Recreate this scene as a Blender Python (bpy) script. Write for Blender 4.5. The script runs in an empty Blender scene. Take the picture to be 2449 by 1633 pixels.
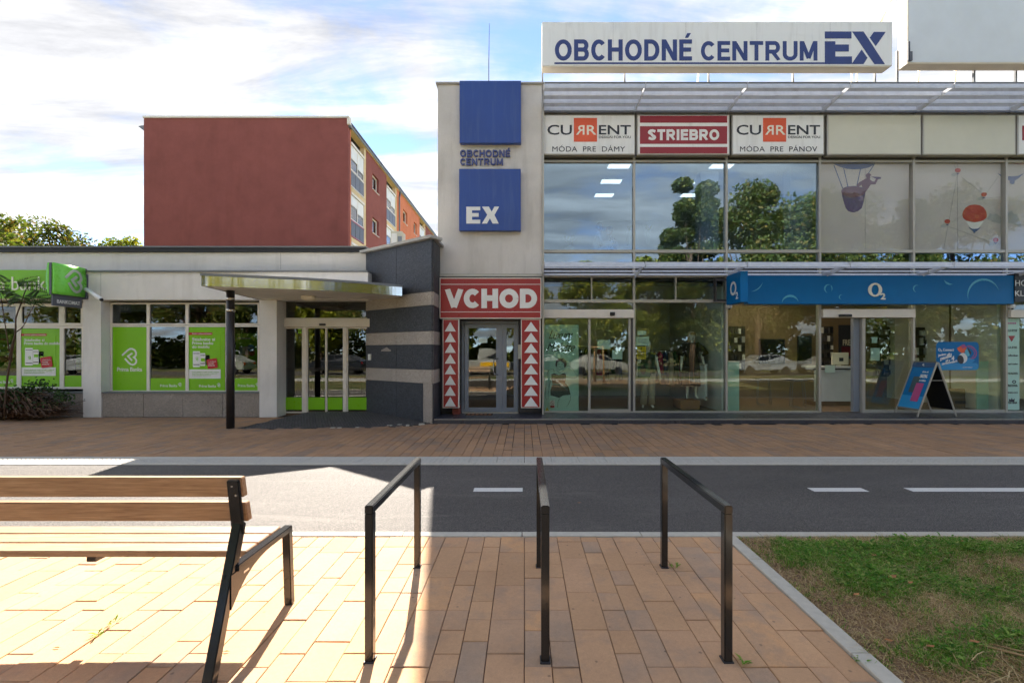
import bpy, bmesh, math, random
import numpy as np
from mathutils import Vector, Matrix
random.seed(7); RNG = np.random.default_rng(7)
scene = bpy.context.scene
COL = scene.collection

# ---------------------------------------------------------------- camera, sky, sun, exposure
W_PX, H_PX, F_PX = 2449.0, 1633.0, 1075.0
CX, CY, EYE = 1254.0, 840.0, 1.6          # principal point of the photograph, eye height in metres
cam_d = bpy.data.cameras.new('camera'); cam = bpy.data.objects.new('camera', cam_d); COL.objects.link(cam)
cam_d.sensor_width = 36.0; cam_d.lens = F_PX / W_PX * 36.0
cam_d.shift_x = -(CX - W_PX / 2) / W_PX; cam_d.shift_y = (CY - H_PX / 2) / W_PX
cam_d.clip_start = 0.05; cam_d.clip_end = 2000
cam.location = (0, 0, EYE); cam.rotation_euler = (math.radians(90), 0, 0)
scene.camera = cam

SUN_DIR = Vector((0.18, -1.0, -0.90)).normalized()       # direction the sunlight travels
SUN_EL = math.asin(-SUN_DIR.z); SUN_AZ = math.atan2(-SUN_DIR.x, -SUN_DIR.y)   # azimuth from +Y towards +X
world = bpy.data.worlds.new('World'); scene.world = world; world.use_nodes = True
wn = world.node_tree.nodes; wl = world.node_tree.links; wn.clear()
def N(t, **kw):
    n = wn.new(t)
    for k, v in kw.items(): setattr(n, k, v)
    return n
def wmath(op, a, b=None):
    n = N('ShaderNodeMath', operation=op)
    for i, v in enumerate((a, b)):
        if v is None: continue
        if isinstance(v, (int, float)): n.inputs[i].default_value = v
        else: wl.new(v, n.inputs[i])
    return n.outputs[0]
BIGLOC = (8.6, 12.5, 0)
sky = N('ShaderNodeTexSky', sky_type='NISHITA', sun_disc=False)
sky.sun_elevation = SUN_EL; sky.sun_rotation = SUN_AZ; sky.altitude = 150; sky.air_density = 0.34; sky.dust_density = 0.0; sky.ozone_density = 1.5
tc = N('ShaderNodeTexCoord'); sep = N('ShaderNodeSeparateXYZ'); wl.new(tc.outputs['Generated'], sep.inputs[0])
zz = wmath('ADD', wmath('MAXIMUM', sep.outputs[2], 0.0), 0.16)
uu = wmath('DIVIDE', sep.outputs[0], zz); vv = wmath('DIVIDE', sep.outputs[1], zz)
cmb = N('ShaderNodeCombineXYZ'); wl.new(uu, cmb.inputs[0]); wl.new(vv, cmb.inputs[1])
def cloud_noise(loc, rot, sc, scale, detail, rough, dist):
    m = N('ShaderNodeMapping'); m.inputs['Location'].default_value = loc; m.inputs['Rotation'].default_value = (0, 0, rot); m.inputs['Scale'].default_value = sc
    wl.new(cmb.outputs[0], m.inputs[0]); t = N('ShaderNodeTexNoise'); t.inputs['Scale'].default_value = scale; t.inputs['Detail'].default_value = detail
    t.inputs['Roughness'].default_value = rough; t.inputs['Distortion'].default_value = dist; wl.new(m.outputs[0], t.inputs['Vector']); return t.outputs['Fac']
big = cloud_noise(BIGLOC, 0.5, (0.55, 0.55, 1), 1.0, 2, 0.5, 0.2)
streak = cloud_noise((1.7, 6.2, 0), -0.62, (0.7, 3.0, 1), 1.3, 8, 0.62, 0.35)
puff = cloud_noise((8.2, 2.7, 0), 0.0, (1, 1, 1), 3.2, 9, 0.58, 0.1)
mixn = wmath('ADD', wmath('ADD', wmath('MULTIPLY', big, 0.62), wmath('MULTIPLY', streak, 0.36)), wmath('MULTIPLY', puff, 0.38))
ramp = N('ShaderNodeMapRange', interpolation_type='SMOOTHSTEP'); wl.new(mixn, ramp.inputs[0])
ramp.inputs[1].default_value = 0.565; ramp.inputs[2].default_value = 0.745
shade = N('ShaderNodeMapRange'); wl.new(streak, shade.inputs[0]); shade.inputs[1].default_value = 0.32; shade.inputs[2].default_value = 0.62; shade.inputs[3].default_value = 0.40; shade.inputs[4].default_value = 1.0
cl = N('ShaderNodeMixRGB', blend_type='MULTIPLY'); cl.inputs[0].default_value = 1; cl.inputs[1].default_value = (2.08, 2.18, 2.36, 1); wl.new(shade.outputs[0], cl.inputs[2])
mx = N('ShaderNodeMixRGB'); wl.new(wmath('MULTIPLY', ramp.outputs[0], 0.92), mx.inputs[0]); wl.new(sky.outputs[0], mx.inputs[1]); wl.new(cl.outputs[0], mx.inputs[2])
bg = N('ShaderNodeBackground'); bg.inputs[1].default_value = 0.07
warm = N('ShaderNodeMixRGB', blend_type='MULTIPLY'); warm.inputs[0].default_value = 1; warm.inputs[2].default_value = (1.07, 1.0, 0.90, 1); wl.new(mx.outputs[0], warm.inputs[1]); wl.new(warm.outputs[0], bg.inputs[0])
wo = N('ShaderNodeOutputWorld'); wl.new(bg.outputs[0], wo.inputs[0])

sun_d = bpy.data.lights.new('sun', 'SUN'); sun_d.energy = 2.0; sun_d.angle = math.radians(0.53); sun_d.color = (1.0, 0.91, 0.80)
sun = bpy.data.objects.new('sun', sun_d); COL.objects.link(sun); sun.location = (-8, 30, 30)
sun.rotation_euler = SUN_DIR.to_track_quat('-Z', 'Y').to_euler()
vs = scene.view_settings; vs.view_transform = 'Standard'; vs.look = 'None'; vs.exposure = 3.25; vs.gamma = 1.0; vs.use_curve_mapping = False
scene.cycles.max_bounces = 6; scene.cycles.transparent_max_bounces = 12; scene.cycles.glossy_bounces = 3; scene.cycles.diffuse_bounces = 3; scene.cycles.adaptive_threshold = 0.03
world.cycles.sampling_method = 'MANUAL'; world.cycles.sample_map_resolution = 512
scene.cycles.caustics_reflective = False; scene.cycles.caustics_refractive = False; scene.cycles.use_denoising = True; scene.cycles.sample_clamp_indirect = 6.0

# ---------------------------------------------------------------- photograph pixel -> place in the scene, at a given distance
def X(px, Y): return (px - CX) * Y / F_PX
def Z(py, Y): return EYE - (py - CY) * Y / F_PX

# ---------------------------------------------------------------- materials
MATS = {}
def srgb(r, g, b):
    f = lambda c: (c / 255 / 12.92) if c / 255 <= 0.04045 else ((c / 255 + 0.055) / 1.055) ** 2.4
    return (f(r), f(g), f(b), 1)
class NT:
    def __init__(s, name):
        s.m = bpy.data.materials.new(name); s.m.use_nodes = True; s.t = s.m.node_tree; s.n = s.t.nodes; s.l = s.t.links; s.n.clear()
        s.out = s.n.new('ShaderNodeOutputMaterial')
    def a(s, t, ins=None, **kw):
        n = s.n.new(t)
        for k, v in kw.items(): setattr(n, k, v)
        for k, v in (ins or {}).items():
            i = n.inputs[k]
            if hasattr(v, 'is_linked') or hasattr(v, 'links'): s.l.new(v, i)
            else: i.default_value = v
        return n
    def noise(s, scale, detail=4, rough=0.55, vec=None, dist=0.0):
        n = s.a('ShaderNodeTexNoise', {'Scale': scale, 'Detail': detail, 'Roughness': rough, 'Distortion': dist})
        if vec is not None: s.l.new(vec, n.inputs['Vector'])
        return n.outputs['Fac']
    def pos(s, sc=(1, 1, 1)):
        g = s.n.new('ShaderNodeNewGeometry'); m = s.a('ShaderNodeMapping', {'Vector': g.outputs['Position'], 'Scale': sc}); return m.outputs[0]
    def rng(s, v, a, b, c, d):
        return s.a('ShaderNodeMapRange', {0: v, 1: a, 2: b, 3: c, 4: d}).outputs[0]
    def mul(s, a, b): return s.a('ShaderNodeMath', {0: a, 1: b}, operation='MULTIPLY').outputs[0]
    def add(s, a, b): return s.a('ShaderNodeMath', {0: a, 1: b}, operation='ADD').outputs[0]
    def mix(s, f, a, b, bt='MIX'): return s.a('ShaderNodeMixRGB', {0: f, 1: a, 2: b}, blend_type=bt).outputs[0]
    def ramp(s, f, stops):
        r = s.n.new('ShaderNodeValToRGB'); e = r.color_ramp.elements
        while len(e) < len(stops): e.new(0.5)
        for i, (p, c) in enumerate(stops): e[i].position = p; e[i].color = c
        s.l.new(f, r.inputs[0]); return r.outputs[0]
    def bump(s, h, st, d=0.01): return s.a('ShaderNodeBump', {'Height': h, 'Strength': st, 'Distance': d}).outputs[0]
    def bsdf(s, col, rough=0.6, metal=0.0, normal=None, **kw):
        p = s.n.new('ShaderNodeBsdfPrincipled')
        for k, v in dict({'Base Color': col, 'Roughness': rough, 'Metallic': metal}, **kw).items():
            if hasattr(v, 'links'): s.l.new(v, p.inputs[k])
            else: p.inputs[k].default_value = v
        if normal is not None: s.l.new(normal, p.inputs['Normal'])
        s.l.new(p.outputs[0], s.out.inputs[0]); return p
def plain(name, rgb, rough=0.5, metal=0.0, var=0.06, scale=3.0, bump=0.0, bscale=80.0, spec=0.5):
    """a painted or moulded surface: colour with faint wear"""
    if name in MATS: return MATS[name]
    t = NT(name); c = srgb(*rgb) if max(rgb) > 1 else (*rgb, 1)
    n = t.noise(scale, 3, 0.65, t.pos()); f = t.rng(n, 0.25, 0.75, 1 - var, 1 + var)
    col = t.mix(1.0, c, f, 'MULTIPLY')
    r = t.rng(t.noise(scale * 4, 2, 0.6, t.pos()), 0.3, 0.7, max(0.02, rough - 0.08), min(1, rough + 0.08))
    nm = t.bump(t.noise(bscale, 3, 0.6, t.pos()), bump, 0.004) if bump else None
    t.bsdf(col, r, metal, nm, **{'Specular IOR Level': spec}); MATS[name] = t.m; return t.m
def plaster(name, rgb, stain=0.35, grain=120, var=0.08, streak_scale=(1.6, 1.6, 0.25)):
    t = NT(name); c = srgb(*rgb)
    n1 = t.noise(1.1, 6, 0.6, t.pos()); n2 = t.noise(2.2, 6, 0.6, t.pos(streak_scale)); n3 = t.noise(grain, 3, 0.7, t.pos())
    col = t.mix(1.0, c, t.rng(n1, 0.3, 0.7, 1 - var, 1 + var), 'MULTIPLY')
    col = t.mix(t.mul(t.rng(n2, 0.52, 0.8, 0, 1), stain), col, (c[0] * .45, c[1] * .43, c[2] * .40, 1))
    col = t.mix(1.0, col, t.rng(n3, 0.3, 0.7, 0.93, 1.05), 'MULTIPLY')
    t.bsdf(col, 0.88, 0, t.bump(n3, 0.5, 0.006), **{'Specular IOR Level': 0.25}); MATS[name] = t.m; return t.m
def granite(name, stops, scale=160, rough=0.35):
    t = NT(name)
    v = t.a('ShaderNodeTexVoronoi', {'Scale': scale}); t.l.new(t.pos(), v.inputs['Vector'])
    n = t.noise(scale * 0.8, 5, 0.7, t.pos()); big = t.noise(1.6, 5, 0.6, t.pos())
    s = t.a('ShaderNodeSeparateColor', {0: v.outputs['Color']}).outputs[0]
    f = t.add(t.mul(s, 0.55), t.mul(n, 0.45))
    col = t.mix(1.0, t.ramp(f, stops), t.rng(big, 0.3, 0.7, 0.82, 1.12), 'MULTIPLY')
    t.bsdf(col, t.rng(big, 0.3, 0.7, rough - .06, rough + .12), 0, t.bump(n, 0.15, 0.002), **{'Specular IOR Level': 0.5}); MATS[name] = t.m; return t.m
def glass(name, tint=(0.86, 0.93, 0.90), base=0.06, gain=0.8, wave=0.035, refl=(1, 1, 1)):
    t = NT(name)
    oi = t.n.new('ShaderNodeObjectInfo'); sh = t.a('ShaderNodeVectorMath', {0: t.pos(), 1: oi.outputs['Random']}, operation='ADD'); sh.inputs[1].default_value = (0, 0, 0); t.l.new(t.a('ShaderNodeCombineXYZ', {0: t.mul(oi.outputs['Random'], 37.0), 1: 0.0, 2: t.mul(oi.outputs['Random'], 11.0)}).outputs[0], sh.inputs[1])
    nz = t.bump(t.noise(0.9, 2, 0.5, sh.outputs[0]), wave, 0.05)
    lw = t.a('ShaderNodeLayerWeight', {'Blend': 0.5}); p5 = t.a('ShaderNodeMath', {0: lw.outputs['Facing'], 1: 5.0}, operation='POWER').outputs[0]
    f = t.add(t.mul(p5, gain), base)
    tr = t.a('ShaderNodeBsdfTransparent', {0: (*tint, 1)}); gl = t.a('ShaderNodeBsdfGlossy', {'Color': (*refl, 1), 'Roughness': 0.005, 'Normal': nz})
    mx = t.a('ShaderNodeMixShader', {0: f, 1: tr.outputs[0], 2: gl.outputs[0]}); t.l.new(mx.outputs[0], t.out.inputs[0]); MATS[name] = t.m; return t.m
def emit(name, rgb, st):
    t = NT(name); e = t.a('ShaderNodeEmission', {'Color': (*rgb, 1), 'Strength': st}); t.l.new(e.outputs[0], t.out.inputs[0]); MATS[name] = t.m; return t.m

# surfaces
def paver_mat(name, k):
    """block paving; k below 1 paints the shade beside the buildings into the same stone"""
    t = NT(name); oi = t.n.new('ShaderNodeObjectInfo'); g = t.n.new('ShaderNodeNewGeometry')
    at = t.a('ShaderNodeAttribute', attribute_name='tone')
    r = t.a('ShaderNodeMath', {0: t.add(t.mul(oi.outputs['Random'], 1.0), at.outputs['Fac'])}, operation='FRACT').outputs[0]
    p = t.pos(); blot = t.noise(4.5, 5, 0.6, p); fine = t.noise(260, 3, 0.7, p); mid = t.noise(38, 4, 0.7, p)
    base = t.ramp(r, [(0.0, srgb(190, 151, 116)), (0.35, srgb(204, 162, 124)), (0.62, srgb(196, 156, 122)), (0.85, srgb(182, 152, 126)), (1.0, srgb(210, 162, 118))])
    vsp = t.a('ShaderNodeTexVoronoi', {'Scale': 7.0}); t.l.new(p, vsp.inputs['Vector'])
    sh = t.a('ShaderNodeMath', {0: t.add(blot, t.mul(r, 0.22))}, operation='SUBTRACT'); sh.inputs[1].default_value = 0.11
    col = t.mix(t.mul(t.rng(sh.outputs[0], 0.50, 0.76, 0, 1), 0.62), base, srgb(154, 137, 122))
    col = t.mix(t.rng(vsp.outputs['Distance'], 0.045, 0.075, 0.55, 0.0), col, srgb(96, 84, 74)); big = t.noise(0.9, 4, 0.6, p); col = t.mix(1.0, col, t.rng(big, 0.3, 0.7, 0.86, 1.10), 'MULTIPLY')
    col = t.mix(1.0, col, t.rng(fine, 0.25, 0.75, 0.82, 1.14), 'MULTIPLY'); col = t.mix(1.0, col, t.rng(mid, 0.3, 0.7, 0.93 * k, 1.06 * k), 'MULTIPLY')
    t.bsdf(col, 0.88, 0, t.bump(fine, 0.35, 0.003), **{'Specular IOR Level': 0.2}); MATS[name] = t.m
paver_mat('paver', 1.0); paver_mat('walk_paver_shaded', 0.70)  # plaza stone, then the same stone with facade shade put into its colour
def asphalt_mat():
    t = NT('asphalt'); p = t.pos(); a = t.noise(420, 3, 0.75, p); v = t.a('ShaderNodeTexVoronoi', {'Scale': 210}); t.l.new(p, v.inputs['Vector'])
    s = t.a('ShaderNodeSeparateColor', {0: v.outputs['Color']}).outputs[0]; big = t.noise(0.8, 5, 0.6, t.pos((0.5, 1.5, 1)))
    col = t.ramp(t.add(t.mul(s, 0.6), t.mul(a, 0.4)), [(0.15, srgb(48, 46, 45)), (0.5, srgb(84, 80, 77)), (0.78, srgb(122, 116, 109)), (1.0, srgb(178, 168, 156))])
    col = t.mix(1.0, col, t.rng(big, 0.3, 0.7, 0.84, 1.14), 'MULTIPLY'); wear = t.noise(1.4, 6, 0.7, t.pos((0.35, 2.2, 1)), 0.8); col = t.mix(t.rng(wear, 0.56, 0.70, 0.0, 0.35), col, srgb(132, 126, 118))
    ck = t.a('ShaderNodeTexVoronoi', {'Scale': 0.55}, feature='DISTANCE_TO_EDGE'); t.l.new(t.a('ShaderNodeMixRGB', {0: 0.12, 1: p, 2: t.a('ShaderNodeTexNoise', {'Scale': 3.0, 'Detail': 5.0}).outputs['Color']}).outputs[0], ck.inputs['Vector'])
    col = t.mix(t.rng(ck.outputs['Distance'], 0.002, 0.004, 0.10, 0.0), col, srgb(36, 35, 34))
    t.bsdf(col, 0.68, 0, t.bump(t.add(v.outputs['Distance'], a), 0.55, 0.006), **{'Specular IOR Level': 0.38}); MATS['asphalt'] = t.m
asphalt_mat()
def soil_mat():
    t = NT('soil'); p = t.pos(); a = t.noise(60, 6, 0.75, p); b = t.noise(2.5, 4, 0.6, p)
    col = t.ramp(a, [(0.25, srgb(98, 76, 56)), (0.5, srgb(146, 118, 90)), (0.72, srgb(184, 154, 120))])
    col = t.mix(1.0, col, t.rng(b, 0.3, 0.7, 0.85, 1.1), 'MULTIPLY'); t.bsdf(col, 0.95, 0, t.bump(a, 0.9, 0.02)); MATS['soil'] = t.m
soil_mat()
def turf_mat():
    t = NT('turf'); p = t.pos(); a = t.noise(30, 6, 0.7, p); b = t.noise(0.35, 5, 0.6, p)
    g = t.ramp(a, [(0.3, srgb(52, 66, 26)), (0.7, srgb(104, 112, 52))]); d = t.ramp(a, [(0.3, srgb(96, 82, 50)), (0.7, srgb(150, 132, 86))])
    t.bsdf(t.mix(t.rng(b, 0.45, 0.6, 0, 1), g, d), 0.95, 0, t.bump(a, 0.9, 0.05)); MATS['turf'] = t.m
turf_mat()
def wood_mat():
    t = NT('bench_wood'); p = t.pos((1.0, 14, 14)); n = t.noise(5, 8, 0.6, p, 0.6); w = t.noise(40, 4, 0.6, t.pos((0.12, 4, 4)))
    col = t.ramp(n, [(0.2, srgb(124, 94, 70)), (0.5, srgb(168, 134, 102)), (0.8, srgb(194, 162, 130))])
    col = t.mix(1.0, col, t.rng(w, 0.3, 0.7, 0.85, 1.08), 'MULTIPLY'); t.bsdf(col, 0.5, 0, t.bump(w, 0.25, 0.002)); MATS['bench_wood'] = t.m
wood_mat()
def island_leaf(name, stops, rough=0.55, trans=0.35):
    t = NT(name); g = t.n.new('ShaderNodeNewGeometry'); oi = t.n.new('ShaderNodeObjectInfo')
    col = t.ramp(g.outputs['Random Per Island'], stops)
    col = t.mix(1.0, col, t.rng(oi.outputs['Random'], 0, 1, 0.85, 1.15), 'MULTIPLY')
    d = t.n.new('ShaderNodeBsdfPrincipled'); t.l.new(col, d.inputs['Base Color']); d.inputs['Roughness'].default_value = rough; d.inputs['Specular IOR Level'].default_value = 0.3
    tr = t.n.new('ShaderNodeBsdfTranslucent'); t.l.new(t.mix(1.0, col, (1.15, 1.25, 0.6, 1), 'MULTIPLY'), tr.inputs[0])
    mx = t.a('ShaderNodeMixShader', {0: trans, 1: d.outputs[0], 2: tr.outputs[0]}); t.l.new(mx.outputs[0], t.out.inputs[0]); MATS[name] = t.m
island_leaf('leaf_green', [(0, srgb(52, 70, 26)), (0.5, srgb(82, 98, 36)), (0.85, srgb(112, 116, 46)), (1, srgb(140, 126, 60))])
island_leaf('leaf_lime', [(0, srgb(92, 108, 26)), (0.5, srgb(128, 138, 40)), (1, srgb(168, 160, 56))])
island_leaf('leaf_olive', [(0, srgb(64, 80, 34)), (0.5, srgb(94, 108, 48)), (0.85, srgb(124, 122, 58)), (1, srgb(148, 116, 62))])
island_leaf('leaf_dark', [(0, srgb(34, 54, 28)), (0.6, srgb(56, 84, 44)), (1, srgb(84, 106, 56))], trans=0.2)
island_leaf('leaf_grass', [(0, srgb(64, 112, 30)), (0.45, srgb(94, 148, 44)), (0.8, srgb(130, 172, 64)), (1, srgb(170, 178, 100))], trans=0.3)
island_leaf('leaf_thin', [(0, srgb(84, 98, 44)), (0.5, srgb(118, 122, 62)), (1, srgb(164, 148, 92))], trans=0.25)
island_leaf('straw', [(0, srgb(140, 110, 72)), (0.5, srgb(190, 160, 112)), (1, srgb(230, 208, 160))], trans=0.15)
island_leaf('leaf_dry', [(0, srgb(150, 92, 52)), (1, srgb(196, 140, 92))], trans=0.15)
island_leaf('twig_brown', [(0, srgb(64, 46, 34)), (0.6, srgb(96, 72, 54)), (1, srgb(126, 100, 78))], trans=0.05)
plaster('white_plaster', (224, 220, 214), 0.30); plaster('tower_plaster', (214, 209, 202), 0.42, 90, 0.10)
plaster('parapet_plaster', (172, 170, 170), 0.5); plaster('red_plaster', (142, 82, 74), 0.30, 60, 0.10, (0.5, 0.5, 0.08)); plaster('orange_plaster', (214, 128, 92), 0.15); plaster('cream_plaster', (222, 198, 156), 0.2)
plaster('concrete', (176, 174, 168), 0.35, 200, 0.07, (1, 1, 1)); plaster('dark_render', (86, 84, 84), 0.3)
granite('granite_dark', [(0.2, srgb(18, 19, 22)), (0.55, srgb(44, 45, 50)), (0.75, srgb(84, 86, 92)), (0.95, srgb(136, 136, 138))], 110, 0.5)
granite('granite_light', [(0.15, srgb(92, 86, 80)), (0.45, srgb(164, 152, 140)), (0.7, srgb(190, 178, 164)), (0.95, srgb(214, 204, 192))], 150, 0.45)
granite('granite_plinth', [(0.15, srgb(88, 82, 76)), (0.45, srgb(142, 132, 122)), (0.75, srgb(172, 160, 148)), (0.95, srgb(198, 188, 176))], 120, 0.6)
granite('sett_stone', [(0.1, srgb(44, 43, 44)), (0.6, srgb(80, 78, 78)), (1, srgb(128, 124, 120))], 60, 0.6)
plain('aluminium', (176, 172, 162), 0.42, 0.35, 0.05); plain('frame_white', (226, 218, 206), 0.45, 0, 0.05); plain('frame_grey', (126, 134, 144), 0.4, 0, 0.05)
plain('frame_dark', (70, 68, 68), 0.45, 0.2); plain('galvanised', (208, 210, 214), 0.5, 0.15, 0.12, 6); plain('zinc', (120, 122, 124), 0.5, 0.5, 0.12)
t = NT('black_steel'); t.bsdf(srgb(30, 33, 35), 0.2, 0, None, **{'Coat Weight': 0.3, 'Coat Roughness': 0.08}); MATS['black_steel'] = t.m; plain('black_paint', (40, 38, 40), 0.4, 0, 0.15); plain('bitumen', (34, 34, 38), 0.6, 0, 0.15)
t = NT('stainless'); wv = t.bump(t.noise(2.2, 3, 0.5, t.pos((2, 2, 0.0))), 0.10, 0.05); t.bsdf(srgb(206, 198, 182), 0.13, 1.0, wv); MATS['stainless'] = t.m
plain('chrome', (206, 206, 206), 0.2, 1.0); t = NT('white_board'); q = t.noise(3.0, 5, 0.6, t.pos((2.5, 2.5, 0.3))); t.bsdf(t.mix(t.rng(q, 0.5, 0.75, 0, 0.35), srgb(236, 236, 232), srgb(190, 186, 178)), 0.42); MATS['white_board'] = t.m; plain('panel_ivory', (208, 206, 188), 0.4, 0, 0.05, 1.2)
plain('sail_white', (214, 220, 224), 0.6, 0, 0.05, 1.5); plain('beige_metal', (226, 216, 198), 0.5, 0.1)
plain('navy', (46, 64, 122), 0.45, 0, 0.08); t = NT('square_blue'); q = t.noise(3.0, 5, 0.6, t.pos((3.5, 3.5, 0.3))); q2 = t.noise(1.0, 3, 0.6, t.pos()); t.bsdf(t.mix(1.0, t.mix(t.rng(q, 0.5, 0.75, 0, 0.22), srgb(32, 70, 146), srgb(96, 116, 156)), t.rng(q2, 0.3, 0.7, 0.92, 1.06), 'MULTIPLY'), 0.38); MATS['square_blue'] = t.m; plain('letter_blue', (72, 84, 138), 0.45)
plain('letter_white', (232, 232, 228), 0.45); plain('maroon', (150, 38, 48), 0.4, 0, 0.06); plain('entry_red', (158, 34, 36), 0.35, 0, 0.06)
plain('orange_print', (226, 92, 52), 0.45); plain('ink_dark', (44, 48, 58), 0.5); plain('bank_green', (122, 188, 0), 0.35, 0, 0.03); plain('bank_green_pale', (120, 212, 70), 0.3, 0, 0.05)
plain('film_white', (226, 226, 222), 0.45); plain('print_red', (184, 28, 40), 0.4); plain('slate_plastic', (84, 88, 98), 0.45)
plain('cyan_blue', (0, 108, 170), 0.45, 0, 0.05, 3.0, 0.0, 80.0, 0.25); plain('deep_blue', (0, 64, 118), 0.35); plain('bubble_blue', (84, 176, 204), 0.35); plain('sky_blue', (30, 140, 200), 0.4)
plain('cream_letter', (238, 234, 216), 0.45); plain('ink_black', (18, 20, 26), 0.4); plain('magenta', (176, 70, 130), 0.4); plain('phone_teal', (52, 76, 88), 0.4)
plain('tile_dark', (66, 66, 72), 0.35, 0, 0.12, 2); t = NT('line_paint'); lp = t.noise(26, 6, 0.75, t.pos()); t.bsdf(t.mix(t.rng(lp, 0.60, 0.68, 0, 0.85), srgb(214, 212, 206), srgb(92, 88, 85)), 0.7); MATS['line_paint'] = t.m; plain('kerb_concrete', (190, 184, 170), 0.85, 0, 0.10, 20, 0.3, 260)
plain('tactile_concrete', (184, 180, 170), 0.85, 0, 0.08, 18, 0.3, 260); plain('bedding', (62, 52, 44), 0.95, 0, 0.2, 30)
plain('blind_grey', (198, 192, 188), 0.8, 0, 0.04, 2); plain('balloon_red', (178, 56, 46), 0.6); plain('balloon_blue', (58, 86, 138), 0.6); plain('balloon_purple', (84, 70, 118), 0.6)
plain('balloon_plum', (98, 62, 92), 0.6); plain('print_grey', (170, 172, 172), 0.7); plain('print_line', (150, 148, 146), 0.7)
plain('room_wall', (132, 114, 88), 0.85, 0, 0.05, 1); plain('room_dark', (70, 66, 60), 0.85); plain('room_floor', (120, 96, 70), 0.6, 0, 0.15, 4); plain('room_white', (206, 208, 206), 0.8)
plain('mint_film', (176, 214, 200), 0.5); plain('paper', (206, 226, 218), 0.7); plain('paper_yellow', (206, 178, 30), 0.6); plain('black_plastic', (24, 24, 26), 0.4)
plain('mannequin_skin', (232, 228, 220), 0.4); plain('dress_dark', (54, 48, 38), 0.8, 0, 0.7, 22); plain('trouser_beige', (178, 166, 144), 0.85); plain('top_green', (52, 72, 54), 0.85, 0, 0.6, 26)
plain('wig_blonde', (176, 150, 112), 0.6, 0, 0.3, 40); plain('skin', (176, 130, 104), 0.55); plain('hair_dark', (36, 28, 24), 0.6); plain('shirt_white', (206, 210, 212), 0.85); plain('jacket_dark', (52, 52, 62), 0.85)
plain('pot_white', (216, 222, 216), 0.4); plain('bark', (96, 76, 60), 0.9, 0, 0.2, 14, 0.6, 40); plain('cardboard', (150, 108, 76), 0.8); plain('stake_wood', (186, 146, 100), 0.8)
plain('brick_red', (140, 74, 62), 0.85, 0, 0.15, 20); plain('mat_brown', (74, 60, 46), 0.95, 0, 0.25, 60, 0.6, 200)
for nm, c in dict(cloth_pink=(176, 52, 96), cloth_blue=(58, 78, 116), cloth_sand=(188, 176, 156), cloth_green=(48, 88, 62), cloth_wine=(96, 36, 52), cloth_grey=(120, 122, 128)).items(): plain(nm, c, 0.9)
plain('car_white', (150, 150, 146), 0.35); plain('car_dark', (30, 34, 42), 0.2); plain('car_silver', (168, 172, 176), 0.25, 0.4); plain('car_yellow', (232, 176, 20), 0.3); plain('rubber', (26, 26, 26), 0.8); plain('lamp_red', (170, 20, 20), 0.3)
plain('car_window', (16, 20, 24), 0.05); plain('granite_sign', (150, 140, 130), 0.5)
glass('shop_glass', (0.84, 0.90, 0.85), 0.058, 0.8); glass('upper_glass', (0.66, 0.76, 0.84), 0.22, 0.8, 0.035, (0.74, 0.90, 1.0)); glass('screened_glass', (0.95, 0.96, 0.95), 0.035, 0.8); glass('bank_glass', (0.50, 0.54, 0.51), 0.085, 0.8); glass('far_glass', (0.5, 0.55, 0.58), 0.1, 0.8, 0.0)
t = NT('lamp_bowl'); t.bsdf(srgb(226, 216, 196), 0.3); MATS['lamp_bowl'] = t.m
emit('office_light', (1.0, 0.97, 0.9), 0.32); emit('shop_light', (1.0, 0.84, 0.58), 2.4)
# ---------------------------------------------------------------- building helpers
def tag(o, label=None, cat=None, group=None, kind=None):
    if label: o['label'] = label
    if cat: o['category'] = cat
    if group: o['group'] = group
    if kind: o['kind'] = kind
    return o
def thing(name, loc, label, cat, group=None, kind=None):
    """an Empty at the thing's base; its parts are written in scene coordinates"""
    o = bpy.data.objects.new(name, None); o.empty_display_size = 0.1; COL.objects.link(o); o.location = loc; ORG[o.name] = Vector(loc)
    return tag(o, label, cat, group, kind)
ORG = {}
def link(o, parent=None):
    COL.objects.link(o)
    if parent is not None:
        o.parent = parent; o.matrix_parent_inverse = Matrix.Translation(-ORG.get(parent.name, Vector((0, 0, 0))))
    return o
def mobj(name, verts, faces, mat, parent=None, smooth=False):
    me = bpy.data.meshes.new(name); me.from_pydata([tuple(v) for v in verts], [], faces); me.update()
    mats = mat if isinstance(mat, (list, tuple)) else [mat]
    for m in mats: me.materials.append(MATS[m])
    if smooth:
        for p in me.polygons: p.use_smooth = True
    return link(bpy.data.objects.new(name, me), parent)
def from_bm(name, bm, mat, parent=None, smooth=False):
    me = bpy.data.meshes.new(name); bmesh.ops.recalc_face_normals(bm, faces=bm.faces); bm.to_mesh(me); bm.free()
    for m in (mat if isinstance(mat, (list, tuple)) else [mat]): me.materials.append(MATS[m])
    if smooth:
        for p in me.polygons: p.use_smooth = True
    return link(bpy.data.objects.new(name, me), parent)
def bm_box(bm, x0, x1, y0, y1, z0, z1):
    v = [bm.verts.new(p) for p in ((x0, y0, z0), (x1, y0, z0), (x1, y1, z0), (x0, y1, z0), (x0, y0, z1), (x1, y0, z1), (x1, y1, z1), (x0, y1, z1))]
    for f in ((0, 1, 2, 3), (4, 7, 6, 5), (0, 4, 5, 1), (1, 5, 6, 2), (2, 6, 7, 3), (3, 7, 4, 0)): bm.faces.new([v[i] for i in f])
    return v
def box(name, x0, x1, y0, y1, z0, z1, mat, parent=None, bevel=0.0):
    bm = bmesh.new(); bm_box(bm, min(x0, x1), max(x0, x1), min(y0, y1), max(y0, y1), min(z0, z1), max(z0, z1))
    if bevel: bmesh.ops.bevel(bm, geom=list(bm.edges), offset=bevel, segments=1, affect='EDGES')
    return from_bm(name, bm, mat, parent)
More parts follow.
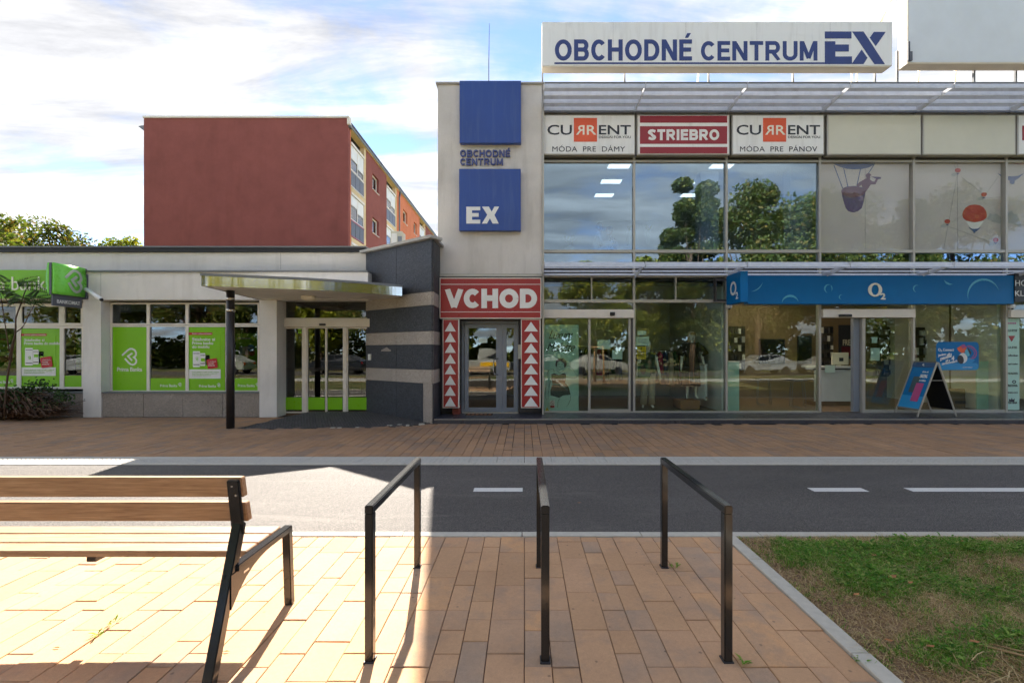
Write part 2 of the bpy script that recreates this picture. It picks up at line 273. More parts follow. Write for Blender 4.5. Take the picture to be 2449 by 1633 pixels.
def boxes(name, lst, mat, parent=None, bevel=0.0):
    bm = bmesh.new()
    for b in lst: bm_box(bm, *b)
    if bevel: bmesh.ops.bevel(bm, geom=list(bm.edges), offset=bevel, segments=1, affect='EDGES')
    return from_bm(name, bm, mat, parent)
def pbox(name, x0, y0, x1, y1, Y, depth, mat, parent=None, bevel=0.0):
    """a box whose front stands at distance Y and covers the given photograph rectangle"""
    return box(name, X(x0, Y), X(x1, Y), Y, Y + depth, Z(y1, Y), Z(y0, Y), mat, parent, bevel)
class Ribbon(list): pass
def bm_prism(bm, pts, Y, t):
    """polygon in the X-Z plane at distance Y, thickness t backwards"""
    if isinstance(pts, Ribbon):
        h = len(pts) // 2; F = [bm.verts.new((p[0], Y, p[1])) for p in pts]; G = [bm.verts.new((p[0], Y + t, p[1])) for p in pts]; n = len(pts)
        for i in range(h - 1): bm.faces.new((F[i], F[i + 1], F[n - 2 - i], F[n - 1 - i]))
        for i in range(n): bm.faces.new((F[i], F[(i + 1) % n], G[(i + 1) % n], G[i]))
        return
    a = sum(pts[i][0] * pts[(i + 1) % len(pts)][1] - pts[(i + 1) % len(pts)][0] * pts[i][1] for i in range(len(pts)))
    if a < 0: pts = pts[::-1]
    fr = [bm.verts.new((p[0], Y, p[1])) for p in pts]; bk = [bm.verts.new((p[0], Y + t, p[1])) for p in pts]; n = len(pts)
    bm.faces.new(fr)
    bm.faces.new(bk[::-1])
    for i in range(n): bm.faces.new((fr[i], bk[i], bk[(i + 1) % n], fr[(i + 1) % n]))
def flat(name, polys, Y, mat, parent=None, t=0.004, px=True):
    """flat print or board: polygons given in photograph pixels, laid on the plane at distance Y"""
    bm = bmesh.new()
    for pts in polys: bm_prism(bm, type(pts)([(X(p[0], Y), Z(p[1], Y)) for p in pts]) if px else pts, Y, t)
    return from_bm(name, bm, mat, parent)
def rect(x0, y0, x1, y1): return [(x0, y0), (x1, y0), (x1, y1), (x0, y1)]
def ell(cx, cy, rx, ry, a0=0, a1=360, n=20, rot=0):
    r = math.radians; c, s = math.cos(r(rot)), math.sin(r(rot)); out = []
    full = abs(a1 - a0) >= 360
    for i in range(n if full else n + 1):
        a = r(a0 + (a1 - a0) * i / n); x, y = rx * math.cos(a), ry * math.sin(a); out.append((cx + x * c - y * s, cy + x * s + y * c))
    return out
def rrect(x0, y0, x1, y1, r, n=5):
    out = []
    for cx, cy, a in ((x1 - r, y0 + r, -90), (x1 - r, y1 - r, 0), (x0 + r, y1 - r, 90), (x0 + r, y0 + r, 180)):
        for i in range(n + 1):
            b = math.radians(a + 90 * i / n); out.append((cx + r * math.cos(b), cy + r * math.sin(b)))
    return out
def stroke(pts, w):
    """a drawn line of width w as one polygon with mitred corners"""
    L, R = [], []
    for i, p in enumerate(pts):
        a = pts[max(i - 1, 0)]; b = pts[min(i + 1, len(pts) - 1)]
        d1 = (p[0] - a[0], p[1] - a[1]); d2 = (b[0] - p[0], b[1] - p[1])
        def nrm(d):
            l = math.hypot(*d) or 1; return (-d[1] / l, d[0] / l)
        n1 = nrm(d1) if i > 0 else nrm(d2); n2 = nrm(d2) if i < len(pts) - 1 else nrm(d1)
        m = (n1[0] + n2[0], n1[1] + n2[1]); l = math.hypot(*m) or 1; m = (m[0] / l, m[1] / l)
        k = w / 2 / max(0.45, m[0] * n1[0] + m[1] * n1[1])
        L.append((p[0] + m[0] * k, p[1] + m[1] * k)); R.append((p[0] - m[0] * k, p[1] - m[1] * k))
    return Ribbon(L + R[::-1])
def smoothline(pts, n=4):
    out = []
    for i in range(len(pts) - 1):
        p0, p1, p2, p3 = pts[max(i - 1, 0)], pts[i], pts[i + 1], pts[min(i + 2, len(pts) - 1)]
        for k in range(n):
            t = k / n
            out.append(tuple(0.5 * (2 * p1[j] + (p2[j] - p0[j]) * t + (2 * p0[j] - 5 * p1[j] + 4 * p2[j] - p3[j]) * t * t + (-p0[j] + 3 * p1[j] - 3 * p2[j] + p3[j]) * t ** 3) for j in range(len(p1))))
    return out + [tuple(pts[-1])]
_TXT = {}
def text_mesh(s, bold, shear, spacing, ext):
    key = (s, bold, shear, spacing, ext)
    if key in _TXT: return _TXT[key]
    cu = bpy.data.curves.new('lettering', 'FONT'); cu.body = s; cu.offset = bold; cu.shear = shear; cu.space_character = spacing; cu.resolution_u = 3
    cu.dimensions = '2D'; cu.fill_mode = 'BOTH'; cu.extrude = ext
    o = bpy.data.objects.new('lettering', cu); COL.objects.link(o)
    dg = bpy.context.evaluated_depsgraph_get(); me = bpy.data.meshes.new_from_object(o.evaluated_get(dg))
    co = np.empty(len(me.vertices) * 3); me.vertices.foreach_get('co', co); co = co.reshape(-1, 3)
    fc = [tuple(p.vertices) for p in me.polygons]
    bpy.data.objects.remove(o); bpy.data.curves.remove(cu); bpy.data.meshes.remove(me); _TXT[key] = (co, fc); return _TXT[key]
def text(name, s, x0, y0, x1, y1, Y, mat, parent=None, bold=0.0, shear=0.0, spacing=1.0, t=0.004, frame=None, mirror=False):
    """lettering fitted to a photograph rectangle on the plane at distance Y (or to a frame of three scene points)"""
    co, fc = text_mesh(s, bold, shear, spacing, 0.05)
    mn, mx = co.min(0), co.max(0); u = (co[:, 0] - mn[0]) / (mx[0] - mn[0]); v = (co[:, 1] - mn[1]) / (mx[1] - mn[1]); w = (co[:, 2] - mn[2]) / (mx[2] - mn[2] + 1e-9)
    if mirror: u = 1 - u
    if frame is None:
        xa, xb, za, zb = X(x0, Y), X(x1, Y), Z(y1, Y), Z(y0, Y)
        P = np.stack([xa + u * (xb - xa), Y + t - w * t, za + v * (zb - za)], 1)
    else:                               # frame = (origin, right, up, normal): rectangle in frame units
        o, r, up, n = [np.array(q, float) for q in frame]
        P = o + np.outer(x0 + u * (x1 - x0), r) + np.outer(y0 + v * (y1 - y0), up) + np.outer(w * t, n)
    return mobj(name, P, fc, mat, parent)
def logo(x0, y0, x1, y1, w=0.105):
    """two nested rounded strokes: the bank's folded-ribbon mark, in a photograph rectangle"""
    q = lambda p: (x0 + p[0] * (x1 - x0), y0 + p[1] * (y1 - y0)); W = w * (x1 - x0)
    o = [(0.05, 0.42), (0.42, 0.12), (0.55, 0.05), (0.70, 0.055), (0.85, 0.13), (0.93, 0.27), (0.92, 0.40), (0.85, 0.49), (0.78, 0.53), (0.86, 0.58), (0.94, 0.68), (0.94, 0.80), (0.86, 0.91), (0.72, 0.955), (0.58, 0.92), (0.46, 0.84), (0.22, 0.60)]
    i = [(0.70, 0.29), (0.42, 0.47), (0.68, 0.72)]
    return [stroke([q(p) for p in o], W), stroke([q(p) for p in i], W)]
def tube(name, pts, rad, mat, parent=None, n=8, smooth=True, cap=True):
    """tapered round bar through the points"""
    bm = bmesh.new(); bm_tube(bm, pts, rad, n, cap); return from_bm(name, bm, mat, parent, smooth)
def bm_tube(bm, pts, rad, n=8, cap=True):
    pts = [Vector(p) for p in pts]; rad = rad if isinstance(rad, (list, tuple)) else [rad] * len(pts); rings = []
    for i, p in enumerate(pts):
        d = (pts[min(i + 1, len(pts) - 1)] - pts[max(i - 1, 0)]); d = d.normalized() if d.length else Vector((0, 0, 1))
        a = d.cross(Vector((0, 0, 1)) if abs(d.z) < 0.9 else Vector((1, 0, 0))).normalized(); b = d.cross(a)
        rings.append([bm.verts.new(p + (a * math.cos(2 * math.pi * k / n) + b * math.sin(2 * math.pi * k / n)) * rad[i]) for k in range(n)])
    for r0, r1 in zip(rings, rings[1:]):
        for k in range(n): bm.faces.new((r0[k], r0[(k + 1) % n], r1[(k + 1) % n], r1[k]))
    if cap: bm.faces.new(rings[0][::-1]); bm.faces.new(rings[-1])
def lathe(name, prof, cx, cy, mat, parent=None, n=20, smooth=True):
    vs, fs = [], []
    for r, z in prof:
        for k in range(n): vs.append((cx + r * math.cos(2 * math.pi * k / n), cy + r * math.sin(2 * math.pi * k / n), z))
    for i in range(len(prof) - 1):
        for k in range(n): fs.append((i * n + k, i * n + (k + 1) % n, (i + 1) * n + (k + 1) % n, (i + 1) * n + k))
    fs.append(tuple(range(n))[::-1]); fs.append(tuple(range((len(prof) - 1) * n, len(prof) * n)))
    return mobj(name, vs, fs, mat, parent, smooth)
def bar(name, a, b, w, h, mat, parent=None, up=(0, 0, 1), bevel=0.0):
    """straight rectangular bar from a to b, w across, h along up"""
    bm = bmesh.new(); bm_bar(bm, a, b, w, h, up)
    if bevel: bmesh.ops.bevel(bm, geom=list(bm.edges), offset=bevel, segments=2, affect='EDGES')
    return from_bm(name, bm, mat, parent)
def bm_bar(bm, a, b, w, h, up=(0, 0, 1)):
    a, b = Vector(a), Vector(b); d = (b - a).normalized(); u = Vector(up); s = d.cross(u).normalized(); u = s.cross(d).normalized(); v = []
    for p in (a, b):
        for i, j in ((-1, -1), (1, -1), (1, 1), (-1, 1)): v.append(bm.verts.new(p + s * (i * w / 2) + u * (j * h / 2)))
    for f in ((3, 2, 1, 0), (4, 5, 6, 7), (0, 1, 5, 4), (1, 2, 6, 5), (2, 3, 7, 6), (3, 0, 4, 7)): bm.faces.new([v[i] for i in f])
def copy_tree(root, loc=None, rotz=0.0, scale=1.0, label=None, group=None):
    r = root.copy(); COL.objects.link(r); ORG[r.name] = ORG.get(root.name, Vector())
    if loc is not None: r.location = loc
    r.rotation_euler = (0, 0, rotz); r.scale = (scale,) * 3 if not isinstance(scale, tuple) else scale
    if label: r['label'] = label
    if group: r['group'] = group
    for ch in list(root.children):
        c = ch.copy(); COL.objects.link(c); c.parent = r; c.matrix_parent_inverse = ch.matrix_parent_inverse.copy()
        for g in list(ch.children):
            d = g.copy(); COL.objects.link(d); d.parent = c; d.matrix_parent_inverse = g.matrix_parent_inverse.copy()
    return r
def skin_body(name, joints, edges, mat, parent=None, root=0, sub=2):
    """one continuous body grown on connected joints; joints = [(x, y, z, radius)]"""
    me = bpy.data.meshes.new(name); me.from_pydata([j[:3] for j in joints], edges, []); me.update(); me.materials.append(MATS[mat])
    o = link(bpy.data.objects.new(name, me), parent)
    m = o.modifiers.new('Skin', 'SKIN'); m.use_smooth_shade = True; m.branch_smoothing = 0.6
    sv = me.skin_vertices[0].data
    for i, j in enumerate(joints):
        r = j[3]; sv[i].radius = r if isinstance(r, tuple) else (r, r)
    sv[root].use_root = True
    s = o.modifiers.new('Subdivision', 'SUBSURF'); s.levels = sub; s.render_levels = sub
    return o

# block letters drawn with broad strokes: (width, strokes) in a unit-high cell, y upwards
def _arc(cx, cy, rx, ry, a0, a1, n=14): return [(cx + rx * math.cos(math.radians(a0 + (a1 - a0) * i / n)), cy + ry * math.sin(math.radians(a0 + (a1 - a0) * i / n))) for i in range(n + 1)]
def glyph(c, w, s):
    """strokes of letter c in a cell of width w and height 1, line width s"""
    h = s / 2; l, r, b, t, m = h, w - h, h, 1 - h, w / 2
    bowl = lambda y0, y1, rr: [(l, y1), (rr - (y1 - y0) / 2 * .8, y1)] + [(x, y) for x, y in _arc(rr - (y1 - y0) / 2 * .8, (y0 + y1) / 2, (y1 - y0) / 2 * .8, (y1 - y0) / 2, 90, -90)][1:] + [(l, y0)]
    G = dict(
        O=[_arc(m, .5, m - h, .5 - h, 0, 360, 28)], C=[_arc(m, .5, m - h, .5 - h, 42, 318, 22)], H=[[(l, 0), (l, 1)], [(r, 0), (r, 1)], [(l, .52), (r, .52)]],
        B=[[(l, 0), (l, 1)], bowl(.52, t, r - .03 * w), bowl(b, .52, r)], D=[[(l, 0), (l, 1)], [(l, t), (m * .9, t)] + [(x, y) for x, y in _arc(m * .9, .5, r - m * .9, .5 - h, 90, -90, 16)][1:] + [(l, b)]],
        N=[[(l, 0), (l, 1)], [(r, 0), (r, 1)], [(l + h * .2, 1 - h * .5), (r - h * .2, h * .5)]], E=[[(l, 0), (l, 1)], [(l, t), (w, t)], [(l, .52), (w * .93, .52)], [(l, b), (w, b)]],
        T=[[(m, 0), (m, 1)], [(0, t), (w, t)]], R=[[(l, 0), (l, 1)], bowl(.46, t, r - .04 * w), [(m * .95, .46), (r + h * .1, 0)]], U=[[(l, 1), (l, m * .9)] + [(x, y) for x, y in _arc(m, m * .9, m - h, m * .9 - h, 180, 360, 16)][1:-1] + [(r, m * .9), (r, 1)]],
        M=[[(l, 0), (l, 1)], [(r, 0), (r, 1)], [(l + h * .3, 1 - h * .3), (m, .12)], [(r - h * .3, 1 - h * .3), (m, .12)]], V=[[(l * 1.05, 1), (m, h * .35)], [(r - l * .05, 1), (m, h * .35)]], I=[[(m, 0), (m, 1)]],
        S=[[(w * .90, .80)] + [(x, y) for x, y in _arc(m, .735, m - h, .265 - h, 35, 255, 12)][1:] + [(x, y) for x, y in _arc(m, .265, m - h, .265 - h, 75, -145, 12)] + [(w * .08, .20)]])
    return G[c]
WID = dict(O=.80, C=.73, H=.70, B=.70, D=.72, N=.72, E=.60, T=.64, R=.72, U=.70, M=.84, V=.80, I=.0, S=.66)
def block_text(s, x0, y0, x1, y1, Y, mat, parent, weight=.2, gap=.12, t=.006, acute=()):
    """each letter a piece of its own, fitted into the photograph rectangle (cap height), broad strokes"""
    wd = [WID[c] if c != 'I' else weight for c in s]; tot = sum(wd) + gap * (len(s) - 1) - .05 * sum(c in 'VC' for c in s[:-1]); xa, xb, za, zb = X(x0, Y), X(x1, Y), Z(y1, Y), Z(y0, Y); k = (xb - xa) / tot; hgt = zb - za; u = xa; out = []
    for i, c in enumerate(s):
        bm = bmesh.new(); sx = k; lay = 0
        for st in glyph(c, wd[i] * k / hgt, weight):
            pts = [(u + p[0] * hgt, za + p[1] * hgt) for p in st]
            bm_prism(bm, stroke(pts, weight * hgt), Y - .0004 * lay, t); lay += 1
        if i in acute:
            q = [(u + wd[i] * sx * .45, zb + hgt * .08), (u + wd[i] * sx * .70, zb + hgt * .08), (u + wd[i] * sx * .92, zb + hgt * .30), (u + wd[i] * sx * .62, zb + hgt * .30)]; bm_prism(bm, q, Y, t)
        # keep the letter inside its cell height
        for v in bm.verts: v.co.z = min(max(v.co.z, za), zb + (hgt if i in acute else 0))
        out.append(from_bm('letter', bm, mat, parent)); u += (wd[i] + gap - (.05 if c in 'VC' else 0)) * k
    return out
# ---------------------------------------------------------------- the ground
YK0, YK1 = 3.886, 3.982           # near kerb
YA = 6.35                         # far edge of the cycle path
YT0, YT1, YT2 = 6.44, 6.69, 6.825 # kerb | tactile slabs | edging slabs
g = box('ground', -250, 250, -250, 250, -0.6, -0.12, 'turf'); tag(g, 'wide level ground under streets and buildings', 'ground', kind='structure')
cyc = box('cycle_path', -16, 16, YK1, YA, -0.14, -0.006, 'asphalt'); tag(cyc, 'dark asphalt cycle path with white dashes between kerbs', 'cycle path', kind='structure')
for a, b in ((-0.586, -0.02), (3.32, 3.95), (4.45, 7.2), (-5.3, -4.7), (-8.1, -5.9)):
    bm = bmesh.new(); z = -0.002
    vs_ = [bm.verts.new(p) for p in ((a, 5.14, z), (b, 5.14, z), (b, 5.282, z), (a, 5.282, z))]; bm.faces.new(vs_)
    from_bm('lane_dash', bm, 'line_paint', cyc)
def kerb_stones(name, label, x0, x1, y0, y1, step, along_x=True, off=0.0):
    k = thing(name, (x0, y0, 0), label, 'kerb', kind='structure'); s = (x0 if along_x else y0) + off - step
    end = x1 if along_x else y1
    while s < end:
        a, b = max(s, x0 if along_x else y0) + 0.003, min(s + step, end) - 0.003
        if b - a > 0.02:
            dz = random.uniform(-0.002, 0.002)
            if along_x: box('kerb_stone', a, b, y0 + .002, y1 - .002, -0.2, 0.006 + dz, 'kerb_concrete', k, 0.004)
            else: box('kerb_stone', x0 + .002, x1 - .002, a, b, -0.2, 0.012 + dz, 'kerb_concrete', k, 0.004)
        s += step
    return k
kerb_stones('path_kerb', 'pale concrete kerb between cycle path and paved plaza', -9, 9, YK0, YK1, 1.04, True, 0.66)
kerb_stones('lawn_kerb', 'pale concrete kerb running from the path along the lawn', 1.722, 1.824, -3, YK0 - 0.004, 1.07, False, 0.02)
kerb_stones('tactile_kerb', 'pale kerb along the far edge of the cycle path', -16, 16, YA, YT0, 1.0, True, 0.3)
# tactile slabs with studs
tac = thing('tactile_strip', (0, YT0, 0), 'pale studded tactile paving strip along the cycle path', 'tactile strip', kind='structure')
def tactile_mesh():
    bm = bmesh.new(); bm_box(bm, -0.197, 0.197, 0.003, 0.247, -0.06, 0.0)
    for i in range(6):
        for j in range(4):
            cx, cy = -0.164 + i * 0.0656, 0.032 + j * 0.062; a = [bm.verts.new((cx + dx * .017, cy + dy * .017, 0.0005)) for dx, dy in ((-1, -1), (1, -1), (1, 1), (-1, 1))]
            b = [bm.verts.new((cx + dx * .011, cy + dy * .011, 0.006)) for dx, dy in ((-1, -1), (1, -1), (1, 1), (-1, 1))]
            bm.faces.new(b)
            for k in range(4): bm.faces.new((a[k], a[(k + 1) % 4], b[(k + 1) % 4], b[k]))
    me = bpy.data.meshes.new('tactile_slab'); bmesh.ops.recalc_face_normals(bm, faces=bm.faces); bm.to_mesh(me); bm.free(); me.materials.append(MATS['tactile_concrete']); return me
tm = tactile_mesh()
for i in range(-32, 32):
    o = bpy.data.objects.new('tactile_slab', tm); o.location = (i * 0.4 + 0.2, YT0, 0.001 + random.uniform(0, .002)); COL.objects.link(o); o.parent = tac; o.matrix_parent_inverse = Matrix.Translation((0, -YT0, 0))
for i in range(-32, 32):
    box('edging_slab', i * 0.4 + .003, i * .4 + .397, YT1 + .003, YT2 - .003, -0.06, random.uniform(.001, .004), 'tactile_concrete', tac)
# paving of three column widths, each stone a piece of its own
PM = {}
def paver_mesh(w, l, mat):
    key = (round(w, 3), round(l, 3), mat)
    if key not in PM:
        bm = bmesh.new(); bm_box(bm, 0.002, w - .002, 0.002, l - .002, -0.08, 0.0)
        bmesh.ops.bevel(bm, geom=[e for e in bm.edges if all(v.co.z > -0.01 for v in e.verts)], offset=0.003, segments=1, affect='EDGES')
        me = bpy.data.meshes.new('paver'); bmesh.ops.recalc_face_normals(bm, faces=bm.faces); bm.to_mesh(me); bm.free(); me.materials.append(MATS[mat]); PM[key] = me
    return PM[key]
def paving_layout(x0, x1, y0, y1, seed, blocked=None):
    r = random.Random(seed); out = []; base = math.floor(x0 / 0.48) * 0.48
    while base < x1:
        for off, w, ls in ((0, .14, (.2, .3, .4)), (.14, .14, (.2, .3, .4)), (.28, .2, (.3, .4, .5, .4))):
            a = base + off
            if a < x0 - 0.001 or a + w > x1 + 0.2: continue
            ww = min(w, x1 - a)
            if ww < 0.03: continue
            y = y1; first = True
            while y > y0 + 0.02:
                l = r.choice(ls)
                if first: l = r.choice((.1, .2, .3)); first = False
                if y - l < y0 + 0.06: l = y - y0
                if not (blocked and blocked(a + ww / 2, y - l / 2)): out.append((a, y - l, ww, l))
                y -= l
        base += 0.48
    return out
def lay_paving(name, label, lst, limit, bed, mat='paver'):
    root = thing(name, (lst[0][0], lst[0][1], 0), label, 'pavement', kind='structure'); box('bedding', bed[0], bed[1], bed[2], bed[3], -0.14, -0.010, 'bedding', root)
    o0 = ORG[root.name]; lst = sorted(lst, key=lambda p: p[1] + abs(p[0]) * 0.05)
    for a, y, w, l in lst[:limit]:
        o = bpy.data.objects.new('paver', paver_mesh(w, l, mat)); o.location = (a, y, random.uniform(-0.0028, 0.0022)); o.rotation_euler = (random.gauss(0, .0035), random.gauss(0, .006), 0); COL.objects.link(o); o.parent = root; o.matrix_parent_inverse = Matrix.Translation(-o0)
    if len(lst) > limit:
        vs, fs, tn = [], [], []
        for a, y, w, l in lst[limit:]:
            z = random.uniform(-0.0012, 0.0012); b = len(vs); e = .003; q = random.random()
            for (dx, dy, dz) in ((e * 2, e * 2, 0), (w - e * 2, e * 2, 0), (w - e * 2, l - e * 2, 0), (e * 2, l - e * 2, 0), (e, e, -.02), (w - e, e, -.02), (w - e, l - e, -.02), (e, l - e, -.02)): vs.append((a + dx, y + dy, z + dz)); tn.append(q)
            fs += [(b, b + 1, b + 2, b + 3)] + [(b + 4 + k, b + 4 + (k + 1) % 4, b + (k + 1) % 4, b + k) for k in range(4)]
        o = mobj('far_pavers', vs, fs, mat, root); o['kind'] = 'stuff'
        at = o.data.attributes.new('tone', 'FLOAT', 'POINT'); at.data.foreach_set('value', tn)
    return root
plaza = lay_paving('plaza', 'ochre concrete block paving under bench and bicycle stands', paving_layout(-4.8, 1.720, 1.55, YK0 - 0.004, 3), 400, (-5.0, 1.72, -3.0, YK0 - .002))
_apron = [(-6.0, 9.35), (-5.8, 10.0), (-5.55, 10.75), (-5.3, 11.4), (-3.9, 11.4), (-2.1, 9.9), (-2.7, 9.62), (-3.6, 9.42), (-5.2, 9.33)]
def inside(poly, x, y):
    c = False
    for i in range(len(poly)):
        (xa, ya), (xb, yb) = poly[i], poly[i - 1]
        if (ya > y) != (yb > y) and x < (xb - xa) * (y - ya) / (yb - ya) + xa: c = not c
    return c
def wall_line(x, y): return y > 9.93 and x > -2.06 or y > 10.92 or inside(_apron, x, y)
lay_paving('pavement', 'brown concrete block pavement in front of the shops and bank', paving_layout(-13.5, 13.5, YT2, 10.9, 5, wall_line), 300, (-16, 16, YT2 + .001, 11.3), 'walk_paver_shaded')
# cobbled apron before the bank doors
ap = thing('cobbled_apron', (-4.2, 10.2, 0), 'dark cobbled ramp rising to the sliding bank doors', 'ramp', kind='structure')
def apron_z(x, y): return max(0.002, min(0.085, (y - 9.42) * 0.055)) if y > 9.4 else 0.004
vs, fs, cols = [], [], []; y = 9.34; row = 0
while y < 11.5:
    x = -6.1 + (row % 2) * .035
    while x < -2.0:
        if inside(_apron, x + .03, y + .03):
            b = len(vs); z = apron_z(x, y) + random.uniform(-.003, .003)
            for dx, dy, dz in ((.006, .006, 0), (.058, .006, 0), (.058, .058, 0), (.006, .058, 0), (.001, .001, -.03), (.063, .001, -.03), (.063, .063, -.03), (.001, .063, -.03)): vs.append((x + dx, y + dy, z + dz))
            fs += [(b, b + 1, b + 2, b + 3)] + [(b + 4 + k, b + 4 + (k + 1) % 4, b + (k + 1) % 4, b + k) for k in range(4)]
        x += .066
    y += .066; row += 1
o = mobj('cobbles', vs, fs, 'sett_stone', ap); o['kind'] = 'stuff'
fs2 = [tuple(range(len(_apron)))]
mobj('ramp_bed', [(x, y, apron_z(x, y) - .02) for x, y in _apron], fs2, 'bedding', ap)
for sx, sy in ((-4.05, 9.37), (-3.9, 9.36), (-3.55, 9.42), (-2.95, 9.62), (-2.75, 9.7), (-2.55, 9.66), (-2.3, 9.78)):
    box('pale_sett', sx, sx + random.uniform(.06, .12), sy, sy + .06, -.02, apron_z(sx, sy) + .008, 'kerb_concrete', ap, .004)
# road behind the camera, seen in the shop windows
rd = box('road', -80, 80, -15.5, -9.5, -0.118, -0.1, 'asphalt'); tag(rd, 'asphalt road across the lawn behind the viewer', 'road', kind='structure')
fp = box('footpath', -80, 80, -4.6, -3.2, -0.118, -0.02, 'concrete'); tag(fp, 'narrow pale footpath behind the viewer', 'footpath', kind='structure')

# lawn on the right
lawn = thing('lawn', (3, 2.5, 0), 'patchy lawn with dry straw and bare soil beside the plaza', 'lawn', kind='structure')
nx, ny = 90, 60; vs, fs = [], []
for j in range(ny + 1):
    for i in range(nx + 1):
        x = 1.83 + 7.2 * i / nx; y = -3.0 + (YK0 - .006 + 3.0) * j / ny
        h = -0.012 + 0.03 * math.sin(x * 3.1 + 1) * math.sin(y * 2.7) * min(1, (x - 1.83) * 2) + random.uniform(-.006, .006)
        edge = min(1, (x - 1.83) * 3, (YK0 - y) * 3); vs.append((x, y, -0.01 + max(0, edge) * (h + .03)))
for j in range(ny):
    for i in range(nx): b = j * (nx + 1) + i; fs.append((b, b + 1, b + nx + 2, b + nx + 1))
mobj('soil_bed', vs, fs, 'soil', lawn, True)
def lawn_z(x, y): return -0.01 + max(0, min(1, (x - 1.83) * 3, (YK0 - y) * 3)) * (0.018 + 0.03 * math.sin(x * 3.1 + 1) * math.sin(y * 2.7) * min(1, (x - 1.83) * 2))
def green(x, y):
    """where the photograph shows lush grass rather than straw or soil"""
    e = lambda cx, cy, rx, ry: math.exp(-(((x - cx) / rx) ** 2 + ((y - cy) / ry) ** 2))
    v = 1.2 * e(2.38, 3.50, .36, .20) + 1.3 * e(2.28, 3.02, .21, .15) + .45 * e(2.55, 2.45, .2, .1) + .95 * e(3.4, 3.62, 1.3, .22) + .7 * e(2.7, 3.2, .5, .3) + .55 * e(2.15, 2.35, .28, .14) + .5 * e(3.6, 3.0, .7, .25) + .35 * e(2.8, 2.4, .8, .3)
    v += .30 * e(3.2, 2.75, .9, .35) + 0.20 * math.sin(x * 9.1 + y * 4.3) * math.sin(y * 8.3 - x * 3.7)
    return v
def blades(name, n, test, hmin, hmax, w, mat, lean, parent, seed, area=(1.805, 5.2, 1.7, YK0 - .01)):
    r = random.Random(seed); vs, fs = [], []; made = tries = 0
    while made < n and tries < n * 14:
        tries += 1; x = r.uniform(area[0], area[1]); y = r.uniform(area[2], area[3])
        if x > 1254 / 1075 * y + 0.4 and x > y * 1.18 + .3: continue
        if r.random() > test(x, y): continue
        made += 1; a = r.uniform(0, 6.283); h = r.uniform(hmin, hmax) * (0.6 + 0.8 * min(1, max(0, green(x, y)))); l = r.uniform(lean * .3, lean) * h; z = lawn_z(x, y) - .004
        ca, sa = math.cos(a), math.sin(a); b = r.uniform(0, 6.283); px_, py_ = math.cos(b) * w / 2, math.sin(b) * w / 2; k = len(vs)
        vs += [(x - px_, y - py_, z), (x + px_, y + py_, z), (x + ca * l * .35 + px_ * .8, y + sa * l * .35 + py_ * .8, z + h * .6), (x + ca * l * .35 - px_ * .8, y + sa * l * .35 - py_ * .8, z + h * .6), (x + ca * l, y + sa * l, z + h * (.98 if lean < 1.2 else .62))]
        fs += [(k, k + 1, k + 2, k + 3), (k + 3, k + 2, k + 4)]
    o = mobj(name, vs, fs, mat, parent); o['kind'] = 'stuff'; return o
blades('grass', 36000, lambda x, y: max(0.0, min(1, (green(x, y) + .35 * math.sin(x * 31 + 5 * math.sin(y * 19)) * math.sin(y * 37 + 4 * math.sin(x * 23)) - .22) * 1.5)) ** 1.3, .02, .062, .004, 'leaf_grass', 1.2, lawn, 1)
blades('thin_grass', 14000, lambda x, y: (0.15 + .5 * max(0, min(1, green(x, y) * 1.6 + .25))) * min(1, max(.03, (x - 1.95) * 2.2 + .1)), .02, .05, .003, 'leaf_thin', 1.4, lawn, 2)
blades('dry_straw', 30000, lambda x, y: (0.75 if green(x, y) < .45 else .3) * (1 if x > 2.0 else .6), .03, .06, .0022, 'straw', 3.2, lawn, 3)
# broad leaved weeds in the lush patches
def weeds(name, n, mat, seed):
    r = random.Random(seed); vs, fs = [], []; m = 0
    while m < n:
        x = r.uniform(1.95, 4.6); y = r.uniform(1.9, YK0 - .03)
        if r.random() > max(0, green(x, y) - .45): continue
        m += 1; z = lawn_z(x, y)
        for q in range(6):
            a = r.uniform(0, 6.283); l = r.uniform(.018, .04); w = l * .24; ca, sa = math.cos(a), math.sin(a); up = r.uniform(.3, 1.0); k = len(vs); h0 = z + r.uniform(.01, .05)
            vs += [(x, y, h0), (x + ca * l * .5 - sa * w, y + sa * l * .5 + ca * w, h0 + l * .5 * up), (x + ca * l, y + sa * l, h0 + l * .55 * up), (x + ca * l * .5 + sa * w, y + sa * l * .5 - ca * w, h0 + l * .5 * up)]
            fs.append((k, k + 1, k + 2, k + 3))
    o = mobj(name, vs, fs, mat, lawn); o['kind'] = 'stuff'
weeds('lawn_weeds', 700, 'leaf_grass', 9)
blades('kerb_tufts', 1500, lambda x, y: (1.0 if (abs(x - 1.83) < .03 and math.sin(y * 17) > .3) or (y > YK0 - .04 and x > 2.1) else 0.0), .03, .07, .0035, 'leaf_grass', 1.6, lawn, 17)
# loose chips on the bare soil
blades('wood_chips', 9000, lambda x, y: (1.0 if x < 2.3 or y < 2.4 else .25) * (1 if green(x, y) < .5 else .1), .008, .02, .006, 'twig_brown', 3.0, lawn, 4)
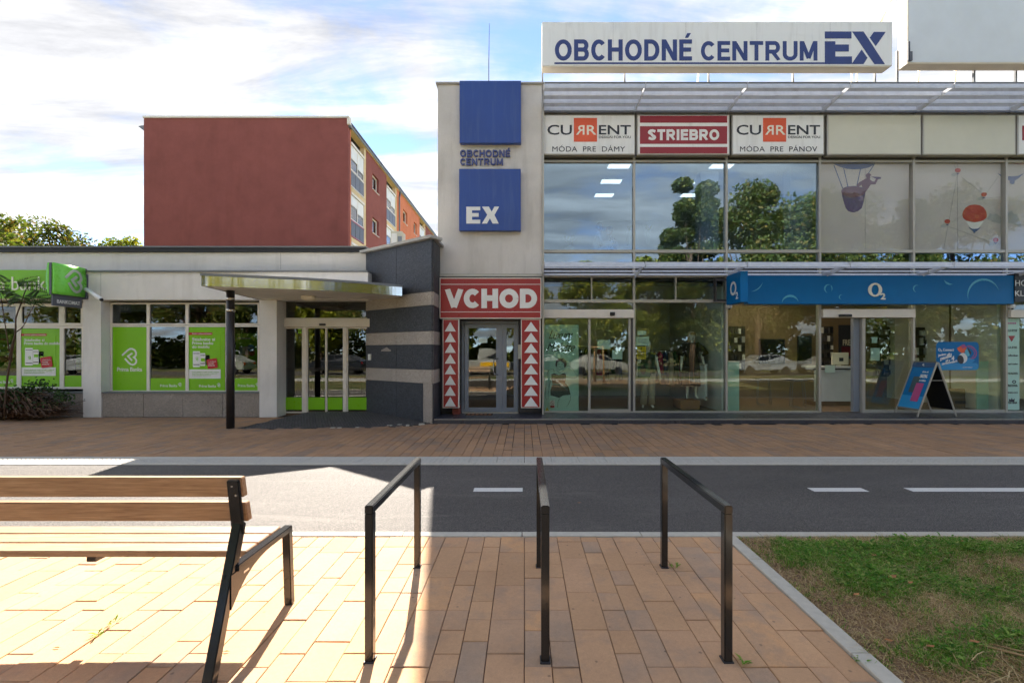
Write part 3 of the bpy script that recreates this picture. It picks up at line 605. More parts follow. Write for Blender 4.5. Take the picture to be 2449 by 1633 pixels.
# heap of dry straw with stalks at the corner
r = random.Random(12)
st = thing('straw_heap', (2.75, 2.05, 0), 'heap of dry straw stalks lying on the lawn corner', 'straw')
bm = bmesh.new()
for i in range(900):
    x = r.gauss(2.55, .30); y = r.gauss(1.98, .14); a = r.uniform(0, 6.283); l = r.uniform(.06, .22); z = lawn_z(x, y) + r.uniform(.0, .03)
    if x < 1.9: continue
    bm_tube(bm, [(x, y, z), (x + math.cos(a) * l * .5, y + math.sin(a) * l * .5, z + r.uniform(0, .03)), (x + math.cos(a) * l, y + math.sin(a) * l, z + r.uniform(-.005, .03))], [.0026, .0022, .0012], 3, False)
o = from_bm('stalks', bm, 'straw', st); o['kind'] = 'stuff'
for (x, y, a, l) in ((2.42, 2.42, -.7, .42), (2.45, 2.40, -.75, .36), (2.5, 2.42, -.8, .3), (2.72, 2.15, -.9, .28), (2.95, 2.1, 1.0, .12), (2.68, 2.02, 2.4, .3)):
    tube('thick_stalk', [(x, y, .03), (x + math.cos(a) * l * .5, y + math.sin(a) * l * .5, .045), (x + math.cos(a) * l, y + math.sin(a) * l, .03)], [.004, .006, .005], 'straw', st, 6)
for i, (px, py, lb) in enumerate(((2134, 1407, 'long dry leaf on green grass near the path kerb'), (2178, 1419, 'small brown leaf right of the long dry leaf'), (2090, 1346, 'tan leaf lying in lush grass patch'), (2300, 1310, 'brown leaf in grass far along the kerb'), (2048, 1446, 'curled brown leaf on bare soil by weeds'), (2125, 1552, 'orange dry leaf in low grass near kerb'), (2225, 1571, 'brown leaf at the edge of the straw heap'), (2330, 1562, 'pale broad leaf beside the straw heap'), (1988, 1340, 'tiny tan leaf at edge of lush grass'))):
    yy = 1720 / (py - 840); xx = X(px, yy); l = .07 if i == 0 else r.uniform(.03, .05); a = r.uniform(-.6, .6); c, s = math.cos(a), math.sin(a); z = lawn_z(xx, yy) + .05
    P = [(-.5, 0, .0), (-.2, .22, .12), (.2, .2, .1), (.55, 0, .18), (.2, -.2, .05), (-.2, -.2, .1), (0, 0, .0)]
    o = mobj('fallen_leaf', [(xx + (p[0] * c - p[1] * s) * l, yy + (p[0] * s + p[1] * c) * l, z + p[2] * l) for p in P], [(0, 6, 1), (1, 6, 2), (2, 6, 3), (3, 6, 4), (4, 6, 5), (5, 6, 0)], 'leaf_dry'); tag(o, lb, 'leaf', 'dry leaves on the lawn')
for px, py, lb in ((522, 1398, 'curled brown leaf on sunlit paving under bench'), (355, 1395, 'dry crumb of leaf on sunlit paving'), (135, 1551, 'dark curl of leaf near bench shadow'), (541, 1560, 'brown leaf scrap beside the bench leg'), (1385, 1203, 'brown leaf on shaded asphalt by the dash')):
    yy = 1720 / (py - 840); xx = X(px, yy); l = .035; P = [(-.6, 0, .0), (0, .18, .1), (.6, .05, .02), (0, -.15, .08)]
    o = mobj('fallen_leaf', [(xx + p[0] * l, yy + p[1] * l, .006 + p[2] * l) for p in P], [(0, 1, 2, 3)], 'leaf_dry'); tag(o, lb, 'leaf', 'scraps on the paving')
# ---------------------------------------------------------------- bench and bicycle stands
bench = thing('park_bench', (-2.4, 2.5, 0), 'wooden park bench on black steel legs, seen from behind', 'bench')
def plank(name, x0, x1, y0, y1, z0, z1, dy=0.0):
    """board from z0 to z1; its upper edge is shifted by dy"""
    bm = bmesh.new(); v = bm_box(bm, x0, x1, y0, y1, z0, z1)
    for q in v:
        if q.co.z > (z0 + z1) / 2: q.co.y += dy
    bmesh.ops.bevel(bm, geom=list(bm.edges), offset=0.004, segments=2, affect='EDGES'); return from_bm(name, bm, 'bench_wood', bench)
plank('back_slat', -3.66, -1.470, 2.352, 2.392, 0.838, 0.946, -0.022)
plank('back_slat', -3.66, -1.462, 2.378, 2.418, 0.702, 0.808, -0.022)
for y0, y1 in ((2.478, 2.584), (2.594, 2.714), (2.724, 2.832)): plank('seat_slat', -3.62, -1.535, y0, y1, 0.466, 0.500)
def bench_side(x):
    fr = []
    def add(n, o): fr.append(o); return o
    bm = bmesh.new(); bm_bar(bm, (x - .012, 2.140, 0), (x - .012, 2.372, 0.70), .050, .050, (0, 1, 0.3)); bmesh.ops.bevel(bm, geom=list(bm.edges), offset=.005, segments=2, affect='EDGES')
    leg = from_bm('rear_leg', bm, 'black_steel', bench)
    bm = bmesh.new(); bm_bar(bm, (x - .012, 2.366, 0.64), (x - .012, 2.322, 0.935), .062, .020, (0, 1, 0.15)); bmesh.ops.bevel(bm, geom=list(bm.edges), offset=.004, segments=2, affect='EDGES')
    pl = from_bm('back_plate', bm, 'black_steel', bench)
    for dx, z, dy in ((-.016, .905, 2.316), (.0, .855, 2.323), (-.02, .775, 2.337)):
        lathe_y('bolt', x - .012 + dx + .012, dy, z, .006, .006, 'chrome', pl)
    bm = bmesh.new(); bm_bar(bm, (x, 2.31, 0.485), (x, 2.845, 0.485), .050, .036); bmesh.ops.bevel(bm, geom=list(bm.edges), offset=.004, segments=2, affect='EDGES')
    from_bm('seat_bearer', bm, 'black_steel', bench)
    vs, fs = [], []; n = 8; prof = []
    for i in range(n + 1):
        t = i / n; prof.append((2.262 + .50 * t, .468 - .17 * (1 - t) ** 3.6))
    for s_ in (-.018, .018):
        for y, z in prof: vs.append((x + s_, y, z))
        for y, z in prof: vs.append((x + s_, y, .472))
    m = n + 1
    for i in range(n):
        fs += [(i, i + 1, m + i + 1, m + i), (2 * m + i, 3 * m + i, 3 * m + i + 1, 2 * m + i + 1), (i, 2 * m + i, 2 * m + i + 1, i + 1)]
    mobj('gusset', vs, fs, 'black_steel', bench)
    bm = bmesh.new(); bm_bar(bm, (x, 2.828, 0.475), (x, 2.856, 0.0), .048, .044, (0, 1, 0)); bmesh.ops.bevel(bm, geom=list(bm.edges), offset=.005, segments=2, affect='EDGES')
    fl = from_bm('front_leg', bm, 'black_steel', bench)
    box('foot_hole', x - .012, x + .012, 2.8295, 2.8315, .008, .045, 'ink_black', fl)
def lathe_y(name, cx, cy, cz, r, d, mat, parent, n=10):
    vs = []
    for yy in (cy, cy + d):
        for k in range(n): vs.append((cx + r * math.cos(2 * math.pi * k / n), yy, cz + r * math.sin(2 * math.pi * k / n)))
    return mobj(name, vs, [tuple(range(n))[::-1], tuple(range(n, 2 * n))] + [(k, (k + 1) % n, n + (k + 1) % n, n + k) for k in range(n)], mat, parent)
bench_side(-1.492); bench_side(-3.65)
bar('seat_bearer_bar', (-2.4, 2.49, .45), (-2.4, 2.82, .45), .05, .03, 'black_steel', bench)
bx_ = box('maker_plate', -1.4735, -1.4725, 2.36, 2.405, .435, .447, 'chrome', bench)

def bike_stand(x0, x1, label):
    b = thing('bicycle_stand', ((x0 + x1) / 2, 2.83, 0), label, 'bicycle stand', 'three bicycle stands on the plaza')
    yf, yb, h, w = 2.333, 3.345, 0.785, 0.043
    for x, y in ((x0, yf), (x1, yb)):
        bm = bmesh.new(); v = bm_box(bm, x - w / 2, x + w / 2, y - w / 2 - .003, y + w / 2 + .003, -0.02, h - .0235)
        bmesh.ops.bevel(bm, geom=[e for e in bm.edges if abs(e.verts[0].co.z - e.verts[1].co.z) > .1], offset=.005, segments=2, affect='EDGES')
        p = from_bm('post', bm, 'black_steel', b)
        bm = bmesh.new(); bm_box(bm, x - w / 2 - .006, x + w / 2 + .006, y - w / 2 - .009, y + w / 2 + .009, -.01, .007); bmesh.ops.bevel(bm, geom=list(bm.edges), offset=.003, segments=1, affect='EDGES')
        from_bm('base_collar', bm, 'black_paint', p)
    d = Vector((x1 - x0, yb - yf, 0)).normalized() * .0245
    bar('top_bar', Vector((x0, yf, h - .0005)) - d, Vector((x1, yb, h - .0005)) + d, w + .001, .046, 'black_steel', b, bevel=.005)
bike_stand(-.800, -.795, 'black steel bicycle stand nearest the bench, half in sunlight')
bike_stand(.108, .112, 'middle one of three black steel bicycle stands')
bike_stand(1.050, 1.040, 'black steel bicycle stand nearest the lawn kerb')
# weeds in the paving joints
def sprig(px, py, n, label, seed):
    r = random.Random(seed); y = 1720 / (py - 840); x = X(px, y); vs, fs = [], []
    for i in range(n):
        a = r.uniform(0, 6.28); l = r.uniform(.02, .05); w = .006; c, s = math.cos(a), math.sin(a); ox, oy = x + r.uniform(-.02, .02), y + r.uniform(-.02, .02); k = len(vs)
        vs += [(ox, oy, 0), (ox + c * l * .5 - s * w, oy + s * l * .5 + c * w, l * .5), (ox + c * l, oy + s * l, l * .7), (ox + c * l * .5 + s * w, oy + s * l * .5 - c * w, l * .5)]; fs.append((k, k + 1, k + 2, k + 3))
    o = mobj('weed', vs, fs, 'leaf_grass'); tag(o, label, 'weed', 'weeds in the paving joints')
sprig(1612, 1356, 8, 'small weed beside the far post of the rightmost stand', 1); sprig(1778, 1584, 9, 'small weed beside the near post of the rightmost stand', 2); sprig(232, 1520, 7, 'grass sprig in a sunlit paving joint under the bench', 3); sprig(266, 1490, 6, 'second grass sprig in sunlit joint closer to the bench', 4); sprig(2052, 1580, 7, 'little weed at the lawn kerb near the plaza corner', 5)
# ---------------------------------------------------------------- bank building
YF, YW, YU, YD = 10.90, 11.14, 11.50, 11.30     # pillars | windows | upper fascia | doors
bank = thing('bank_building', (-8, 12, 0), 'low white bank building with green window films and granite plinth', 'building')
xr = X(880, YF)
def xs(a, Y): return X(a, Y)
box('lower_band', -16, xr, YF, 12.4, Z(717, YF), Z(651, YF), 'white_plaster', bank)
box('ledge', -16, xr, YF - .05, YU + .02, Z(651, YF), Z(647, YF), 'zinc', bank)
box('upper_band', -16, X(878, YU), YU, 12.4, Z(651, YF) + .02, Z(604, YU), 'white_plaster', bank)
box('band_joint', X(671, YU), X(671, YU) + .006, YU - .002, YU + .004, Z(645, YU), Z(605, YU), 'zinc', bank)
box('band_joint', X(241, YF), X(241, YF) + .006, YF - .002, YF + .004, Z(716, YF), Z(652, YF), 'zinc', bank)
box('roof_edge', -16, X(878, YU), YU - .06, YU + .3, Z(604, YU) + .001, Z(594, YU), 'bitumen', bank)
xx = -16.0
while xx < X(878, YU):
    e = min(xx + 2.0, X(878, YU)); box('coping_sheet', xx + .004, e, YU - .09, YU + .4, Z(594, YU) + .001, Z(590.5, YU) + random.uniform(0, .006), 'zinc', bank); xx += 2.0
box('roof', -16, -2.2, YU + .3, 24, 3.9, 4.1, 'bitumen', bank)
box('back_wall', -16, -2.2, 16.0, 16.2, 0, 3.9, 'room_dark', bank); box('side_wall', -16.2, -16, 11.3, 16, 0, 3.9, 'white_plaster', bank)
box('bank_floor', -16, -3.4, 11.32, 16, -.02, .09, 'room_floor', bank); box('bank_ceiling', -16, -3.4, 11.4, 16, 3.0, 3.05, 'room_white', bank)
box('inner_partition', X(690, YW), X(692, YW), 11.5, 16, .09, 3.0, 'room_wall', bank)
for a, b in ((198, 241), (620, 661.7)): box('pillar', X(a, YF), X(b, YF), YF + .002, YF + .5, 0, Z(717, YF) - .001, 'white_plaster', bank, .004)
# granite plinth slabs
def plinth(edges):
    for a, b in zip(edges, edges[1:]): box('plinth_slab', X(a, YF) + .004, X(b, YF) - .004, YF + .03 + random.uniform(0, .004), YF + .25, 0, Z(941, YF), 'granite_plinth', bank, .003)
    box('sill', X(edges[0], YF), X(edges[-1], YF), YF + .01, YW + .12, Z(941, YF) + .001, Z(937.5, YF), 'zinc', bank)
plinth([-330, -230, -130, 30, 127, 198]); plinth([241, 340, 434.6, 529.5, 620])
# windows
def window(x0, x1, y0, y1, fr, mat='frame_white', gl='bank_glass', name='window', Y=YW, bottom=None):
    """frame with one pane, given in photograph pixels; returns the frame"""
    a, b, c, d = X(x0, Y), X(x1, Y), Z(y1, Y), Z(y0, Y); f = fr * Y / F_PX
    w = boxes(name, [(a, a + f, Y, Y + .07, c, d), (b - f, b, Y, Y + .07, c, d), (a + f, b - f, Y, Y + .07, d - f, d), (a + f, b - f, Y, Y + .07, c, c + f)], mat, bank)
    box('pane', a + f, b - f, Y + .03, Y + .036, c + f, d - f, gl, w); return w
bars = [264, 354, 447, 543, 619.5]
for a, b in zip(bars, bars[1:]):
    window(a, b, 724, 777, 3.6); window(a, b, 778, 937.2, 3.6)
lb = [-330, -236, -142, -50, 44.5, 147.5, 200]
for a, b in zip(lb, lb[1:]):
    window(a, b, 726, 779.5, 7.0); window(a, b, 780, 930, 5.0)
def roller(x0, x1, y0, y1): box('roller_blind', X(x0, YW), X(x1, YW), YW + .09, YW + .10, Z(y1, YW), Z(y0, YW), 'print_grey', bank)
roller(281, 350, 727, 744); roller(361, 443, 727, 733); roller(452, 615, 727, 733); roller(-30, 40, 735, 743)
# films and posters on the panes
YFm = YW + .022
def film(x0, y0, x1, y1, label=None, mat='bank_green', r=0, n='window_film'):
    o = flat(n, [rect(x0, y0, x1, y1) if not r else rrect(x0, y0, x1, y1, r)], YFm, mat, bank, .004)
    if label: o['label'] = label
    return o
f1 = film(267.5, 782, 350.5, 934, 'full green film with white ribbon mark')
flat('ribbon_mark', logo(290, 832, 328, 874), YFm - .005, 'film_white', f1); text('lettering', 'Prima Banka', 280, 878, 339.5, 888, YFm - .005, 'film_white', f1, .012, 0, .95)
f2 = film(360, 904.5, 443.5, 934)
def mini(x0, x1, y0, y1, f, Y=None):
    w = x1 - x0; text('lettering', 'Prima Banka', x0, y0 + (y1 - y0) * .38, x0 + w * .80, y1, Y or YFm - .005, 'film_white', f, .008, 0, .95); flat('ribbon_mark', logo(x0 + w * .83, y0, x1, y1 - 1, .12), Y or YFm - .005, 'film_white', f)
mini(383, 433.5, 915, 925, f2)
def poster(x0, x1, y0, y1, lines, f):
    """the bank's telephone poster; measurements as shares of the film"""
    w, h = x1 - x0, y1 - y0; q = lambda u, v: (x0 + u * w, y0 + v * h); Y1 = YFm - .005; Y2 = YFm - .010; Y3 = YFm - .015; Y4 = YFm - .020
    def R(u0, v0, u1, v1): return rect(*q(u0, v0), *q(u1, v1))
    c = flat('poster_card', [R(0, .125, .90, .80)], Y1, 'bank_green', f)
    flat('red_ribbon', [R(0, .085, .66, .125)], Y2, 'print_red', f); text('lettering', 'Mobilná aplikácia Peňaženka', *q(.09, .094), *q(.64, .119), Y3, 'film_white', f, .005)
    for i, s in enumerate(lines):
        v = .17 + i * .058; text('lettering', s, *q(.09, v), *q(.09 + .054 * len(s) * (.8 if len(lines) == 2 else 1), v + .047), Y2, 'film_white', f, .018)
    flat('white_panel', [R(0, .665, .90, .81)], Y2, 'film_white', f)
    for i in range(3): text('lettering', ('Prenes platby do svojho mobilu a nakupuj', 'jednoducho rýchlo a bezpečne všade kde', 'prijímajú platobné karty')[i], *q(.09, .70 + i * .026), *q((.85, .80, .62)[i], .716 + i * .026), Y3, 'bank_green', f)
    v0 = .38 if len(lines) == 3 else .33
    for k, (u, uw, dv) in enumerate(((.46, .13, .06), (.31, .15, .03), (.11, .2, 0))):
        yy = (Y1, Y2, Y3)[k]; p = flat('telephone', [rrect(*q(u, v0 + dv), *q(u + uw, .63 - dv * .6), 1.6)], yy, 'film_white', f); vt = v0 + dv + .03; vb = .63 - dv * .6 - .045
        flat('telephone_bar', [R(u + .012, vt, u + uw - .012, vt + .009), R(u + .012, vb, u + uw - .012, vb + .012)], yy - .004, 'ink_dark', p)
        if k < 2: flat('telephone_tile', [R(u + .03, vt + .05, u + uw - .01, vt + .10)], yy - .004, 'bank_green', p)
        else: flat('ribbon_mark', logo(*q(u + .07, .47), *q(u + .15, .53), .12), yy - .004, 'bank_green', p)
    cx, cy = q(.66, .575); s = .145 * w; a = -.14
    rp = [(cx + dx * math.cos(a) - dy * math.sin(a), cy + dx * math.sin(a) + dy * math.cos(a)) for dx, dy in [(p[0], p[1]) for p in rrect(-s, -s * .95, s, s * .95, s * .25)]]
    rb = flat('red_badge', [rp], Y4, 'print_red', f)
    for i, s_ in enumerate(('VYSKÚŠAJTE', 'PLATBY', 'MOBILOM')): text('lettering', s_, cx - s * .75, cy - s * .5 + i * s * .38, cx + s * (.75, .35, .45)[i], cy - s * .27 + i * s * .38, Y4 - .003, 'film_white', f, .01)
f3 = film(452, 782, 538, 934, 'green film poster with three telephones'); poster(452, 536, 782, 934, ('Stiahnite si', 'Prima banku', 'do mobilu'), f3); mini(476, 526.5, 916, 926, f3)
f4 = film(547, 904.5, 616, 934); mini(569, 619, 915, 925, f4)
p4 = flat('inner_poster', [rect(564, 797, 616, 882)], YW + .10, 'bank_green', bank); flat('inner_poster_print', [rect(567, 807, 599, 811), rect(571, 828, 594, 849)], YW + .095, 'print_grey', p4)
flat('round_badge', [ell(600, 832, 8.4, 8.4)], YW + .088, 'sky_blue', p4); flat('round_badge', [ell(602, 844, 7.2, 7.2)], YW + .091, 'print_red', p4)
flat('badge_arrow', [[(593, 830.5), (602, 830.5), (602, 828.5), (606.5, 832), (602, 835.5), (602, 833.5), (593, 833.5)]], YW + .084, 'film_white', p4)
f5 = film(49.5, 786, 142.5, 925, 'green film poster with phones, behind the shrub'); poster(49.5, 142.5, 786, 925, ('Stiahnite si', 'Prima banku do mobilu'), f5)
f6 = film(152.5, 898, 197, 925); f7 = film(-45, 898, 39.5, 925); mini(-10, 31, 906, 916, f7)
p5_ = flat('inner_poster', [rect(-30, 799, 37, 880)], YW + .10, 'bank_green', bank); flat('inner_poster_print', [rect(-20, 809, 14, 813), rect(-20, 852, 31, 865)], YW + .095, 'print_red', p5_)
p6_ = flat('inner_poster', [rect(182, 799, 215, 880)], YW + .10, 'bank_green', bank); flat('inner_poster_print', [rect(185, 809, 210, 812)], YW + .095, 'print_red', p6_); text('lettering', '5', 188, 816, 199, 830, YW + .095, 'film_white', p6_, .02)
# entrance: transom pane, header and sliding doors
def dwin(x0, x1, y0, y1, fr, name, gl='bank_glass'): return window(x0, x1, y0, y1, fr, 'frame_white', gl, name, YD)
dwin(669, 890, 718, 763, 3.0, 'transom_window')
hd = box('door_header', X(671, YD), X(890, YD), YD - .06, YD + .08, Z(782, YD), Z(762.5, YD), 'frame_white', bank, .005)
box('door_sensor', X(767, YD), X(782, YD), YD - .10, YD - .061, Z(779, YD), Z(774, YD), 'black_plastic', hd, .008)
for a, b, nm in ((672, 725, 'side_light'), (734, 779.6, 'sliding_door'), (780.2, 822, 'sliding_door'), (829, 892, 'side_light')):
    d = dwin(a, b, 783, 987.5, 3.0 if nm == 'side_light' else 2.0, nm); flat('green_strip', [rect(a + 3, 950, b - 3, 979.5)], YD + .016, 'bank_green', d)
    flat('etched_band', [stroke([(a + 4 + k * 4, 887), (a + 7 + k * 4, 879)], 1.2) for k in range(int((b - a - 9) / 4))], YD + .022, 'room_dark', d)
for a, b in ((725, 734), (822, 829)): box('door_post', X(a, YD), X(b, YD), YD - .02, YD + .08, Z(988, YD), Z(782.5, YD), 'frame_white', bank, .004)
flat('green_sticker', [rect(713, 785, 721, 790), rect(713, 792, 721, 797)], YD + .02, 'bank_green', bank)
box('lintel', X(662, YF), xr, YF + .3, YD + .1, Z(717, YD), 3.3, 'white_plaster', bank)
box('door_reveal', X(661.7, YF) - .15, X(661.7, YF) - .002, YF + .45, YD + .1, 0, 2.85, 'white_plaster', bank)
# wall camera, projecting sign and fascia sign
cv = thing('security_camera', (X(215, 10.8), 10.8, Z(700, 10.8)), 'white tubular security camera on bank pillar', 'camera')
tube('housing', [(X(206, 10.75), 10.75, Z(692, 10.75)), (X(242, 10.2), 10.2, Z(716, 10.2))], .045, 'film_white', cv, 12); tube('lens', [(X(242, 10.2), 10.2, Z(716.3, 10.2)), (X(242.6, 10.19), 10.19, Z(717, 10.19))], .036, 'black_plastic', cv, 12)
tube('bracket', [(X(214, 10.72), 10.72, Z(700, 10.72)), (X(212, 10.85), 10.85, Z(706, 10.85)), (X(212, 10.91), 10.91, Z(704, 10.91))], .012, 'film_white', cv, 8)
sg = thing('projecting_sign', (-10.6, 10.6, 2.6), 'green projecting sign with white ribbon mark above grey plate', 'sign')
xs0 = -10.60; thick = .13
n = 10; vs, fs = [], []
for side in (0, 1):
    for i in range(n + 1):
        t = i / n; z = 2.90 + (3.60 - 2.90) * t; bul = .035 * math.sin(math.pi * t)
        for yy in (10.13, 10.85): vs.append((xs0 + bul if side == 0 else xs0 - .05 + 0 * bul, yy, z))
for i in range(n):
    a = i * 2; b = (n + 1) * 2 + i * 2; fs += [(a, a + 1, a + 3, a + 2), (b, b + 2, b + 3, b + 1), (a, a + 2, b + 2, b), (a + 1, b + 1, b + 3, a + 3)]
fs += [(0, (n + 1) * 2, (n + 1) * 2 + 1, 1), (n * 2, n * 2 + 1, (n + 1) * 2 + n * 2 + 1, (n + 1) * 2 + n * 2)]
mobj('face', vs, fs, 'bank_green_pale', sg, True)
vs2 = [(2 * (xs0 - .075) - v[0], v[1], v[2]) for v in vs]; mobj('face', vs2, [f[::-1] for f in fs], 'bank_green_pale', sg, True)
box('core', xs0 - .10, xs0 - .052, 10.12, 10.95, 2.885, 3.60, 'slate_plastic', sg); box('plate', xs0 - .095, xs0 - .055, 10.16, 10.83, 2.635, 2.884, 'slate_plastic', sg)
fr_ = ((xs0 + .042, 10.13, 2.90), (0, .72, 0), (0, 0, .70), (1, 0, 0))
text('lettering', 'BANKOMAT', .16, .25, .90, .60, 0, 'film_white', sg, .012, 0, 1.0, .004, frame=((xs0 - .054, 10.13, 2.635), (0, .72, 0), (0, 0, .25), (1, 0, 0)))
bm = bmesh.new()
for poly in logo(.25, .12, .83, .90, .15):
    tri = []; a = sum(poly[i][0] * poly[(i + 1) % len(poly)][1] - poly[(i + 1) % len(poly)][0] * poly[i][1] for i in range(len(poly)))
    def bulz(v): return xs0 + .035 * math.sin(math.pi * (1 - v)) + .020
    h = len(poly) // 2
    for i in range(h - 1):
        q4 = [poly[i], poly[i + 1], poly[-2 - i], poly[-1 - i]]; bm.faces.new([bm.verts.new((bulz(p[1]), 10.13 + .72 * p[0], 2.90 + .70 * (1 - p[1]))) for p in q4])
bmesh.ops.solidify(bm, geom=list(bm.faces), thickness=.003); from_bm('ribbon_mark', bm, 'film_white', sg)
box('wall_bracket', xs0 - .11, xs0 + .03, 10.84, 10.90, 2.86, 3.45, 'slate_plastic', sg)
gs = thing('fascia_sign', (-12, 10.8, 2.9), 'long green fascia sign with pale rounded lettering over bank windows', 'sign')
YG = 10.80; box('board', -16, X(124, YG), YG, YF - .002, Z(713, YG), Z(645.5, YG), 'bank_green', gs)
text('lettering', 'Prima banka', -86, 662, 126, 694, YG - .02, 'cream_letter', gs, -.004, 0, 1.0, .02)
# granite wall at the corner
gw = thing('granite_wall', (-3, 10.5, 0), 'striped dark and pale granite corner wall beside the bank doors', 'wall')
A, B = Vector((-3.98, 11.36)), Vector((-2.04, 9.94)); d = (B - A).normalized(); nn = Vector((d.y, -d.x)); L = (B - A).length
def gbox(name, s0, s1, z0, z1, proud, mat, parent=gw, th=.03):
    """slab on the slanting face between s0 and s1 metres from its left end"""
    P = []
    for z in (z0, z1):
        for s, o in ((s0, proud), (s1, proud), (s1, proud - th), (s0, proud - th)): p = A + d * s + nn * o; P.append((p.x, p.y, z))
    bm = bmesh.new(); v = [bm.verts.new(p) for p in P]
    for f in ((0, 1, 2, 3), (4, 7, 6, 5), (0, 4, 5, 1), (1, 5, 6, 2), (2, 6, 7, 3), (3, 7, 4, 0)): bm.faces.new([v[i] for i in f])
    bmesh.ops.bevel(bm, geom=list(bm.edges), offset=.002, segments=1, affect='EDGES'); return from_bm(name, bm, mat, parent)
zl = [0, .883, 1.19, 1.75, 2.05, 2.62, 2.92, 4.07]; mid = L * .50
core_pts = [A, B, Vector((-2.04, 11.0)), Vector((-2.6, 11.6)), Vector((-3.9, 11.9))]
vs = [(p.x, p.y, z) for z in (0, 4.06) for p in core_pts]; m = len(core_pts)
mobj('core', vs, [tuple(range(m))[::-1], tuple(range(m, 2 * m))] + [(i, (i + 1) % m, m + (i + 1) % m, m + i) for i in range(m)], 'dark_render', gw)
for i in range(7):
    mt = 'granite_dark' if i % 2 == 0 else 'granite_light'; e = .003
    for s0, s1 in ((0, mid), (mid, L)):
        if i == 0 and s1 == L: gbox('granite_slab', s0 + e, L - .26, zl[i] + e, zl[i + 1] - e, .032, mt); gbox('granite_slab', L - .255, L + .02, zl[i] + e, zl[i + 1] - e, .033, 'granite_light')
        else: gbox('granite_slab', s0 + e, s1 - e + (.02 if s1 == L else 0), zl[i] + e, zl[i + 1] - e, .032 + .001 * (i % 2), mt)
    box('granite_slab', -2.035, -2.004, 9.945, 10.70, zl[i] + e, zl[i + 1] - e, mt, gw, .002)
gbox('coping', -.12, L + .09, 4.075, 4.14, .13, 'concrete', gw, .36)
box('coping', -2.12, -1.93, 9.90, 10.80, 4.078, 4.142, 'concrete', gw, .003)
flat('carved_mark', [[(913, 0), (954, 0), (935, 0)]], 1, 'granite_sign', gw) if False else None
def on_wall(poly, mat, name, proud):
    bm = bmesh.new(); vv = []
    for s, z in poly: p = A + d * s + nn * proud; vv.append(bm.verts.new((p.x, p.y, z)))
    bm.faces.new(vv); from_bm(name, bm, mat, gw)
on_wall([(.62, 1.60), (1.02, 1.60), (1.0, 1.63), (.84, 1.70), (.64, 1.63)], 'granite_sign', 'carved_mark', .036)
gbox('wall_button', .13, .23, 1.38, 1.53, .06, 'film_white', gw, .028)
# canopy on a column
ca = thing('entrance_canopy', (-4.6, 9.8, 0), 'curved steel edged canopy on a black column over the bank doors', 'canopy')
cpts = [(-6.16, 8.59), (-5.72, 8.74), (-4.94, 8.99), (-4.40, 9.16), (-3.87, 9.42), (-3.30, 9.74), (-2.77, 10.13)]
cur = smoothline(cpts, 4); zb, zt = 2.86, 3.08
foot = cur + [(-2.95, 10.55), (-3.9, 11.25), (-3.9, YF - .01), (-6.43, YF - .01)]
m = len(foot); vs = [(x, y, z) for z in (zb + .003, zt) for x, y in foot]
mobj('canopy_slab', vs, [tuple(range(m))[::-1], tuple(range(m, 2 * m))] + [(i, (i + 1) % m, m + (i + 1) % m, m + i) for i in range(m)], 'white_plaster', ca)
edge = [(-6.43, YF - .02)] + cur + [(-2.93, 10.52)]
def edge_band(name, off, z0, z1, mat, pieces):
    pts = edge; P = []
    for i, p in enumerate(pts):
        a = Vector(pts[max(i - 1, 0)]); b = Vector(pts[min(i + 1, len(pts) - 1)]); t = (b - a).normalized(); q = Vector(p) + Vector((t.y, -t.x)) * off; P.append(q)
    cuts = pieces
    for c0, c1 in zip(cuts, cuts[1:]):
        seg = P[c0:c1 + 1]; vs = [(p.x, p.y, z) for p in seg for z in (z0, z1)]
        o = mobj(name, vs, [(2 * i, 2 * i + 2, 2 * i + 3, 2 * i + 1) for i in range(len(seg) - 1)], mat, ca, c1 - c0 > 2)
        sm = o.modifiers.new('Solidify', 'SOLIDIFY'); sm.thickness = .012; sm.offset = -1; sm.use_rim = False
K = len(edge) - 1
edge_band('steel_fascia', .014, zb - .012, zt - .03, 'stainless', [0, 1, 6, 11, 16, 21, K - 1, K]); edge_band('edge_flashing', .035, zt - .035, zt + .012, 'zinc', [0, 1, 9, 17, K - 1, K])
cx_, cy_ = -6.12, 9.36
tube('column', [(cx_, cy_, 0), (cx_, cy_, zb + .003)], .076, 'black_paint', ca, 24)
for z in (2.42, 2.66): tube('steel_ring', [(cx_, cy_, z), (cx_, cy_, z + .055)], .0785, 'stainless', ca, 24)
lathe('lamp_bowl', [(.001, 2.745), (.07, 2.752), (.13, 2.78), (.16, 2.82), (.165, 2.862)], X(738, 10.3), 10.3, 'lamp_bowl', ca)
# air conditioner behind the granite wall
ac = thing('air_conditioner', (X(949, 12.5), 12.5, 4.1), 'beige outdoor air conditioner on roof behind granite wall', 'air conditioner')
pbox('case', 934, 553, 962, 590, 12.5, .35, 'panel_ivory', ac, .01); pbox('grille', 951, 565, 961, 580, 12.49, .01, 'frame_grey', ac); pbox('fan_cover', 936, 558, 949, 582, 12.49, .01, 'white_board', ac, .003)
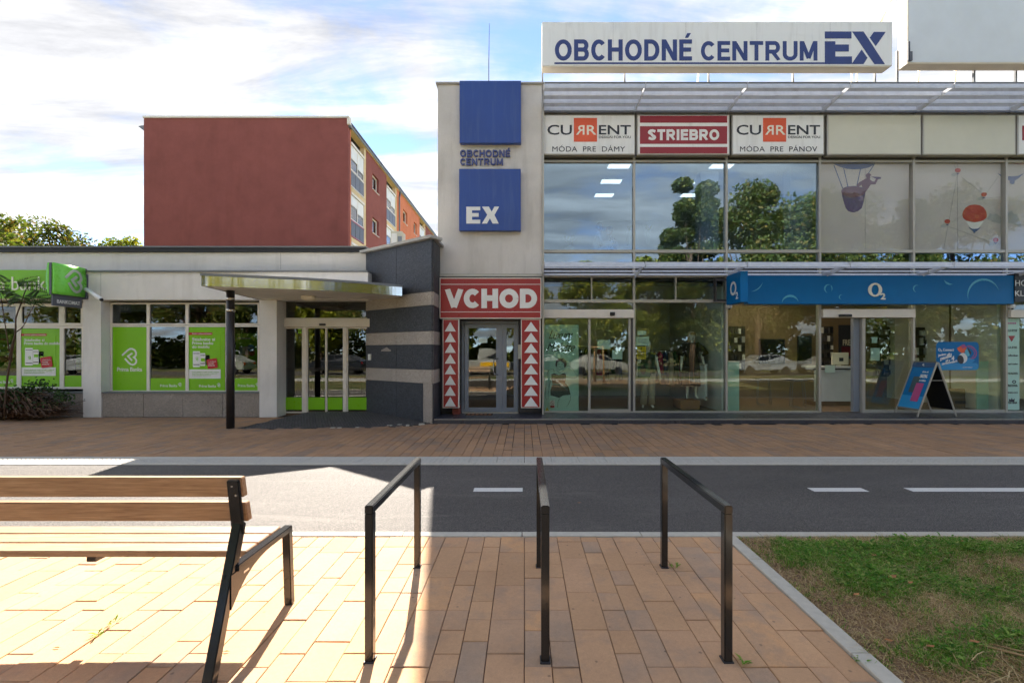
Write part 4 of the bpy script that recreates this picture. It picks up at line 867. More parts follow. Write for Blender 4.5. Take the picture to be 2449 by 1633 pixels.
# ---------------------------------------------------------------- shopping centre
YT, YGL = 10.75, 11.07          # tower wall | glass wall
sc_ = thing('shopping_centre', (5, 12, 0), 'two storey shopping centre with glass front and pale plaster tower', 'building')
MX = [1297, 1515.5, 1735.5, 1958, 2181.5, 2402, 2623]
xl, xrt = X(1047, YT), X(1296, YT)
box('tower_wall', xl, xrt - .002, YT, 12.6, Z(655, YT), Z(203, YT), 'tower_plaster', sc_)
box('tower_coping', xl - .04, xrt + .02, YT - .05, 12.65, Z(203, YT) + .001, Z(199, YT), 'concrete', sc_)
box('flashing', X(1050, YT), X(1296, YT), YT - .10, YT - .002, Z(663, YT), Z(656, YT), 'aluminium', sc_)
for px in (1084, 1121, 1180, 1238, 1286): lathe_y('rivet', X(px, YT), YT - .106, Z(657.5, YT), .010, .006, 'zinc', sc_)
# body of the building behind the glass
box('roof', xl, 16.5, YGL + .25, 24, 7.25, 7.5, 'bitumen', sc_); box('back_wall', xl, 16.5, 18.0, 18.25, 0, 7.25, 'room_wall', sc_); box('rear_block', xl, 16.5, 18.3, 24, 0, 7.25, 'white_plaster', sc_)
box('side_wall', xl - .02, xl + .2, 12.61, 18, 0, 8.0, 'tower_plaster', sc_); box('far_side_wall', 16.5, 16.8, YGL, 24, 0, 8.1, 'tower_plaster', sc_)
box('middle_slab', xl + .2, 16.5, YGL + .12, 18, 3.36, 3.74, 'room_white', sc_)
box('parapet', xrt + .003, 16.8, YGL - .05, YGL + .25, 7.32, 8.15, 'parapet_plaster', sc_)
box('parapet_cap', xrt + .003, 16.8, YGL - .08, YGL + .28, 8.151, 8.18, 'zinc', sc_)
# terrace step of dark tiles
ter = thing('terrace', (5, 10.5, 0), 'dark tiled terrace step along the shop fronts', 'terrace', kind='structure')
box('terrace_bed', -2.0, 16.5, 9.965, 11.6, -.05, .088, 'bedding', ter)
i = 0; x = -2.0
while x < 14:
    for j, (ya, yb) in enumerate(((9.955, 10.30), (10.30, 10.645), (10.645, 11.0))):
        if not (x < X(1297, 10.8) and j == 2 and False): box('floor_tile', x + .002, x + .338, ya + .002, yb - .002, .086, .100 + random.uniform(0, .001), 'tile_dark', ter)
    box('riser_tile', x + .002, x + .338, 9.94, 9.953, 0.0, .0855, 'tile_dark', ter)
    x += .34
box('edge_strip', -2.0, 14, 9.936, 9.954, .0865, .1015, 'aluminium', ter)
# mullions and transoms
for px in MX:
    box('mullion', X(px - 2.6, YGL), X(px + 2.6, YGL), YGL - .06, YGL + .07, .10, Z(371, YGL), 'aluminium', sc_, .003)
box('corner_post', xrt + .004, xrt + .05, YT - .03, YT + .25, .1, Z(263, YGL), 'aluminium', sc_)
for a, b in zip(MX, MX[1:]):
    xa, xb = X(a + 2.6, YGL), X(b - 2.6, YGL)
    box('transom', xa, xb, YGL - .05, YGL + .07, Z(605.5, YGL), Z(598.5, YGL), 'aluminium', sc_, .002)
    box('transom', xa, xb, YGL - .05, YGL + .07, Z(390, YGL), Z(385, YGL), 'aluminium', sc_, .002)
    box('head_panel', xa, xb, YGL - .02, YGL + .07, Z(384.8, YGL), Z(366, YGL), 'frame_dark', sc_)
    box('spandrel_panel', xa, xb, YGL + .02, YGL + .07, Z(664, YGL), Z(632, YGL), 'dark_render', sc_)
    p = box('pane', xa, xb, YGL, YGL + .008, Z(598.5, YGL) + .001, Z(390, YGL) - .001, 'upper_glass' if a < 1900 else 'screened_glass', sc_)
    box('pane', xa, xb, YGL, YGL + .008, Z(632, YGL), Z(605.5, YGL) - .001, 'upper_glass', sc_)
    box('sill_board', xa, xb, YGL + .071, YGL + .55, Z(602, YGL) - .03, Z(600.5, YGL), 'room_white', sc_)
box('spandrel_back', xrt, 16.5, YGL + .13, YGL + .16, 3.74, Z(606, YGL), 'dark_render', sc_)
# printed blinds behind the upper glass
YB = YGL + .06
def blind(i, seam):
    a, b = MX[i] + 3, MX[i + 1] - 3; xa, xb = X(a, YB), X(b, YB)
    o = box('printed_blind', xa, xb, YB, YB + .004, Z(600, YB), Z(388, YB), 'blind_grey', sc_)
    flat('blind_seam', [rect(seam, 388, seam + .8, 599)], YB - .003, 'print_line', o, .002); return o
C = lambda pts: [(1849 + p[0] / 3.92, 360 + p[1] / 3.92) for p in pts]
b4 = blind(3, 2069); b4['label'] = 'grey blind with a man in a balloon basket'; Y1 = YB - .004
flat('balloon_envelope', [C([(550, 112), (972, 112), (940, 140), (890, 163), (830, 175), (760, 178), (690, 172), (630, 156), (585, 138)])], Y1, 'balloon_blue', b4, .002)
flat('balloon_rope', [stroke(C(q), 2.0) for q in ([(570, 138), (655, 362)], [(662, 168), (702, 342)], [(820, 172), (785, 332)], [(948, 132), (892, 218)])], Y1 + .001, 'balloon_blue', b4, .002)
flat('basket', [C([(640, 375), (655, 355), (690, 340), (755, 333), (830, 345), (858, 368), (865, 395), (850, 480), (832, 540), (790, 573), (750, 582), (705, 570), (680, 540), (652, 450)])], Y1, 'balloon_purple', b4, .002)
flat('basket_inside', [C(ell(752, 390, 112, 50))], Y1 - .003, 'balloon_plum', b4, .002)
flat('lookout_figure', [C([(778, 330), (810, 298), (862, 268), (878, 262), (868, 240), (872, 222), (890, 213), (910, 218), (924, 234), (908, 240), (912, 258), (905, 270), (930, 290), (950, 294), (966, 262), (984, 268), (960, 318), (915, 320), (897, 350), (866, 390), (838, 352), (830, 322), (800, 344)])], Y1 - .004, 'balloon_plum', b4, .002)
flat('telescope', [C([(915, 245), (1010, 249), (1014, 266), (976, 269)])], Y1 - .005, 'balloon_purple', b4, .002)
b5 = blind(4, 2290); b5['label'] = 'grey blind with red balloons joined by thin lines'
flat('thin_line', [stroke(C(q), .7) for q in ([(1690, 115), (1730, 215)], [(1730, 215), (1600, 920)], [(1765, 250), (1960, 400)], [(2000, 400), (2115, 240)], [(1640, 710), (2080, 875)], [(1985, 447), (2140, 437)], [(1680, 670), (1790, 600)], [(2100, 880), (2145, 868)])], Y1, 'print_line', b5, .002)
flat('big_balloon', [C([(1775, 600), (1782, 570), (1805, 535), (1845, 513), (1890, 507), (1935, 513), (1975, 535), (1998, 570), (2005, 605), (2000, 632), (1970, 655), (1930, 668), (1890, 673), (1848, 668), (1808, 655), (1780, 632)])], Y1, 'balloon_red', b5, .002)
flat('balloon_skirt', [C([(1800, 660), (1890, 676), (1975, 660), (1920, 735), (1862, 735)])], Y1 + .001, 'film_white', b5, .002)
flat('balloon_basket', [C([(1828, 718), (1865, 733), (1890, 735), (1915, 733), (1950, 718), (1910, 757), (1898, 760), (1895, 772), (1880, 772), (1878, 760)])], Y1 - .003, 'balloon_blue', b5, .002)
for cx, cy in ((1732, 187), (1978, 413), (1634, 665), (2087, 838)):
    flat('small_balloon', [C(ell(cx, cy, 27, 20))], Y1 - .003, 'balloon_red', b5, .002); flat('small_leaf', [C(ell(cx - 30, cy + 38, 34, 16, rot=-12))], Y1, 'print_grey', b5, .002); flat('small_basket', [C([(cx - 14, cy + 25), (cx + 16, cy + 25), (cx - 2, cy + 40)])], Y1 - .004, 'balloon_purple', b5, .002)
flat('hills_print', [C([(2005, 640), (2035, 585), (2060, 605), (2085, 588), (2145, 630), (2145, 690), (2060, 672)])], Y1, 'print_grey', b5, .002)
flat('balloon_edge', [C([(2095, 112), (2145, 112), (2145, 122), (2110, 118)])], Y1 - .003, 'balloon_red', b5, .002); flat('balloon_ropes', [C([(2105, 213), (2146, 235), (2146, 252)])], Y1 - .003, 'balloon_blue', b5, .002)
b6 = blind(5, 2480); b6['label'] = 'grey blind at the picture edge with part of a balloon'
flat('balloon_edge', [C([(2178, 112), (2470, 112), (2400, 128), (2330, 132), (2178, 126)])], Y1 - .003, 'balloon_red', b6, .002)
flat('balloon_basket', [C([(2178, 240), (2240, 244), (2300, 238), (2352, 214), (2300, 262), (2266, 284), (2262, 312), (2242, 318), (2222, 310), (2220, 284), (2178, 258)])], Y1 - .003, 'balloon_blue', b6, .002)
flat('hills_print', [C([(2178, 605), (2235, 562), (2260, 600), (2290, 595), (2335, 725), (2230, 680), (2190, 690)])], Y1, 'print_grey', b6, .002)
# ground floor glazing
def gpane(name, x0, x1, y0, y1, gl='shop_glass', Y=YGL): return box(name, X(x0, Y), X(x1, Y), Y, Y + .008, Z(y1, Y), Z(y0, Y), gl, sc_)
def gbar(name, x0, y0, x1, y1, mat='aluminium', d=.12, Y=YGL - .05): return box(name, X(x0, YGL), X(x1, YGL), Y, Y + d, Z(y1, YGL), Z(y0, YGL), mat, sc_, .002)
for a, b, m_ in ((1299.6, 1512.9, 1414.5), (1518.1, 1732.9, 1615)):
    gbar('transom', a, 717, b, 724); gbar('head_rail', a, 658, b, 664, 'aluminium'); gbar('mullion', m_ - 1.4, 664, m_ + 1.4, 717)
    gpane('pane', a, m_ - 1.5, 664.2, 716.8); gpane('pane', m_ + 1.5, b, 664.2, 716.8)
    box('roller_blind', X(a, YGL), X(b, YGL), YGL + .1, YGL + .11, Z(683, YGL), Z(664, YGL), 'frame_dark', sc_)
gpane('pane', 1299.6, 1512.9, 724.2, 741); gbar('door_header', 1299.6, 741.2, 1512.9, 761, 'frame_white', .2, YGL - .13)
hs = box('door_sensor', X(1456, YGL), X(1468, YGL), YGL - .17, YGL - .131, Z(756, YGL), Z(747.5, YGL), 'black_plastic', sc_, .012)
gbar('bottom_rail', 1299.6, 982.5, 1512.9, 986.5); gbar('door_post', 1406.5, 761.2, 1411.8, 982.4); gbar('door_post', 1502.5, 761.2, 1507, 982.4); gbar('dark_jamb', 1507.2, 761.2, 1512.8, 982.4, 'frame_dark')
gpane('pane', 1299.6, 1406.3, 761.2, 982.3); gpane('sliding_door', 1412, 1502.3, 761.2, 978); gbar('door_rail', 1412, 978.2, 1502.3, 982.3)
gpane('pane', 1518.1, 1732.9, 724.2, 982.4); gbar('bottom_rail', 1518.1, 982.5, 1732.9, 986.5)
gpane('pane', 1738.1, 1955.4, 724.2, 982.4); gbar('bottom_rail', 1738.1, 982.5, 1955.4, 986.5)
gpane('pane', 1960.6, 2178.9, 724.2, 740); gbar('door_header', 1960.6, 740.2, 2178.9, 760, 'frame_white', .2, YGL - .13)
box('door_sensor', X(1996, YGL), X(2026, YGL), YGL - .18, YGL - .131, Z(759, YGL), Z(753, YGL), 'black_plastic', sc_, .01)
gbar('sliding_door_edge', 2044, 760.2, 2058.5, 985, 'frame_grey', .10, YGL + .04); gbar('door_post', 2059, 760.2, 2066, 986.5); gpane('pane', 2066.2, 2178.9, 760.2, 979); gbar('bottom_rail', 2066.2, 979.2, 2178.9, 986.5)
gpane('sliding_door', 2072, 2140, 762, 980, 'shop_glass', YGL + .12); gbar('door_threshold', 1960.6, 984.8, 2044, 986.6, 'frame_dark')
gpane('pane', 2184.1, 2399.4, 724.2, 979); gbar('bottom_rail', 2184.1, 979.2, 2399.4, 986.5)
gbar('door_header', 2404.6, 742, 2620, 760, 'frame_white', .2, YGL - .13); gpane('pane', 2404.6, 2620, 724.2, 741.8); gpane('pane', 2404.6, 2620, 760.2, 982.4); gbar('bottom_rail', 2404.6, 982.5, 2620, 986.5)
# grey entrance door under the red sign
YDo = 10.95
box('doorway_wall', X(1050, YDo), X(1108, YDo), YDo, YDo + .25, .1, 3.45, 'dark_render', sc_); box('doorway_wall', X(1240.5, YDo), X(1299, YDo), YDo, YDo + .25, .1, 3.45, 'dark_render', sc_); box('doorway_lintel', X(1108, YDo) + .002, X(1240.5, YDo) - .002, YDo, YDo + .25, Z(768, YDo), 3.45, 'dark_render', sc_)
box('stair_hall_wall', X(1050, YDo), X(1299, YDo), 15.5, 15.6, .1, 3.3, 'room_wall', sc_); box('stair_hall_floor', X(1050, YDo), X(1299, YDo), 11.2, 15.5, .05, .1, 'room_floor', sc_); box('stair_hall_side', X(1052, YDo) - .06, X(1052, YDo), 11.25, 15.5, .1, 3.36, 'room_wall', sc_)
def ring(name, x0, y0, x1, y1, f, Y, d_, mat, parent):
    a, b, c, e = X(x0, Y), X(x1, Y), Z(y1, Y), Z(y0, Y); f = f * Y / F_PX
    return boxes(name, [(a, a + f, Y, Y + d_, c, e), (b - f, b, Y, Y + d_, c, e), (a + f, b - f, Y, Y + d_, e - f, e), (a + f, b - f, Y, Y + d_, c, c + f)], mat, parent)
ring('door_frame', 1104, 768, 1240, 986, 6, YDo - .03, .12, 'frame_grey', sc_)
dl = ring('door', 1111, 775, 1196, 984, 9.5, YDo - .05, .06, 'frame_grey', sc_); box('pane', X(1119, YDo), X(1187, YDo), YDo - .03, YDo - .022, Z(975, YDo), Z(783, YDo), 'shop_glass', dl)
d2_ = ring('side_leaf', 1202, 775, 1238, 984, 9.5, YDo - .05, .06, 'frame_grey', sc_); box('pane', X(1211, YDo), X(1229, YDo), YDo - .03, YDo - .022, Z(975, YDo), Z(783, YDo), 'shop_glass', d2_)
box('meeting_stile', X(1196, YDo), X(1202, YDo), YDo - .06, YDo + .03, Z(985, YDo), Z(774, YDo), 'frame_grey', sc_)
yh = YDo - .05; tube('handle', [(X(1191, yh), yh, Z(857, yh)), (X(1182, yh), yh - .07, Z(859, yh)), (X(1180, yh), yh - .075, Z(870, yh)), (X(1180, yh), yh - .075, Z(884, yh)), (X(1182, yh), yh - .07, Z(894, yh)), (X(1191, yh), yh, Z(896, yh))], .014, 'chrome', dl, 8)
box('door_threshold', X(1106, YDo), X(1240, YDo), YDo - .07, YDo + .1, .1005, .125, 'aluminium', sc_)
box('notice', X(1145, YDo), X(1166, YDo), YDo - .036, YDo - .034, Z(820, YDo), Z(808, YDo), 'paper', dl)
box('letter_box', X(1239, YDo), X(1247, YDo), YDo - .12, YDo - .01, Z(858, YDo), Z(824, YDo), 'panel_ivory', sc_, .004)
pr = thing('brick_stub', (X(1090, 10.8), 10.8, .1), 'short brick stub under the narrow arrow board', 'brick stub')
for k in range(3): box('brick', X(1082, 10.7), X(1099, 10.7), 10.70, 10.9, .101 + k * .07, .101 + k * .07 + .066, 'brick_red', pr, .004)
mt_ = thing('door_mat', (X(1146, 10.5), 10.5, .1), 'small dark door mat before the grey door', 'door mat')
box('mat_base', X(1113, 10.6), X(1178, 10.6), 10.50, 10.80, .101, .113, 'mat_brown', mt_, .003)
for k in range(6): box('mat_rib', X(1118 + k * 10, 10.6), X(1124 + k * 10, 10.6), 10.52, 10.78, .1131, .118, 'cardboard', mt_)
# sun louvres
def louvre(name, label, z_front, z_back, heights, tall):
    lv = thing(name, (5, 10.5, z_back), label, 'sunshade'); Ys = [9.98, 10.28, 10.60, 10.92]
    for a, b in zip(MX, MX[1:]):
        xa, xb = X(a, YGL), X(b, YGL)
        for k, y in enumerate(Ys):
            t = k / 3; z = z_front + (z_back - z_front) * t; h = heights[k]; bm = bmesh.new()
            dep = .03 if not (tall and k == 0) else .10
            lean = .035 if not (tall and k == 0) else .09
            prof = [(y, z - h / 2), (y + lean * .35, z), (y + lean, z + h / 2), (y + lean + .012, z + h / 2 - .004), (y + lean * .5 + .014, z), (y + .014, z - h / 2)]
            rings = [[bm.verts.new((x_, p[0], p[1])) for p in prof] for x_ in (xa + .008, xb - .008)]; n_ = len(prof)
            for q in range(n_): bm.faces.new((rings[0][q], rings[0][(q + 1) % n_], rings[1][(q + 1) % n_], rings[1][q]))
            bm.faces.new(rings[0]); bm.faces.new(rings[1][::-1]); from_bm('slat', bm, 'galvanised', lv)
    for a in MX:
        x = X(a, YGL); vs = [(x - .005, 9.95, z_front + .06), (x - .005, 10.05, z_front + .02), (x - .005, 11.06, z_back + .03), (x - .005, 11.06, z_back - .12), (x - .005, 10.0, z_front - .035)]
        vs += [(x + .005, v[1], v[2]) for v in vs]; mobj('bracket', vs, [(0, 1, 2, 3, 4), (9, 8, 7, 6, 5)] + [(i, (i + 1) % 5, 5 + (i + 1) % 5, 5 + i) for i in range(5)], 'galvanised', lv)
    return lv
louvre('upper_sunshade', 'galvanised slat sunshade under the rooftop sign', 7.50, 7.50, (.115, .115, .115, .115), False)
louvre('lower_sunshade', 'galvanised slat sunshade over the ground floor shops', 3.535, 3.47, (.125, .03, .04, .05), True)
bm = bmesh.new(); nst = 8; a_, b_ = xrt + .01, 14.5     # curved apron under the upper sunshade
ring_ = []
for i in range(nst + 1):
    t = i / nst; ring_.append((10.80 + .20 * t, 7.335 + .115 * math.sin(t * math.pi / 2)))
R0 = [bm.verts.new((a_, y, z)) for y, z in ring_]; R1 = [bm.verts.new((b_, y, z)) for y, z in ring_]
for i in range(nst): bm.faces.new((R0[i], R1[i], R1[i + 1], R0[i + 1]))
from_bm('curved_apron', bm, 'zinc', sc_, True)
# ---------------------------------------------------------------- signs
Cc = lambda x, y: (1250 + x / 3.92, y / 3.92)
YR = 10.70
rs = thing('rooftop_sign', (X(1700, YR), 10.8, 7.5), 'long white rooftop sign box reading OBCHODNE CENTRUM in navy letters', 'sign')
box('sign_box', X(1296.4, YR), X(2134, YR), YR, YR + .25, Z(157.5, YR), Z(53, YR), 'white_board', rs, .004)
for px in (1466, 1640, 1810, 1985): box('panel_seam', X(px, YR), X(px, YR) + .004, YR - .001, YR + .003, Z(156, YR), Z(54, YR), 'print_line', rs)
box('base_tray', X(1297, YR), X(2130, YR), YR + .012, YR + .27, Z(157.5, YR) - .02, Z(157.5, YR) - .001, 'beige_metal', rs)
YS = YR - .006
block_text('OBCHODNE', 1327, 95, 1655, 145.4, YS, 'navy', rs, .195, .11, .005, (7,)); block_text('CENTRUM', 1676.5, 99, 1955, 145.4, YS, 'navy', rs, .195, .11, .005)
flat('underline', [rect(1326, 149.7, 1972.5, 153.8)], YS, 'navy', rs, .005)
D7 = lambda pts: [(1849 + p[0] / 3.92, p[1] / 3.92) for p in pts]
flat('emblem', [D7(rect(486, 298, 735, 363)), D7([(486, 390), (584, 390), (584, 420), (711, 420), (711, 485), (584, 485), (584, 532), (740, 532), (740, 603), (486, 603)]), D7([(742, 298), (848, 298), (1048, 603), (950, 603)]), D7([(945, 302), (1056, 302), (963, 435), (907, 355)]), D7([(830, 467), (885, 545), (848, 603), (742, 603), (742, 594)])], YS, 'navy', rs, .005)
for px in (1298.5, 1500, 1706, 1913, 2114): box('leg', X(px - 1.8, YR + .12), X(px + 1.8, YR + .12), YR + .38, YR + .43, 7.4, Z(157.5, YR) + .3, 'zinc', rs)
for px in (1663, 2030, 2043): tube('brace', [(X(px + 8, 11.6), 11.6, 8.9), (X(px - 3, 12.6), 12.6, 7.5)], .02, 'beige_metal', rs, 6)
YBb = 11.2
bb = thing('rooftop_billboard', (X(2300, YBb), 11.4, 7.5), 'large blank pale billboard on the roof beside the long sign', 'billboard')
box('billboard_box', X(2171, YBb), 16.0, YBb + .012, YBb + .30, Z(152, YBb), 13.2, 'beige_metal', bb, .004); box('blank_sheet', X(2174, YBb), 15.9, YBb, YBb + .011, Z(149, YBb), 13.1, 'sail_white', bb)
for px in (2148, 2332, 2432): box('leg', X(px - 2, YBb + .3), X(px + 2, YBb + .3), YBb + .31, YBb + .36, 7.4, 9.3, 'zinc', bb)
for px in (2190, 2278): tube('brace', [(X(px + 10, 11.8), 11.8, 9.2), (X(px - 8, 12.9), 12.9, 7.5)], .022, 'beige_metal', bb, 6)
tube('brace', [(X(2140, 12.2), 12.2, Z(-20, 12.2)), (X(2104, 12.2), 12.2, Z(60, 12.2))], .03, 'beige_metal', bb, 6)
pbox('floodlight', 2173, 99, 2177, 145, YBb - .06, .05, 'ink_dark', bb, .004); pbox('floodlight', 2176, 123, 2183, 145, YBb - .07, .05, 'slate_plastic', bb, .004)
an = thing('antenna', (X(1170, 11.5), 11.5, 8.0), 'thin lightning rod on top of the tower', 'antenna')
tube('rod', [(X(1169, 11.4), 11.4, 7.9), (X(1169, 11.4), 11.4, Z(150, 11.4)), (X(1170.5, 11.4), 11.4, Z(57, 11.4))], [.012, .010, .005], 'frame_dark', an, 6)
# tower squares
YQ = YT - .16
q1 = thing('blue_square', (X(1172, YQ), YT, Z(342, YQ)), 'plain blue square panel high on the tower', 'sign'); pbox('panel', 1099, 193.5, 1246, 342, YQ, .12, 'square_blue', q1, .004); pbox('spacer', 1110, 205, 1235, 330, YQ + .121, .038, 'frame_dark', q1)
q2 = thing('blue_square_sign', (X(1172, YQ), YT, Z(552, YQ)), 'blue square tower sign with white letters EX', 'sign'); pbox('panel', 1098, 404, 1245.5, 551.5, YQ, .12, 'square_blue', q2, .004); pbox('spacer', 1110, 415, 1235, 540, YQ + .121, .038, 'frame_dark', q2)
E_ = lambda pts: [(780 + p[0] / 3.733, 260 + p[1] / 3.733) for p in pts]
flat('lettering', [E_([(1251, 876), (1376, 876), (1376, 908), (1302, 908), (1302, 932), (1362, 932), (1362, 965), (1302, 965), (1302, 992), (1376, 992), (1376, 1026), (1251, 1026)]), E_([(1392, 875), (1452, 875), (1478, 920), (1502, 875), (1544, 875), (1503, 950), (1541, 1026), (1486, 1026), (1462, 980), (1436, 1026), (1390, 1026), (1438, 948)])], YQ - .006, 'letter_white', q2, .005)
tx = thing('tower_lettering', (X(1160, YT), YT, Z(395, YT)), 'raised blue letters OBCHODNE CENTRUM between the two blue squares', 'lettering')
block_text('OBCHODNE', 1100, 358.5, 1220, 375, YT - .05, 'letter_blue', tx, .19, .14, .045, (7,)); block_text('CENTRUM', 1100.5, 378.8, 1203, 394.6, YT - .05, 'letter_blue', tx, .19, .14, .045)
# entrance sign and arrow boards
YV = 10.50
vc = thing('entrance_sign', (X(1173, YV), YV, Z(762, YV)), 'wide red sign with white word VCHOD above the grey door', 'sign')
pbox('board', 1051, 664, 1295, 762, YV, .14, 'frame_white', vc, .004); pbox('red_panel', 1053.5, 666.5, 1292.5, 759.5, YV - .004, .003, 'entry_red', vc)
flat('white_line', [rect(1054, 679.3, 1292, 680.6), rect(1054, 745.3, 1292, 746.6)], YV - .008, 'letter_white', vc, .003)
block_text('VCHOD', 1063, 690.5, 1284.5, 737, YV - .008, 'letter_white', vc, .29, .055, .004)
def arrows(name, x0, x1, tx0, tx1, label):
    a = thing(name, (X((x0 + x1) / 2, YV + .04), YV, Z(975, YV)), label, 'sign', 'arrow boards by the grey door'); Y = YV + .04
    pbox('board', x0, 763, x1, 975.5, Y, .12, 'frame_white', a, .004); pbox('red_panel', x0 + 2, 765, x1 - 2.5, 973.5, Y - .004, .003, 'entry_red', a)
    for i in range(8):
        y = 769.5 + i * 25.6; flat('arrow', [[(tx0, y + 23), ((tx0 + tx1) / 2, y), (tx1, y + 23)]], Y - .008, 'letter_white', a, .003)
arrows('arrow_board', 1058.5, 1098, 1063.5, 1090, 'narrow red arrow board between granite wall and grey door'); arrows('arrow_board', 1246, 1293, 1253.5, 1286.5, 'wider red arrow board between grey door and glass front')
# row of lightbox signs
YL = 10.84
def lightbox(x0, x1, label, mat='white_board', name='lightbox_sign'):
    t = thing(name, (X((x0 + x1) / 2, YL), YL, Z(371, YL)), label, 'sign', 'row of lightbox signs'); pbox('case', x0, 274, x1, 371, YL, .16, 'aluminium', t, .012); pbox('face', x0 + 3, 277, x1 - 3, 368, YL - .004, .003, mat, t); return t
def current(dx, l2, bx, label):
    t = lightbox(1298 + dx, 1519.5 + dx, label); c = lambda x, y: (Cc(x, y)[0] + dx, Cc(x, y)[1]); Y = YL - .009
    text('lettering', 'CU', *c(232, 1172), *c(462, 1266), Y, 'ink_dark', t, .012); flat('orange_square', [rect(*c(480, 1108), *c(697, 1330))], Y, 'orange_print', t, .004)
    text('lettering', 'R', *c(500, 1176), *c(580, 1264), Y - .004, 'cream_letter', t, .01, mirror=True); text('lettering', 'R', *c(602, 1176), *c(690, 1264), Y - .004, 'cream_letter', t, .01)
    text('lettering', 'ENT', *c(715, 1175), *c(1015, 1263), Y, 'ink_dark', t, .014); text('lettering', 'DESIGN FOR YOU', *c(715, 1275), *c(1015, 1298), Y, 'ink_dark', t, .008)
    text('lettering', l2, bx[0], bx[1], bx[2], bx[3], Y, 'ink_dark', t, 0.0, 0, 1.05)
current(0, 'MÓDA  PRE  DÁMY', (1321, 347.3, 1495, 363), 'white lightbox sign with orange square, nearest the tower')
ls = lightbox(1523, 1745.5, 'maroon lightbox sign with white word STRIEBRO')
for a, b in ((1087, 1152), (1185, 1350), (1380, 1440)): flat('maroon_band', [rect(*Cc(1100, a), *Cc(1918, b))], YL - .009, 'maroon', ls, .004)
block_text('STRIEBRO', *Cc(1175, 1214), *Cc(1843, 1316), YL - .013, 'letter_white', ls, .24, .10, .004)
current(452.5, 'MÓDA  PRE  PÁNOV', (1770, 347.3, 1954.5, 363), 'white lightbox sign with orange square, right of the maroon one')
lightbox(1978.5, 2204, 'blank ivory lightbox sign next to the lettered signs', 'panel_ivory'); lightbox(2207.5, 2430, 'blank ivory lightbox sign nearest the picture edge', 'panel_ivory')
le = lightbox(2433.5, 2655, 'white lightbox sign cut by the picture edge'); flat('red_print', [rect(2445, 301, 2640, 336)], YL - .009, 'maroon', le, .004)
# blue telephone shop sign
YO = 10.76
ob = thing('shop_fascia', (X(2100, YO), YO, Z(727, YO)), 'long blue shop sign with bubbles and cream letter and digit', 'sign')
pbox('board', 1789, 659, 2425, 727, YO, .22, 'cyan_blue', ob, .004)
def bubble(cx, cy, r, a0, a1, w):
    pts = [(cx + r * math.cos(math.radians(a0 + (a1 - a0) * i / 14)), cy + r * math.sin(math.radians(a0 + (a1 - a0) * i / 14))) for i in range(15)]
    inn = [(cx + (r - w * math.sin(math.pi * i / 14)) * math.cos(math.radians(a0 + (a1 - a0) * i / 14)), cy + (r - w * math.sin(math.pi * i / 14)) * math.sin(math.radians(a0 + (a1 - a0) * i / 14))) for i in range(15)]
    flat('bubble', [[p for p in pts] + inn[-2:0:-1]], YO - .005, 'bubble_blue', ob, .004)
bubble(1890, 725, 20, 185, 350, 5); bubble(1981, 690, 10, 100, 300, 3.5); bubble(1981, 690, 10, -60, 40, 2); bubble(2012, 710, 5.5, 90, 300, 2); bubble(2192, 690, 8.5, 90, 300, 3); bubble(2272, 667, 14, 60, 170, 4); bubble(2352, 704, 38, 160, 345, 5); bubble(1798, 671, 26, 10, 95, 2.5)
def oval_ring(cx, cy, rx, ry, ix, iy, Y, mat, parent, name='lettering', t=.006):
    n_ = 28; bm = bmesh.new(); o_ = [(X(p[0], Y), Z(p[1], Y)) for p in ell(cx, cy, rx, ry, n=n_)]; i_ = [(X(p[0], Y), Z(p[1], Y)) for p in ell(cx, cy, ix, iy, n=n_)]
    V = [[bm.verts.new((p[0], yy, p[1])) for p in L_] for yy in (Y, Y + t) for L_ in (o_, i_)]
    for k in range(n_):
        k2 = (k + 1) % n_; bm.faces.new((V[0][k], V[0][k2], V[1][k2], V[1][k])); bm.faces.new((V[0][k], V[2][k], V[2][k2], V[0][k2])); bm.faces.new((V[1][k], V[1][k2], V[3][k2], V[3][k]))
    return from_bm(name, bm, mat, parent)
oval_ring(2093.5, 693, 16.5, 16.3, 9.2, 12.4, YO - .02, 'cream_letter', ob, t=.02); text('lettering', '2', 2107, 701, 2118, 716, YO - .02, 'cream_letter', ob, .03, 0, 1, .02)
ps = thing('blade_sign', (4.95, 10.4, 2.7), 'blue box sign projecting at the end of the blue shop sign', 'sign')
box('box', 4.876, 5.046, 10.14, 10.85, 2.71, 3.41, 'cyan_blue', ps, .004); box('frame_bracket', 4.60, 4.62, 10.80, 10.95, 2.8, 3.35, 'frame_dark', ps); box('frame_bracket', 4.60, 4.88, 10.86, 10.90, 3.30, 3.35, 'frame_dark', ps); box('frame_bracket', 4.60, 4.88, 10.86, 10.90, 2.80, 2.85, 'frame_dark', ps)
text('lettering', 'O', 0, 0, 1, 1, 0, 'letter_white', ps, .02, 0, 1, .004, frame=((4.875, 10.64, 2.90), (0, -.30, 0), (0, 0, .33), (-1, 0, 0)))
text('lettering', '2', 0, 0, 1, 1, 0, 'letter_white', ps, .03, 0, 1, .004, frame=((4.875, 10.37, 2.80), (0, -.12, 0), (0, 0, .16), (-1, 0, 0)))
for k_, x_, lab in ((1, 1746, 'small white camera under the blue box sign'), (2, 2424, 'small white dome camera under the black sign')):
    s = thing('dome_camera', (X(x_, 10.8), 10.8, Z(732, 10.8)), lab, 'camera'); lathe('dome', [(.001, Z(739, 10.8)), (.05, Z(737, 10.8)), (.07, Z(733, 10.8)), (.07, Z(727.5, 10.8))], X(x_, 10.8), 10.85, 'film_white', s, 14); lathe('lens', [(.001, Z(740.5, 10.8)), (.03, Z(738.4, 10.8)), (.03, Z(736, 10.8))], X(x_, 10.8), 10.83, 'black_plastic', s, 10)
